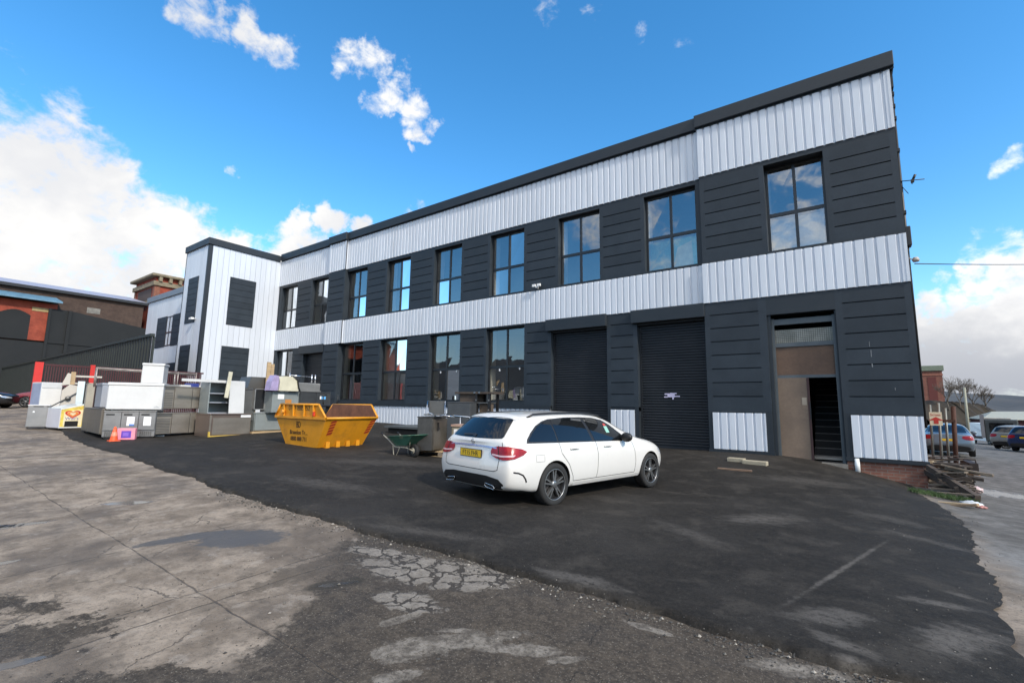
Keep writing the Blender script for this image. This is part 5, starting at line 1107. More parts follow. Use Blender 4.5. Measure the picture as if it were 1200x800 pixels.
# ------------------------------------------------------------------ cars
GLASS_CAR = P('tinted_car_glass', (.006,.007,.008), .03, 0, .05, 2, spec=.6, rvar=.0)
LAMP_RED = P('red_lamp_lens', (.26,.006,.010), .22, 0, .35, 9, rvar=.02, spec=.4); LAMP_CLR = P('clear_lamp_band', (.62,.42,.44), .15, 0, .1, 6); LAMP_FRONT = P('headlamp_glass', (.45,.47,.5), .08, .4, .2, 6, rvar=.02)
SEAM = P('panel_gap', (.02,.02,.02), .9); ALLOY = P('alloy_silver', (.26,.26,.26), .3, .8, .08, 8); ALLOY_D = P('alloy_dark', (.035,.035,.037), .4, .5, .1, 8)
PLATE_Y = P('plate_yellow', (.78,.50,.03), .4, 0, .03); ARCH = P('wheel_arch_lining', (.006,.006,.006), .95)
def car_stations(kind):
    low = lambda w=1.: [(0,.20),(.74*w,.20),(.87*w,.27),(.905*w,.56),(.903*w,.77)]
    if kind == 'estate':
        S = [(.03, [(0,.33,.05),(.60,.33,.05),(.74,.40,.03),(.815,.56,0),(.80,.70,.03),(.745,.87,.075),(.70,.95,.09),(.42,.975,.085),(0,.985,.08)]),
         (.13, [(0,.28,0),(.70,.28,0),(.83,.36,0),(.88,.57,0),(.868,.74,0),(.81,.92,.03),(.715,1.03,.055),(.44,1.06,.045),(0,1.07,.04)]),
         (.34, [(0,.25,0),(.74,.25,0),(.87,.33,0),(.905,.57,0),(.895,.76,0),(.85,.945,0),(.685,1.20,.05),(.45,1.27,.035),(0,1.29,.025)]),
         (.52, [(0,.22,0),(.74,.22,0),(.87,.30,0),(.905,.57,0),(.90,.77,0),(.87,.96,0),(.66,1.32,0),(.46,1.385,-.02),(0,1.41,-.04)]),
         (.62, low()[:4]+[(.903,.77),(.872,.962),(.655,1.34),(.46,1.395),(0,1.42)])]
        roof = [(1.05,.885,.965,.65,1.372,1.425,1.448),(1.7,.885,.957,.645,1.392,1.442,1.465),(2.3,.88,.945,.64,1.385,1.432,1.456),(2.75,.88,.938,.64,1.335,1.385,1.412),(3.12,.875,.93,.70,1.155,1.205,1.24)]
    elif kind == 'saloon':
        S = [(.03, [(0,.33,.05),(.60,.33,.05),(.74,.40,.03),(.815,.56,0),(.80,.70,.03),(.745,.87,.05),(.68,.95,.06),(.42,.975,.06),(0,.985,.06)]),
         (.13, [(0,.28,0),(.70,.28,0),(.83,.36,0),(.88,.57,0),(.868,.74,0),(.81,.91,.03),(.70,.985,.03),(.44,1.01,.03),(0,1.02,.03)]),
         (.55, low()+[(.86,.94),(.72,1.0),(.46,1.02),(0,1.03)])]
        roof = [(.85,.87,.955,.69,1.12,1.15,1.17),(1.25,.885,.955,.65,1.31,1.36,1.39),(1.7,.885,.95,.645,1.37,1.415,1.44),(2.3,.88,.945,.64,1.375,1.42,1.445),(2.75,.88,.938,.64,1.325,1.375,1.40),(3.12,.875,.93,.70,1.155,1.205,1.24)]
    S = [(x, [(p[0], p[1], p[2] if len(p) > 2 else 0) for p in r]) for x, r in S]
    for x, wb, zb, wr, zr, z7, z8 in roof:
        S.append((x, [(p[0],p[1],0) for p in low()]+[(wb,zb,0),(wr,zr,0),(wr-.18,z7,0),(0,z8,0)]))
    S += [(3.5, [(p[0],p[1],0) for p in low()]+[(.87,.925,0),(.79,.985,0),(.5,1.02,0),(0,1.045,0)]),
     (3.75, [(p[0],p[1],0) for p in low(.997)]+[(.865,.89,0),(.78,.945,0),(.5,.968,0),(0,.98,0)]),
     (4.1, [(p[0],p[1],0) for p in low(.985)]+[(.84,.84,0),(.74,.895,0),(.5,.915,0),(0,.925,0)]),
     (4.38, [(0,.22,0),(.68,.22,0),(.80,.29,0),(.84,.54,0),(.815,.70,0),(.77,.77,0),(.66,.82,0),(.46,.84,0),(0,.85,0)]),
     (4.60, [(0,.25,0),(.55,.25,0),(.68,.31,0),(.74,.5,0),(.70,.63,0),(.64,.70,0),(.54,.745,0),(.4,.76,0),(0,.77,0)]),
     (4.70, [(0,.30,0),(.40,.30,0),(.48,.36,0),(.52,.5,0),(.48,.60,0),(.43,.65,0),(.38,.67,0),(.3,.68,0),(0,.685,0)])]
    return S
def car_body(kind, level, sc=(1,1,1), paint=None):
    S = car_stations(kind); bm = bmesh.new(); rings = []
    for x, r in S:
        rg = [bm.verts.new(((x+dx)*sc[0], -y*sc[1], z*sc[2])) for y, z, dx in r]
        lg = [rg[0]]+[bm.verts.new(((x+dx)*sc[0], y*sc[1], z*sc[2])) for y, z, dx in r[1:-1]]+[rg[-1]]
        rings.append((rg, lg))
    for (a, al), (b, bl) in zip(rings, rings[1:]):
        for k in range(8):
            bm.faces.new((a[k], b[k], b[k+1], a[k+1])); 
            f = (al[k], al[k+1], bl[k+1], bl[k]); bm.faces.new(f)
    for (a, al), fl in ((rings[0], 1), (rings[-1], 0)):
        for k in range(8):
            vs = [a[k], a[k+1], al[k+1], al[k]]; u = []
            for q in vs: 
                if q not in u: u.append(q)
            bm.faces.new(u if fl else u[::-1])
    bmesh.ops.recalc_face_normals(bm, faces=bm.faces)
    me = bpy.data.meshes.new('body'); bm.to_mesh(me); bm.free()
    o = bpy.data.objects.new('body_tmp', me); COL.objects.link(o)
    md = o.modifiers.new('s', 'SUBSURF'); md.levels = level; md.render_levels = level
    dg = bpy.context.evaluated_depsgraph_get(); full = bpy.data.meshes.new_from_object(o.evaluated_get(dg))
    bv = BVHTree.FromPolygons([q.co.copy() for q in full.vertices], [list(p.vertices) for p in full.polygons])
    bpy.data.objects.remove(o); return full, bv
def cut_arches(me, axles, r, sc):
    o = bpy.data.objects.new('body', me); COL.objects.link(o); mb = MB()
    for x in axles:
        for s in (-1, 1):
            M = Matrix.Translation((x, s*.80*sc[1], .335)) @ Matrix.Rotation(R_(90), 4, 'X')
            n = 40; c = [(r*math.cos(2*math.pi*k/n), r*math.sin(2*math.pi*k/n)) for k in range(n)]
            vs = [M @ Vector((p, q, -.22)) for p, q in c]+[M @ Vector((p, q, .22)) for p, q in c]
            mb.add(vs, [list(range(n))[::-1], list(range(n, 2*n))]+[[k, (k+1) % n, n+(k+1) % n, n+k] for k in range(n)])
    cu = mb.build('cutter', ARCH); md = o.modifiers.new('b', 'BOOLEAN'); md.operation = 'DIFFERENCE'; md.object = cu; md.solver = 'EXACT'; md.material_mode = 'TRANSFER'
    dg = bpy.context.evaluated_depsgraph_get(); res = bpy.data.meshes.new_from_object(o.evaluated_get(dg))
    bpy.data.objects.remove(o); bpy.data.objects.remove(cu); return res
def cast(bv, p, d):
    h = bv.ray_cast(Vector(p), Vector(d).normalized()); return (h[0], h[1]) if h[0] is not None else (None, None)
def patch(bv, outline, O, U, V, D, step=.035, off=.003, mb=None, mi=0):
    O, U, V, D = Vector(O), Vector(U).normalized(), Vector(V).normalized(), Vector(D).normalized()
    # densify outline
    ol = []
    for (a, b), (c, d) in zip(outline, outline[1:]+outline[:1]):
        L = math.hypot(c-a, d-b); n = max(1, int(L/step))
        for k in range(n): ol.append((a+(c-a)*k/n, b+(d-b)*k/n))
    xs = [p[0] for p in ol]; zs = [p[1] for p in ol]
    def inside(x, y):
        r = False; n = len(ol)
        for i in range(n):
            x1, y1 = ol[i]; x2, y2 = ol[i-1]
            if (y1 > y) != (y2 > y) and x < (x2-x1)*(y-y1)/(y2-y1)+x1: r = not r
        return r
    pts = [Vector(p) for p in ol]; n0 = len(pts)
    x = min(xs)+step*.5
    while x < max(xs):
        y = min(zs)+step*.5
        while y < max(zs):
            if inside(x, y) and min((x-a)**2+(y-b)**2 for a, b in ol) > (step*.45)**2: pts.append(Vector((x, y)))
            y += step
        x += step
    r = delaunay_2d_cdt(pts, [], [list(range(n0))], 1, 1e-6)
    vs = []; ok = []
    for q in r[0]:
        h, n = cast(bv, O+U*q.x+V*q.y-D*4, D)
        if h is None: vs.append((0,0,0)); ok.append(False)
        else:
            if n.dot(D) > 0: n = -n
            vs.append(tuple(h+n*off)); ok.append(True)
    mb = mb or MB(); mb.add(vs, [list(f) for f in r[2] if all(ok[i] for i in f)], mi, True); return mb
def strip(bv, path, O, U, V, D, w=.006, off=.002, mb=None, mi=0, step=.04):
    mb = mb or MB(); pts = []
    for (a, b), (c, d) in zip(path, path[1:]):
        L = math.hypot(c-a, d-b); n = max(1, int(L/step))
        for k in range(n): pts.append((a+(c-a)*k/n, b+(d-b)*k/n))
    pts.append(path[-1]); O, U, V, D = Vector(O), Vector(U), Vector(V), Vector(D).normalized(); row = []
    for i, p in enumerate(pts):
        q = pts[min(i+1, len(pts)-1)]; p_ = pts[max(i-1, 0)]; t = Vector((q[0]-p_[0], q[1]-p_[1])).normalized(); n2 = Vector((-t.y, t.x))*w/2
        pr = []
        for s in (-1, 1):
            h, n = cast(bv, O+U*(p[0]+s*n2.x)+V*(p[1]+s*n2.y)-D*4, D)
            if h is None: break
            if n.dot(D) > 0: n = -n
            pr.append(tuple(h+n*off))
        if len(pr) == 2: row.append(pr)
    vs = [q for pr in row for q in pr]; mb.add(vs, [(2*i, 2*i+1, 2*i+3, 2*i+2) for i in range(len(row)-1)], mi); return mb
def wheel(t, x, y, r, rr, detail, rim_mat=None, w=.225):
    s = 1 if y > 0 else -1
    M = Matrix.Translation((x, y, r)) @ Matrix.Rotation(R_(-90)*s, 4, 'X')     # local z -> outboard
    mb = MB(); h = w/2
    mb.lathe([(rr,-h),(r-.03,-h),(r-.008,-h+.02),(r,-h+.05),(r,h-.05),(r-.008,h-.02),(r-.03,h-.002),(rr+.012,h-.004),(rr,h-.012),(rr-.01,h-.03),(rr-.02,-h)], M, 40 if detail else 20)
    o = mb.build('wheel', RUBBER, t); mb = MB()
    mb.lathe([(rr+.004,h-.010),(rr-.006,h-.006),(rr-.010,h-.012)], M, 40 if detail else 20, 0); mb.lathe([(rr-.010,h-.012),(rr-.02,h-.025),(rr-.03,h-.085)], M, 40 if detail else 20, 1)
    mb.lathe([(rr-.03,h-.085),(.05,h-.08),(0,h-.08)], M, 24, 1)
    for k in range(5):
        a = 2*math.pi*k/5+math.pi/2
        for d in ((-.11,.16),( .11,.16)) if detail else ((0,.0),):
            R2 = M @ Matrix.Rotation(a, 4, 'Z')
            for e in (d[0],):
                w0, w1 = (.016, .011) if detail else (.03,.022); r0_, r1_ = .05, rr-.015
                sx = e*.55; ex = e*.62 if detail else 0
                vs = []
                for (rad, hw, ctr) in ((r0_, w0, e*.18), (r1_, w1, e*.62)):
                    vs += [R2 @ Vector((rad, ctr*.5-hw, h-.022)), R2 @ Vector((rad, ctr*.5+hw, h-.022)), R2 @ Vector((rad, ctr*.5+hw, h-.07)), R2 @ Vector((rad, ctr*.5-hw, h-.07))]
                mb.add(vs, [(0,1,5,4),(1,2,6,5),(3,0,4,7),(0,3,2,1),(4,5,6,7)], 0)
    mb.lathe([(.062,h-.05),(.06,h-.02),(.045,h-.012),(.03,h-.010),(0,h-.009)], M, 16, 0)
    mb.build('rim', [rim_mat or ALLOY, ALLOY_D], o, recalc=True); return o
def make_car(label, kind, paint, loc, rz, sc=(1,1,1), detail=False, plate=None, group=None, cat='car', name='parked_car'):
    t = thing(name, label, cat, loc, rz, group)
    full, bv = car_body(kind, 4 if detail else 3, sc); axl = [1.08*sc[0], 3.90*sc[0]]; rw = .33*(1 if sc[2] < 1.08 else 1.1)
    me = cut_arches(full, axl, .365*(1 if sc[2] < 1.08 else 1.08), sc)
    me.materials.clear(); me.materials.append(paint); me.materials.append(ARCH)
    for p in me.polygons:
        p.use_smooth = True
        c = p.center; n = p.normal
        inw = any((c.x-x)**2+(c.z-.335)**2 < (.372*(1 if sc[2] < 1.08 else 1.08))**2 and abs(c.y) < .915*sc[1] for x in axl) and (abs(n.y) < .25 or abs(c.y) < .7*sc[1])
        p.material_index = 1 if inw or (n.z < -.8 and c.z < .3*sc[2]) else 0
    me.set_sharp_from_angle(angle=R_(40)) if hasattr(me, 'set_sharp_from_angle') else None
    b = bpy.data.objects.new('body', me); COL.objects.link(b); b.parent = t
    X, Y, Z = Vector((1,0,0)), Vector((0,1,0)), Vector((0,0,1))
    K = lambda pts: [(x*sc[0], z*sc[2]) for x, z in pts]; KY = lambda pts: [(y*sc[1], z*sc[2]) for y, z in pts]
    if kind == 'estate':
        q = [(.53,1.0),(1.16,.985),(1.16,1.312),(1.0,1.28),(.82,1.215),(.66,1.12),(.55,1.03)]
        rdoor = [(1.19,.985),(2.06,.965),(1.98,1.340),(1.6,1.338),(1.19,1.316)]
        back = [(.60,1.045),(.40,1.035),(0,1.03),(-.40,1.035),(-.60,1.045),(-.615,1.07),(-.555,1.30),(-.53,1.33),(0,1.345),(.53,1.33),(.555,1.30),(.615,1.07)]
    else:
        q = [(.80,1.0),(1.16,.985),(1.16,1.27),(1.05,1.22)]
        rdoor = [(1.19,.985),(2.06,.965),(1.98,1.375),(1.55,1.365),(1.19,1.285)]
        back = [(.66,1.05),(0,1.03),(-.66,1.05),(-.58,1.31),(-.5,1.345),(0,1.37),(.5,1.345),(.58,1.31)]
    fdoor = [(2.14,.965),(3.10,.945),(3.02,1.02),(2.78,1.20),(2.60,1.285),(2.35,1.327),(2.06,1.338)]
    trim_a = [(.48,.978),(2.1,.948),(3.17,.928),(3.08,1.01),(2.80,1.215),(2.62,1.302),(2.36,1.343),(1.98,1.356),(1.6,1.354),(1.15,1.329),(.98,1.296),(.79,1.228),(.62,1.127),(.51,1.035)] if kind == 'estate' else [(.74,.985),(2.1,.948),(3.17,.928),(3.12,1.0),(2.76,1.30),(2.6,1.365),(2.35,1.395),(1.6,1.385),(1.18,1.30),(.95,1.18)]
    for s in (-1, 1):
        D = Y*(-s); tm = patch(bv, K(trim_a), (0,0,0), X, Z, D, .05, .0025); o = tm.build('window_surround', BLACK, t, recalc=False)
        for nm, ol in (('quarter_glass', q), ('rear_door_glass', rdoor), ('front_door_glass', fdoor)):
            patch(bv, K(ol), (0,0,0), X, Z, D, .05, .006).build(nm, GLASS_CAR, t, recalc=False)
        if detail:
            sm_ = MB(); 
            for path in ([(1.16,.97),(1.20,.80),(1.37,.62),(1.48,.42),(1.50,.345)], [(2.10,.955),(2.13,.75),(2.12,.45),(2.10,.345)], [(3.17,.925),(3.24,.75),(3.27,.55),(3.25,.345)], [(1.5,.345),(3.25,.345)]):
                strip(bv, path, (0,0,0), X, Z, D, .009, .002, sm_)
            strip(bv, [(.62,.80),(.80,.80),(.80,.70),(.62,.70),(.62,.80)], (0,0,0), X, Z, D, .004, .002, sm_)
            sm_.build('door_gap', SEAM, t, recalc=False)
            for x in (1.52, 2.42):
                h, n = cast(bv, (x, s*3, .86), D); hb = MB(); hb.box(x-.12, x+.10, min(h.y, h.y+s*.03), max(h.y, h.y+s*.03), .845, .88, bev=.012); ho = hb.build('door_handle', paint, t)
                hb = MB(); hb.box(x-.10, x+.02, min(h.y+s*.028, h.y+s*.033), max(h.y+s*.028, h.y+s*.033), .853, .860); hb.build('handle_trim', CHROME, ho)
        # mirror
        h, n = cast(bv, (2.98*sc[0], s*3, .93*sc[2]), D); mbx = MB(); yy = h.y
        bmx = bmesh.new(); bmesh.ops.create_icosphere(bmx, subdivisions=3, radius=1)
        vs = [((2.93+.10*q_.co.x*(1.1 if q_.co.x > 0 else .5))*sc[0], yy+s*(.12+.115*q_.co.y), (1.0+.085*q_.co.z)*sc[2]) for q_ in bmx.verts]; bmx.verts.index_update()
        mbx.add(vs, [[q_.index for q_ in f.verts] for f in bmx.faces], 0, True); bmx.free(); mbx.tube([(2.96*sc[0], yy-s*.02, .95*sc[2]), (2.95*sc[0], yy+s*.06, .98*sc[2])], .03, 8)
        mbx.build('door_mirror', BLACK if detail else paint, t)
        # tail lamps, wrapped round the corner: cast along the diagonal
        dd = Vector((.62, -s*.78, 0)).normalized(); uu = Vector((.78*1, s*.62, 0)).normalized() if s < 0 else Vector((.78, .62*s, 0)).normalized()
        uu = Vector((-dd.y*(-s), dd.x*(-s)*-1, 0)); uu = Vector((.78, s*.62, 0)).normalized()
        # horizontal coordinate measured from the body corner: negative on the tailgate, positive along the side
        O = Vector((.08, s*.80, 0))
        ol = [(-.205,.845),(-.18,.915),(-.10,.935),(.05,.935),(.26,.900),(.34,.862),(.28,.815),(.14,.765),(-.03,.745),(-.13,.765),(-.19,.80)]
        lamp = patch(bv, [(a*sc[0], b_*sc[2]) for a, b_ in ol], (O.x*sc[0], O.y*sc[1], 0), uu, Z, dd, .03, .012 if detail else .006); lo_ = lamp.build('tail_lamp', LAMP_RED, t, recalc=False)
        if detail:
            b2 = patch(bv, [(-.17,.80),(-.05,.785),(.13,.795),(.16,.82),(-.05,.808),(-.165,.822)], O, uu, Z, dd, .03, .016); b2.build('lamp_band', LAMP_CLR, lo_, recalc=False)
            b2 = strip(bv, [(-.075,.94),(-.075,.75)], O, uu, Z, dd, .010, .015); b2.build('lamp_gap', SEAM, lo_, recalc=False)
            b2 = MB(); strip(bv, [(.02,.58),(.10,.565),(.17,.53),(.21,.47),(.225,.42)], (.22,s*.8,0), uu, Z, dd, .022, .003, b2); b2.build('bumper_slot', BLACK, t, recalc=False)
        # head lamps
        df = Vector((-.7, -s*.7, 0)).normalized(); uf = Vector((-.7, s*.7, 0))
        patch(bv, [(-.30,.60),(-.28,.68),(.05,.75),(.22,.745),(.20,.68),(0,.62)], (4.42*sc[0], s*.70*sc[1], 0), uf, Z, df, .04, .006).build('headlamp', LAMP_FRONT, t, recalc=False)
    patch(bv, KY(back), (0,0,0), Y, Z, X, .05, .005).build('rear_window', GLASS_CAR, t, recalc=False)
    wsc = [(-.70,1.03),(-.62,1.2),(-.57,1.33),(.57,1.33),(.62,1.2),(.70,1.03),(0,1.06)]
    patch(bv, KY(wsc), (0,0,0), Y, Z, -X, .06, .005).build('windscreen', GLASS_CAR, t, recalc=False)
    patch(bv, KY([(-.36,.52),(-.40,.62),(.40,.62),(.36,.52)]), (0,0,0), Y, Z, -X, .06, .006).build('front_grille', BLACK, t, recalc=False)
    # lower black valance
    va = MB(); patch(bv, KY([(-.70,.325),(-.745,.40),(-.66,.47),(-.4,.50),(.4,.50),(.66,.47),(.745,.40),(.70,.325)]), (0,0,0), Y, Z, X, .05, .006, va); va.build('rear_valance', BLACK, t, recalc=False)
    h, n = cast(bv, (-3, 0, .80*sc[2]), X)
    if h is not None:
        px_ = h.x-.016; zc_ = (.80 if kind == 'estate' else .74)*sc[2]; pb = MB(); pb.box(px_-.008, px_+.012, -.27, .27, zc_-.062, zc_+.062, 1); pb.box(px_-.011, px_-.007, -.258, .258, zc_-.052, zc_+.052, 0)
        po = pb.build('number_plate', [PLATE_Y, BLACK], t)
        if plate: text_mb(plate, .105, frame_M((px_-.0125, 0, zc_-.003), (0,-1,0), (0,0,1)), None, 0, .001, .92).build('plate_characters', BLACK, po, recalc=False)
    for x in axl:
        for s in (-1, 1): wheel(t, x, s*.785*sc[1], rw, .235*(rw/.33), detail, ALLOY)
    if detail:
        # tailgate outline, chrome bar, emblem, wiper, roof rails, exhausts, spoiler
        sm_ = MB(); strip(bv, [(-.66,.99),(-.69,.94),(-.66,.60),(-.58,.575),(.58,.575),(.66,.60),(.69,.94),(.66,.99)], (0,0,0), Y, Z, X, .010, .003, sm_); sm_.build('tailgate_gap', SEAM, t, recalc=False)
        cb = MB(); strip(bv, [(-.58,.905),(-.3,.915),(0,.918),(.3,.915),(.58,.905)], (0,0,0), Y, Z, X, .028, .012, cb); cb.build('tailgate_bar', P('lilac_chrome', (.42,.42,.55), .25, .7), t, recalc=False)
        h, n = cast(bv, (-3, 0, .985), X)
        if h is not None:
            e = MB(); ex = h.x-.008; e.tube([(ex, .038*math.cos(a_*math.pi/10), .975+.038*math.sin(a_*math.pi/10)) for a_ in range(20)], .0045, 6, closed=True)
            for k in range(3): a_ = math.pi/2+k*2*math.pi/3; e.tube([(ex,0,.975),(ex,.037*math.cos(a_),.975+.037*math.sin(a_))], .005, 6, r2=.0015)
            e.build('emblem', CHROME, t)
        wp = MB(); strip(bv, [(.05,1.075),(.32,1.062)], (0,0,0), Y, Z, X, .022, .016, wp); strip(bv, [(-.02,1.06),(.06,1.075)], (0,0,0), Y, Z, X, .04, .014, wp); wp.build('wiper', BLACK, t, recalc=False)
        spb = MB(); patch(bv, [(-.60,.475),(-.60,.56),(0,.60),(.60,.56),(.60,.475),(0,.415)], (0,0,0), Y, X, -Z, .04, .012, spb); spb.build('roof_spoiler', paint, t, recalc=False)
        for s in (-1, 1):
            rp = []
            for k in range(15):
                x = .72+1.95*k/14; h, n = cast(bv, (x, s*.585, 4), -Z); rp.append((x, s*.585, h.z+(.035 if 0 < k < 14 else -.01)))
            rl = MB(); rl.tube(rp, .017, 8); rl.build('roof_rail', BLACK, t)
            ex = MB(); pts = []
            for k in range(24):
                a_ = 2*math.pi*k/24; c_, s_ = math.cos(a_), math.sin(a_); pts.append((.05, s*.50+.11*math.copysign(abs(c_)**.5, c_), .352+.026*math.copysign(abs(s_)**.5, s_)-.02*c_*s))
            ex.tube(pts, .006, 6, closed=True); ex.add([(p[0]+.01, p[1], p[2]) for p in pts], [list(range(24))], 1); ex.build('exhaust_tip', [CHROME, BLACK], t)
        h, n = cast(bv, (2.58, -3, 1.12), Y)
        st_ = MB(); patch(bv, [(2.50,1.08),(2.60,1.08),(2.60,1.19),(2.50,1.19)], (0,0,0), X, Z, Y, .04, .009, st_, 0); patch(bv, [(2.51,1.195),(2.59,1.195),(2.585,1.235),(2.515,1.235)], (0,0,0), X, Z, Y, .04, .009, st_, 1)
        st_.build('window_sticker', [P('sticker_mint', (.25,.48,.40), .5), P('sticker_red', (.45,.06,.05), .5)], t, recalc=False)
        sk = MB(); strip(bv, [(1.50,.30),(3.40,.30)], (0,0,0), X, Z, Y, .05, .012, sk); sk.build('side_skirt', paint, t, recalc=False)
    return t
WHITE_CAR = P('pearl_white_paint', (.66,.645,.615), .28, 0, .015, 1.5, dirt=.05, dirtcol=(.4,.36,.3), coat=.8, rvar=.03)
wr_, wf_ = G(648, 591, .05), G(760, 572.7, .05)
hd = Vector((wf_[0]-wr_[0], wf_[1]-wr_[1], 0)); print('CAR wheelbase', hd.length, wr_, wf_); hd.normalize(); rzc = math.atan2(hd.y, hd.x)+R_(1.5); hd = Vector((math.cos(rzc), math.sin(rzc), 0))
sdv = Vector((hd.y, -hd.x, 0))                    # towards the right-hand side of the car
o0 = Vector((wr_[0], wr_[1], 0))-hd*1.06-sdv*.85
zcar = (ga(wr_[0], wr_[1])+ga(wf_[0], wf_[1]))/2-.004
make_car('white estate car with black roof rails parked on the tarmac', 'estate', WHITE_CAR, (o0.x, o0.y, zcar), rzc, (.975,1.02,1.0), detail=True, plate='FT15 FHR')
# ------------------------------------------------------------------ right-hand side: corner scrap, vehicles, far buildings, trees, moor
POLE = P('galvanised_pole', (.20,.20,.18), .5, .4, .15, 4, dirt=.4)
for k, (u, vt, vb, Y, lab) in enumerate(((1090,474,552,18.6,'galvanised scaffold pole leaning beside the arrow sign, nearest the warehouse'),(1100,472,556,18.2,'galvanised scaffold pole behind the arrow sign'),(1108,478,552,18.8,'galvanised scaffold pole at the right edge of the arrow sign'))):
    b_ = onY(u+5, vb, Y); tp = onY(u-.5, vt, Y); mb = MB(); mb.tube([tuple(b_), tuple(tp)], .032, 10); o = mb.build('scaffold_pole', POLE); tag(o, lab, 'pole', 'poles holding the arrow sign')
q = onY(1117, 476, 18.5); b_ = onY(1121, 552, 18.5); mb = MB(); mb.tube([tuple(b_), tuple(q)], .055, 8); mb.box(q[0]-.25,q[0],18.4,18.6,q[2]-.45,q[2]-.38)
o = mb.build('rusty_post', P('rust_brown', (.075,.035,.025), .85, .2, .3, 4)); tag(o, 'rusty brown steel post right of the arrow sign', 'post')
c1, c2 = onY(1088.5, 482.5, 18.0), onY(1105, 498.5, 18.0); cx, cz = (c1[0]+c2[0])/2, (c1[2]+c2[2])/2; sw, sh = c2[0]-c1[0], c1[2]-c2[2]
t = thing('arrow_sign', 'cream sign with red lettering and a red arrow pointing up, fixed to scaffold poles', 'sign', (cx, 18.0, cz-sh/2)); SG = P('sign_cream', (.60,.54,.40), .6, 0, .06); SR = P('sign_red', (.42,.03,.02), .55)
mb = MB(); mb.box(-sw/2, sw/2, -.012, .012, 0, sh); mb.build('board', SG, t)
mb = MB(); mb.prism([(-.05,sh*.12),(.05,sh*.12),(.05,sh*.38),(.16,sh*.38),(0,sh*.64),(-.16,sh*.38),(-.05,sh*.38)], -.017, -.0125); mb.build('arrow', SR, t)
mb = text_mb('Screen', sh*.27, frame_M((0, -.0135, sh*.79), (1,0,0), (0,0,1)), None, 0, .001, .8); mb.build('lettering', SR, t, recalc=False)
# trailer-like steel frame and scrap timber
def bar(p, q, w, h, name, mat_, lab, cat, grp=None):
    p, q = Vector(p), Vector(q); d = (q-p); L = d.length; M = Matrix.Translation(p) @ d.to_track_quat('X', 'Z').to_matrix().to_4x4()
    mb = MB(); mb.box(0, L, -w/2, w/2, -h/2, h/2, M=M); o = mb.build(name, mat_); tag(o, lab, cat, grp); return o
A0 = onY(1086, 547, 16.6); A1 = onY(1146, 546, 16.6)
t = thing('steel_trailer_frame', 'low dark steel trailer frame with thin hand rail, behind the scrap timber', 'trailer frame', (A0[0], 16.6, gz(A0[0], 16.6)))
zz = A0[2]-gz(A0[0], 16.6); Lf = A1[0]-A0[0]
mb = MB(); mb.box(-.2, Lf, -.06, .06, zz-.07, zz+.05); mb.box(-.2, Lf, 1.1, 1.2, zz-.07, zz+.05); mb.box(Lf-.16, Lf, -.08, 1.25, zz-.08, zz+.17); mb.build('beam', P('dark_rusty_steel', (.03,.022,.02), .7, .3, .3, 5), t)
mb = MB(); rx = Lf*.45; mb.tube([(rx,0,zz),(rx,0,zz+.26),(rx+.5,0,zz+.26),(rx+.53,0,zz)], .02, 8); mb.tube([(rx,0,zz+.14),(rx+.52,0,zz+.14)], .014, 6); mb.build('hand_rail', P('dark_rusty_steel', (.03,.022,.02), .7), t)
for x in (0, Lf*.8): mb = MB(); mb.box(x,x+.1,0,.1,-.1,zz-.07); mb.build('leg', P('dark_rusty_steel', (.03,.022,.02), .7), t)
gsc = lambda x, y: gz(x, y)
def pp(u, v, Y): 
    q = onY(u, v, Y); return (q[0], q[1], q[2])
bar(pp(1088,547,14.7), pp(1146,584,13.3), .10, .12, 'timber_beam', WOODD, 'long dark wet timber beam sloping down across the scrap heap', 'timber')
bar(pp(1084,551,15.0), pp(1118,575,14.0), .09, .10, 'timber_beam', WOODD, 'shorter dark timber beam sloping beside the longer one on the scrap heap', 'timber')
lst = [(1091,567,1119,569,14.3,WOODW,'grey weathered batten highest on the near side of the scrap heap'),(1092,572,1130,575,14.0,WOODW,'grey weathered batten second from the top of the scrap heap'),(1098,577,1143,580,13.6,WOODW,'long grey batten low across the scrap heap'),(1092,580,1120,585,13.5,WOODD,'dark batten lowest in the scrap heap'),
    (1118,553,1148,556,15.4,P('orange_timber', (.28,.15,.07), .8, 0, .2, 4),'orange-brown plank behind the scrap heap under the trailer frame'),(1092,561,1126,556,15.0,WOODD,'dark board rising under the trailer frame'),(1110,561,1140,563,14.8,WOODW,'grey plank under the orange-brown one'),
    (1095,588,1147,592,12.6,WOODP,'pale new batten lying in front of the scrap heap'),(1108,592.5,1146,591,12.4,P('tan_timber', (.30,.20,.12), .75, 0, .2, 4),'tan batten crossing the pale one in front of the scrap heap'),(1120,570,1127,585,13.7,WOODD,'short dark upright prop in the scrap heap'),(1142,581,1143,587,13.4,WOODD,'short stub at the end of the low grey batten')]
for (u1, v1, u2, v2, Y, m_, lab) in lst: bar(pp(u1,v1,Y), pp(u2,v2,Y-.25 if abs(u2-u1) > 10 else Y), .09, .035 if abs(u2-u1) > 10 else .07, 'timber_plank', m_, lab, 'timber', 'scrap timber at the corner')
for i in range(44):          # the rest of the heap, half hidden under the named pieces
    x = random.uniform(1.32, 1.75); y = random.uniform(14.0, 16.6); a_ = random.uniform(-.9, .7); L = random.uniform(.35, .85); z = gz(x, y)+.05+.72*(i/44)*max(.2, 1-abs(x-1.45)/.7)
    bar((x, y, z), (x+L*math.cos(a_), y+L*math.sin(a_)*.6, z+random.uniform(-.18, .12)), random.choice([.06,.09,.14]), random.choice([.02,.03,.06]), 'timber_offcut', random.choice([WOODW, WOODD, WOODD]), 'weathered offcut buried in the scrap heap at the warehouse corner', 'timber', 'offcuts buried in the scrap heap')
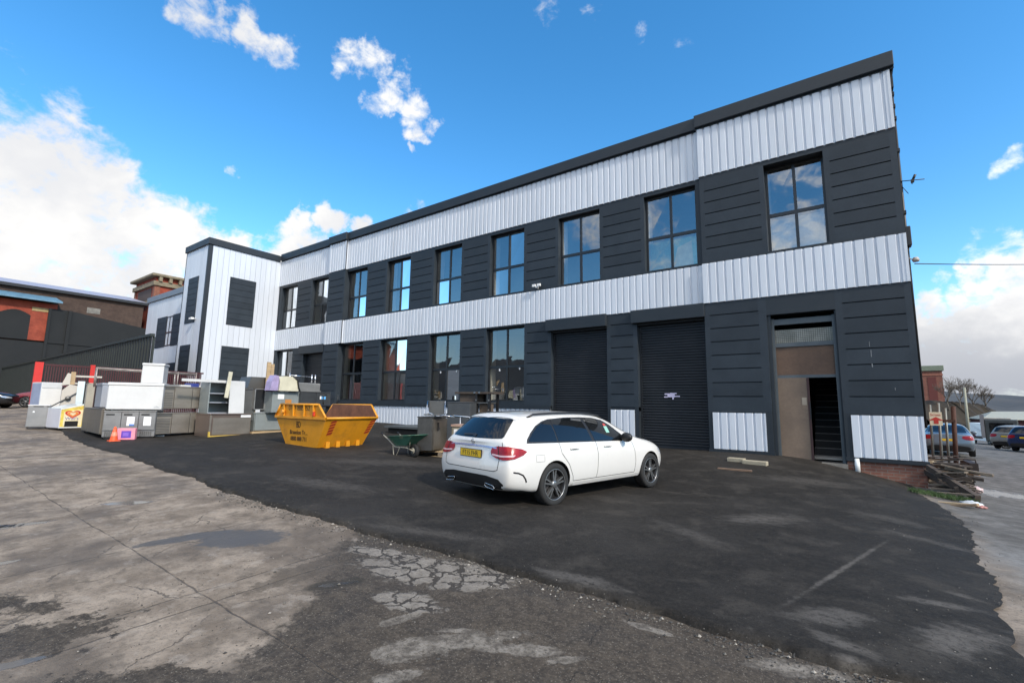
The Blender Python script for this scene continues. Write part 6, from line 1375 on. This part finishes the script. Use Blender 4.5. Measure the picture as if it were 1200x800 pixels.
def bag(u, v, Y, r, mat_, lab, nm, flat=.5):
    q = onY(u, v, Y); bmx = bmesh.new(); bmesh.ops.create_icosphere(bmx, subdivisions=3, radius=1); bmx.verts.index_update(); mb = MB()
    ph = random.uniform(0, 9)
    vs = []
    for w_ in bmx.verts:
        c = w_.co; k = 1+.18*math.sin(7*c.x+ph)*math.sin(6*c.y+ph*2)+.14*math.sin(11*c.z+9*c.x+ph)
        vs.append((q[0]+r*c.x*k*1.3, q[1]+r*c.y*k, gz(q[0], q[1])+max(-.01, r*flat*(c.z*k+.7))))
    mb.add(vs, [[w_.index for w_ in f.verts] for f in bmx.faces], 0, True); bmx.free(); o = mb.build(nm, mat_); tag(o, lab, 'bag' if 'bag' in nm else 'debris')
bag(1138, 589, 12.7, .13, P('white_plastic_bag', (.55,.57,.58), .35, 0, .2, 6), 'crumpled white plastic bag at the foot of the scrap heap', 'plastic_bag', .45)
bag(1150, 589, 12.6, .06, P('red_white_wrap', (.45,.2,.18), .5, 0, .4, 9), 'small red and white wrapper right of the crumpled white bag', 'wrapper_bag', .5)
bag(1141, 563, 15.6, .10, P('pinkish_plastic', (.55,.42,.42), .4, 0, .2, 6), 'pinkish plastic bag behind the scrap timber', 'plastic_bag', .8)
bag(1086, 530, 17.0, .22, P('beige_sack', (.26,.21,.14), .8, 0, .2, 5), 'beige bulging sack beside the corner of the warehouse', 'sack_bag', 1.5)
# weeds at the foot of the brick
def tuft(x, y, n, r, h, mat_, nm, lab, cat, kind=None):
    mb = MB()
    for i in range(n):
        a_ = random.uniform(0, 6.28); d_ = r*math.sqrt(random.random()); bx, by = x+d_*math.cos(a_), y+d_*math.sin(a_)*.5; L = h*random.uniform(.4, 1); t_ = random.uniform(0, 6.28); w_ = .006
        z = gz(bx, by)+.03; dx, dy = math.cos(t_)*L*.5, math.sin(t_)*L*.5
        mb.add([(bx-w_*math.sin(t_),by+w_*math.cos(t_),z),(bx+w_*math.sin(t_),by-w_*math.cos(t_),z),(bx+dx*.6+w_*.6,by+dy*.6,z+L*.75),(bx+dx,by+dy,z+L)], [(0,1,2,3)])
    o = mb.build(nm, mat_, recalc=False); tag(o, lab, cat, kind=kind)
gq = G(1100, 583); tuft(gq[0]+.05, gq[1], 900, .55, .10, P('weed_green', (.05,.09,.025), .8, 0, .3, 8), 'weeds', 'low green weeds along the edge of the tarmac below the brick plinth', 'weeds', 'stuff')
for u, v, lab in ((1032, 549, 'small yellow-flowered weed at the foot of the plinth, nearer the white pipe'), (1055, 559, 'small yellow-flowered weed at the foot of the plinth, nearer the corner')):
    gq = G(u, v+2); t = thing('dandelion', lab, 'plant', (gq[0], gq[1]+.05, gq[2]))
    mb = MB()
    for i in range(40): a_ = random.uniform(0, 6.28); L = random.uniform(.04,.12); mb.add([(0,0,.02),(L*math.cos(a_),L*math.sin(a_),.06),(L*math.cos(a_+.3),L*math.sin(a_+.3),.05)], [(0,1,2)])
    mb.build('leaves', P('weed_green', (.05,.09,.025), .8), t, recalc=False); mb = MB()
    for i in range(9): 
        x, y, z = random.uniform(-.12,.12), random.uniform(-.05,.05), random.uniform(.06,.11); mb.lathe([(0,.012),(.02,.006),(.0,-.004)], Matrix.Translation((x,y,z)), 8)
    mb.build('flowers', P('flower_yellow', (.65,.50,.03), .7), t)
# --- vehicles
SILV = P('silver_blue_paint', (.15,.185,.22), .3, .5, .03, 2, coat=.5, rvar=.03); MAROON = P('dark_red_paint', (.16,.012,.025), .3, .2, .05, 2, coat=.5); GREYP = P('warm_grey_paint', (.24,.245,.235), .35, .3, .04, 2); BLUEP = P('deep_blue_paint', (.015,.030,.085), .3, .3, .05, 2, coat=.4); BLKP = P('black_paint', (.012,.012,.014), .25, .2, .05, 2, coat=.4)
def park(u, v, d, heading, label, kind, paint, sc=(1,1,1), plate=None, left=True):
    p = onD(u, v, d); z = gz(p[0], p[1]); h = Vector((math.cos(R_(heading)), math.sin(R_(heading)), 0))
    return make_car(label, kind, paint, (p[0], p[1], z), R_(heading), sc, False, plate, 'parked cars in the yard')
park(1113, 535, 21.5, 84, 'silver blue saloon seen from behind, parked beyond the arrow sign', 'saloon', SILV, (1,1.02,1.04), None)
park(1180, 526, 33, 62, 'light grey tall estate car right of the recovery truck', 'estate', GREYP, (.96,1.02,1.18))
park(1203, 528, 29.5, 62, 'deep blue tall estate car at the right edge beside the grey one', 'estate', BLUEP, (.96,1.02,1.16))
def park_front(u, v, d, heading, back, *a_, **k_):
    p = onD(u, v, d); h = Vector((math.cos(R_(heading)), math.sin(R_(heading)), 0)); q = Vector((p[0], p[1], 0))-h*back
    return make_car(a_[0], a_[1], a_[2], (q.x, q.y, gz(q.x, q.y)), R_(heading), a_[3], False, None, 'parked cars in the yard')
park_front(24, 477, 31, -112, 4.3, 'dark red car parked by the corrugated fence, its headlamp showing behind the pile', 'saloon', MAROON, (1,1,1.04))
park_front(8, 478, 29, 62, 4.3, 'black car at the far left edge beside the corrugated fence', 'saloon', BLKP, (1,1,1.06))
# white van
def van(u, v, d, heading, label):
    p = onD(u, v, d); t = thing('white_van', label, 'van', (p[0], p[1], gz(p[0], p[1])), R_(heading)); WP = P('van_white', (.72,.74,.75), .35, 0, .03, dirt=.15)
    prof = [(0,.45),(5.0,.45),(5.05,.75),(4.95,1.0),(4.2,1.18),(3.55,2.05),(3.2,2.3),(.1,2.35),(.0,2.25)]
    mb = MB(); M = Matrix.Identity(4); n = len(prof)
    vs = [(x, -.95+(.12 if z > 1.9 else .0), z) for x, z in prof]+[(x, .95-(.12 if z > 1.9 else .0), z) for x, z in prof]
    mb.add(vs, [list(range(n)), list(range(2*n-1, n-1, -1))]+[[i, i+n, (i+1) % n+n, (i+1) % n] for i in range(n)]); mb.build('body', WP, t)
    for s in (-1, 1):
        y = s*.952; mb = MB(); mb.add([(2.9,y,1.25),(3.95,y,1.25),(3.5,y-s*.1,1.92),(2.9,y-s*.1,1.95)], [(0,1,2,3)]); mb.build('side_window', GLASS_CAR, t, recalc=False)
    mb = MB(); mb.add([(4.13,-.78,1.27),(4.13,.78,1.27),(3.64,.70,1.97),(3.64,-.70,1.97)], [(0,1,2,3)]); 
    mb.v = [(x+.03, y, z+.03) for x, y, z in mb.v]; mb.build('windscreen', GLASS_CAR, t, recalc=False)
    mb = MB(); mb.add([(-.004,-.7,1.35),(-.004,.7,1.35),(-.004,.65,1.95),(-.004,-.65,1.95)], [(0,1,2,3)]); mb.build('rear_window', GLASS_CAR, t, recalc=False)
    for s in (-1, 1): mb = MB(); mb.box(-.02,.02,s*.88-.05,s*.88+.05,.9,1.3); mb.build('tail_lamp', LAMP_RED, t)
    for s in (-1, 1): mb = MB(); mb.box(4.7,4.98,s*.8-.12,s*.8+.12,.85,1.02); mb.build('headlamp', LAMP_FRONT, t)
    for s in (-1, 1): mb = MB(); mb.box(3.7,3.85,s*1.1-.08,s*1.1+.08,1.2,1.45,bev=.03); mb.build('door_mirror', BLACK, t)
    for x in (1.0, 4.1):
        for s in (-1, 1): wheel(t, x, s*.83, .34, .22, False)
van(1147, 516, 54, -75, 'white panel van parked behind the recovery truck')
# recovery truck with dark flat bed
p = onD(1173, 520, 42); t = thing('recovery_truck', 'dark recovery truck with grey loading frame, left of the grey estate', 'truck', (p[0], p[1], gz(p[0], p[1])), R_(170))
CAB = P('truck_grey', (.22,.21,.215), .4, .2, .08)
mb = MB(); mb.box(-1.2,.9,-1.05,1.05,.6,2.55,bev=.08); mb.build('cab', P('truck_dark', (.055,.06,.06), .4, .1, .15, 2), t)
mb = MB(); mb.box(-1.225,-1.19,-.92,.92,1.45,2.3); mb.box(-.9,.6,-1.07,-1.045,1.45,2.25); mb.box(-.9,.6,1.045,1.07,1.45,2.25); mb.build('cab_window', GLASS_CAR, t)
mb = MB(); mb.box(.95,1.1,-1.1,1.1,.9,2.9); mb.box(.9,1.15,-1.12,-1.0,.9,2.95); mb.box(.9,1.15,1.0,1.12,.9,2.95); mb.build('head_board', CAB, t)
mb = MB(); mb.box(1.1,5.2,-1.1,1.1,.82,.98); mb.build('bed', P('truck_bed', (.03,.03,.03), .7), t); mb = MB(); mb.box(-.8,.9,-.6,.6,2.57,2.68,bev=.03); mb.build('light_bar', P('lamp_amber_grey', (.4,.36,.3), .3), t)
for x in (-.3, 3.6):
    for s in (-1, 1): wheel(t, x, s*.92, .42, .24, False, CAB, .26)
mb = MB(); mb.prism([(1.5,.98),(3.3,.98),(2.6,1.75),(2.3,1.8)], -.4, .1); o = mb.build('ramp', P('ramp_red', (.14,.02,.03), .5), t)
# --- utility pole, brick mill, shed
b_ = onD(1135, 507, 36); tp = onD(1130, 454, 36); mb = MB(); mb.tube([(b_[0],b_[1],gz(b_[0],b_[1])-.1), tuple(tp)], .10, 10, r2=.075); o = mb.build('utility_pole', P('grey_pole', (.30,.30,.24), .85, 0, .15, 2, stretch=(1,1,.2))); tag(o, 'tall grey timber utility pole in the yard behind the silver car', 'pole')
RB = brickmat('mill_red_brick', (.19,.055,.035), (.26,.085,.055), (.2,.16,.13))
d_ = 115; c = onD(1103, 428, d_); t = thing('brick_mill', 'tall red brick mill block with pale stone cornice beyond the warehouse corner', 'mill', (c[0], c[1], gz(c[0], c[1])))
H = c[2]-gz(c[0], c[1]); mb = MB(); mb.box(-14, 0, 0, 16, -1, H-1.3); mb.build('wall', RB, t); mb = MB(); mb.box(-14.3, .35, -.35, 16.3, H-1.3, H, bev=.05); mb.build('cornice', P('green_grey_stone', (.17,.20,.15), .85, 0, .2), t)
for x0 in (-1.2,-4.2,-7.2): mb = MB(); mb.box(x0-1.6, x0, -.06, .12, 1.5, H-2.8); mb.build('recessed_panel', P('dark_red_panel', (.12,.03,.025), .8), t)
for z in (H-2.4, 4.2): mb = MB(); mb.box(-14.1, .12, -.12, 16.1, z, z+.35); mb.build('string_course', P('pale_brick_band', (.30,.12,.08), .85), t)
p0 = onD(1154, 492, 78); t = thing('low_shed', 'long low brick shed with pale sheet roof at the right edge', 'shed', (p0[0], p0[1], gz(p0[0], p0[1])))
hs = onD(1154, 491, 78)[2]-gz(p0[0], p0[1]); mb = MB(); mb.box(0, 34, 0, 12, -1, hs); mb.build('wall', P('dark_red_wall', (.085,.03,.028), .85, 0, .2), t)
mb = MB(); mb.prism([(-.4,hs-.05),(34,hs-.05),(34,hs+.05),(-.4,hs+.05)], -.6, 12.5); mb.add([(-.4,-.6,hs+.05),(34,-.6,hs+.05),(34,6,hs+1.9),(2,6,hs+1.3)], [(0,1,2,3)]); mb.add([(2,6,hs+1.3),(34,6,hs+1.9),(34,12.5,hs),(-.4,12.5,hs)], [(0,1,2,3)]); mb.add([(-.4,-.6,hs+.05),(2,6,hs+1.3),(-.4,12.5,hs)], [(0,1,2)]); mb.build('roof', P('pale_sheet_roof', (.34,.34,.28), .7, 0, .1), t, recalc=False)
mb = MB(); mb.box(15,17,5,7,hs+1.2,hs+3.2); mb.build('chimney', P('dark_stack', (.04,.04,.045), .8), t)
# dark fence / bank behind the vehicles
def mound(name, pts, mat_, label, cat, depth=14, seed=1, amp=.35, kind=None):
    """long low bank: crest points (pixel u, pixel v, distance)"""
    r_ = random.Random(seed); mb = MB(); rows = []
    P0 = [onD(*p) for p in pts]; n = 90
    for i in range(n+1):
        f = i/n*(len(P0)-1); k = min(int(f), len(P0)-2); q = P0[k]+(P0[k+1]-P0[k])*(f-k); rows.append(q)
    dirv = Vector((cF[0], cF[1], 0)).normalized()
    for i, q in enumerate(rows):
        for j, (off, hz) in enumerate(((-depth*.5,0),(-depth*.3,.45),(-depth*.12,.85),(0,1),(depth*.3,.9),(depth,.0))):
            x, y = q[0]+dirv.x*off, q[1]+dirv.y*off; g_ = gz(x, y)-.5
            mb.v.append((x+r_.uniform(-amp,amp), y+r_.uniform(-amp,amp), g_+(q[2]-g_)*hz+(r_.uniform(-amp,amp) if 0 < hz else 0)))
    m_ = 6
    for i in range(n):
        for j in range(m_-1): mb.f.append([i*m_+j,(i+1)*m_+j,(i+1)*m_+j+1,i*m_+j+1]); mb.mi.append(0); mb.sm.append(True)
    o = mb.build(name, mat_, recalc=False); tag(o, label, cat, kind=kind); return o
mound('scrub_bank', [(1060,470,95),(1105,470,95),(1130,471,95),(1150,474,96),(1162,483,97),(1180,492,97),(1230,496,98)], P('brown_scrub', (.026,.020,.013), .95, 0, .5, .6, dirt=.7, dirtcol=(.018,.019,.010), bump=.6, bs=2), 'brown scrub-covered bank behind the parked vehicles', 'bank', 16, 3, .25, 'structure')
# bare trees on the bank
def bare_tree(u, vb, vt, d, seed, lab):
    r_ = random.Random(seed); b = onD(u, vb, d); H = onD(u, vt, d)[2]-b[2]; b[2] -= .5; H += .5
    t = thing('bare_tree', lab, 'tree', tuple(b), group='bare trees on the bank'); tk = MB(); cr = MB()
    def grow(p, dr, L, rad, lev):
        q = p+dr*L; mid = p+dr*L*.5+Vector((r_.uniform(-1,1), r_.uniform(-1,1), 0))*L*.06
        rad = max(rad, .014); (tk if lev == 0 else cr).tube([p, mid, q], rad, 5 if lev < 2 else 3, r2=max(.012, rad*.6))
        if lev >= 6: return
        for k in range((4,4,3,3,2,2)[lev]):
            a_ = r_.uniform(0, 6.28); sp_ = r_.uniform(.3, .7); ax = Vector((math.cos(a_), math.sin(a_), 0)); nd = (dr+ax*sp_+Vector((0,0,.12))).normalized()
            grow(p+dr*L*r_.uniform(.65, 1), nd, L*r_.uniform(.62, .8), rad*.58, lev+1)
    grow(Vector((0,0,0)), Vector((r_.uniform(-.1,.1),0,1)).normalized(), H*.33, .13, 0)
    BK = P('bare_twig', (.12,.10,.08), .9, 0, .2); tk.build('trunk', BK, t); cr.build('crown', BK, t)
for k, (u, vb, vt, s_, lab) in enumerate(((1112,480,444,1,'bare leafless tree beside the brick mill'),(1124,480,440,2,'bare leafless tree just left of the utility pole'),(1142,480,443,3,'bare leafless tree just right of the utility pole'),(1156,480,454,4,'smaller bare tree at the right end of the row'))): bare_tree(u, vb, vt, 92+k, s_, lab)
# distant moor
hm = MB(); N_ = 240; ring = []
def hill_el(az):          # elevation angle of the skyline (rad), az from +Y towards +X
    e = .012+.006*math.sin(az*3+1)+.004*math.sin(az*7)
    dz = (az-.15); e += .030*math.exp(-((az-.03)/.14)**2)*.55
    back = math.exp(-((abs(((az-math.pi+math.pi) % (2*math.pi))-math.pi)-0)/1.)**2); 
    b2 = max(0, -math.cos(az)); e += .100*b2**.6*(1+.18*math.sin(az*9)+.1*math.sin(az*23))
    return e
for i in range(N_):
    az = 2*math.pi*i/N_; R0 = 620+60*math.sin(az*5); top = EYE+math.tan(hill_el(az))*R0*1.12
    for (rr_, zf) in ((R0*.55, 0), (R0*.78, .42), (R0*.95, .82), (R0*1.12, 1), (R0*1.4, .8)):
        zb = -4; hm.v.append((rr_*math.sin(az), rr_*math.cos(az), zb+(top-zb)*zf+2.0*math.sin(az*31+rr_)*(zf > .3)))
for i in range(N_):
    for j in range(4):
        a_, b_ = i*5+j, ((i+1) % N_)*5+j; hm.f.append([a_, b_, b_+1, a_+1]); hm.mi.append(0); hm.sm.append(True)
o = hm.build('hills', P('moorland', (.048,.048,.048), .95, 0, .35, .012, dirt=.5, dirtcol=(.06,.045,.035)), recalc=False); tag(o, 'low grey moorland ridge on the horizon', 'hills', kind='structure')
# ------------------------------------------------------------------ left background: painted mill, corrugated fence, red mesh fence
MX = -72.0
DKP = P('dark_painted_wall', (.0065,.008,.009), .8, 0, .25, .5, dirt=.3, dirtcol=(.013,.0145,.0155), bump=.1, bs=14); REDB = brickmat('bright_red_brick', (.26,.036,.016), (.32,.055,.026), (.22,.07,.04)); BRB = brickmat('sooty_brown_brick', (.05,.026,.018), (.075,.042,.028), (.07,.058,.048))
mill = thing('old_mill', 'long old brick mill, partly painted black, with bright red end bay and grey roof edge', 'mill', (MX, 10, 1.2))
def bmil(mb, n, m_, par=mill): return mb.build(n, m_, par, world=True)
def yz(u, v, X=MX): q = onX(u, v, X); return q[1], q[2]
y0, ze = yz(0, 331.5); ye, ze2 = yz(163, 357); ez = (ze+ze2)/2
mb = MB(); mb.box(MX-14, MX, -30, ye+.5, -.5, ez-.1); bmil(mb, 'wall', BRB)
mb = MB(); mb.box(MX-14, MX+.45, -30, ye+.8, ez-.1, ez+.22); bmil(mb, 'gutter', P('dark_gutter', (.010,.012,.015), .6))
mb = MB(); mb.add([(MX+.4,-30,ez+.23),(MX+.4,ye+.8,ez+.23),(MX-7,ye+.8,ez+1.9),(MX-7,-30,ez+1.9)], [(0,1,2,3)]); bmil(mb, 'roof', P('pale_slate_roof', (.28,.29,.36), .5, 0, .1), mill)
yr, zr1 = yz(67.5, 356); _, zrb = yz(55, 400); yl_, _z = yz(33, 360)
mb = MB(); mb.box(MX, MX+.25, -30, yr, zrb, zr1-.15); bmil(mb, 'red_bay', REDB)
mb = MB(); ya, za = yz(0, 340); yb, zb_ = yz(71, 350.5); mb.add([(MX+1.4,-30,za-.72),(MX+1.4,yb,za-.72),(MX+.2,yb-.4,za-.15),(MX+.2,-30,za-.15),(MX+1.4,-30,za-.55),(MX+1.4,yb,za-.55),(MX+.2,yb-.4,za+.0),(MX+.2,-30,za+.0)], [(0,1,2,3),(4,5,6,7),(0,1,5,4),(1,2,6,5)]); bmil(mb, 'canopy_roof', P('blue_sheet_roof', (.10,.20,.28), .5, 0, .25, 2), mill)
# bricked-up arch
ay0, az1 = yz(2, 361); ay1, az0 = yz(31, 398); pts = [(ay0-.2, az0), (ay1, az0), (ay1, az1-.45)]+[(ay1+(ay0-.2-ay1)*k/8, az1-.45+.5*math.sin(math.pi*k/8)) for k in range(1, 8)]+[(ay0-.2, az1-.45)]
def yzprism(mb, pts, x0, x1, mi=0):
    n = len(pts); mb.add([(x0, y, z) for y, z in pts]+[(x1, y, z) for y, z in pts], [list(range(n)), list(range(2*n-1, n-1, -1))]+[[i, i+n, (i+1) % n+n, (i+1) % n] for i in range(n)], mi); return mb
bmil(yzprism(MB(), pts, MX+.2, MX+.27), 'bricked_arch', DKP)
mb = MB(); q1, q2 = yz(37, 362), yz(58, 366); mb.box(MX+.2, MX+.3, q1[0], q2[0], q2[1]-.05, q2[1]+.35); bmil(mb, 'stone_lintel', P('yellow_stone', (.33,.25,.12), .85, 0, .25, 3))
# black-painted lower wall and higher painted bay
p1, p2, p3 = yz(58, 362), yz(82, 365), yz(172, 386); pb = yz(52, 402)
bmil(yzprism(MB(), [(-30, -.5), (pb[0], -.5), (pb[0], pb[1]), (-30, zrb+.02)], MX+.26, MX+.5), 'painted_plinth', DKP)
bmil(yzprism(MB(), [(p1[0], -.5), (p3[0], -.5), (p3[0], p3[1]), (p2[0], p2[1]), (p1[0], p1[1])], MX+.02, MX+.4), 'painted_bay', DKP)
mb = MB(); mb.box(MX+.4, MX+.62, p2[0]-.2, p2[0]+.1, 0, p2[1]); mb.box(MX+.4, MX+.5, p1[0], p3[0], zrb-.2, zrb+.1); mb.box(MX+.4, MX+.6, p1[0]-.12, p1[0]+.12, 0, p1[1]); bmil(mb, 'pier', DKP)
q1 = yz(110, 362); mb = MB(); mb.box(MX, MX+.02, q1[0]-.6, q1[0]+.6, q1[1]-.55, q1[1]+.1); bmil(mb, 'patched_brick', P('pale_patch', (.18,.17,.15), .9, 0, .3, 3))
# corner tower of the mill
tA = onX(184, 321, MX); tY = tA[1]; tz = tA[2]; tx0 = onY(160.5, 330, tY)[0]; ty1 = onX(220, 328, MX)[1]+3
tw2 = thing('mill_tower', 'square red brick tower with heavy stone cornice, rising behind the annex', 'tower', (MX-4, tY+3, 1.2))
def btw(mb, n, m_): return mb.build(n, m_, tw2, world=True)
mb = MB(); mb.box(tx0, MX, tY, ty1, -.5, tz-.3); btw(mb, 'wall', REDB)
mb = MB(); mb.box(tx0-.6, MX+.6, tY-.6, ty1, tz-.35, tz, bev=.08); mb.box(tx0-.3, MX+.3, tY-.3, ty1, tz-1.5, tz-.95); 
btw(mb, 'cornice', P('sooty_stone', (.20,.165,.11), .9, 0, .35, 2, dirt=.5))
for k in range(9):
    y = tY+.2+k*1.1; mb = MB(); mb.box(MX+.02, MX+.5, y, y+.35, tz-.95, tz-.35); btw(mb, 'corbel', P('sooty_stone', (.20,.165,.11), .9))
mb = MB(); mb.box(tx0-.05, tx0+.5, tY-.1, tY+.1, tz-6, tz-1.5); mb.box(MX-.5, MX+.08, tY-.1, tY+.5, tz-6, tz-1.5); btw(mb, 'quoin', P('brown_brick_quoin', (.20,.08,.05), .9, 0, .3, 3))
mb = MB(); mb.box(tx0+1.3, MX-1.2, tY-.04, tY+.1, tz-3.4, tz-1.7); btw(mb, 'window_recess', P('dark_recess', (.07,.05,.045), .9)); mb = MB(); mb.box(tx0+1.2, MX-1., tY-.3, tY+.0, tz-3.7, tz-3.4); btw(mb, 'window_sill', P('sooty_stone', (.2,.165,.11), .9))
# corrugated fence, parallel to the warehouse
FY = 8.5; fe = onY(178, 391, FY); f0 = onY(0, 431.5, FY)
fn = thing('corrugated_fence', 'tall dark corrugated steel fence running from the yard to the old mill', 'fence', (fe[0]-20, FY, 1.0))
pr = []; x = fe[0]; 
while x > MX+1:
    for dx, dy in ((0,0),(.14,0),(.2,.09),(.34,.09),(.40,0)): pr.append((x-dx, FY+dy))
    x -= .42
n = len(pr); zt0 = (fe[2]+f0[2])/2; ztop = lambda x: fe[2]+(f0[2]-fe[2])*(x-fe[0])/(f0[0]-fe[0])
mb = MB(); mb.add([(a, b, .2) for a, b in pr]+[(a, b, ztop(a)) for a, b in pr], [(i, i+1, n+i+1, n+i) for i in range(n-1)]); mb.build('sheeting', P('dark_green_black_sheet', (.014,.019,.018), .6, .1, .3, .8, dirt=.3, dirtcol=(.025,.03,.028)), fn, world=True)
mb = MB(); mb.add([(fe[0],FY-.04,fe[2]-.12),(MX+1,FY-.04,ztop(MX+1)-.12),(MX+1,FY+.14,ztop(MX+1)-.12),(fe[0],FY+.14,fe[2]-.12),(fe[0],FY-.04,fe[2]+.02),(MX+1,FY-.04,ztop(MX+1)+.02),(MX+1,FY+.14,ztop(MX+1)+.02),(fe[0],FY+.14,fe[2]+.02)], [(0,1,2,3),(4,5,6,7),(0,1,5,4),(2,3,7,6),(0,3,7,4)]); mb.build('top_rail', P('green_black_rail', (.022,.030,.027), .6), fn, world=True)
for k in range(9): x = fe[0]-.1-k*4.6; mb = MB(); mb.box(x-.08,x+.0,FY+.10,FY+.2,.2,ztop(x)-.12); mb.build('post', P('green_black_rail', (.022,.030,.027), .6), fn, world=True)
# red mesh fence at right angles to it
RX = -28.0; ra = onX(46.5, 424, RX); rb = onX(109, 430.5, RX)
rf_ = thing('red_mesh_fence', 'bright red posts with dark red bar fencing behind the pile of kitchen equipment', 'fence', (RX, ra[1], ga(RX, ra[1])))
RED = P('bright_red_paint', (.55,.025,.018), .5, 0, .1, 2); DRED = P('dark_red_bars', (.055,.010,.012), .6, 0, .15)
zt_ = ra[2]; mb = MB(); mb.box(RX-.05, RX+.05, ra[1]-.13, ra[1]+.13, .5, zt_); mb.build('post', RED, rf_, world=True)
mb = MB(); mb.box(RX-.06, RX+.06, rb[1]-.09, rb[1]+.07, .5, zt_-.0); mb.build('post', RED, rf_, world=True)
mb = MB(); y = ra[1]+.2
while y < 10.6: mb.box(RX-.012, RX+.012, y, y+.045, .6, zt_-.08); y += .085
mb.build('bars', DRED, rf_, world=True)
mb = MB(); mb.box(RX-.025, RX+.025, ra[1]+.17, 10.7, zt_-.14, zt_-.06); mb.build('top_rail', DRED, rf_, world=True)
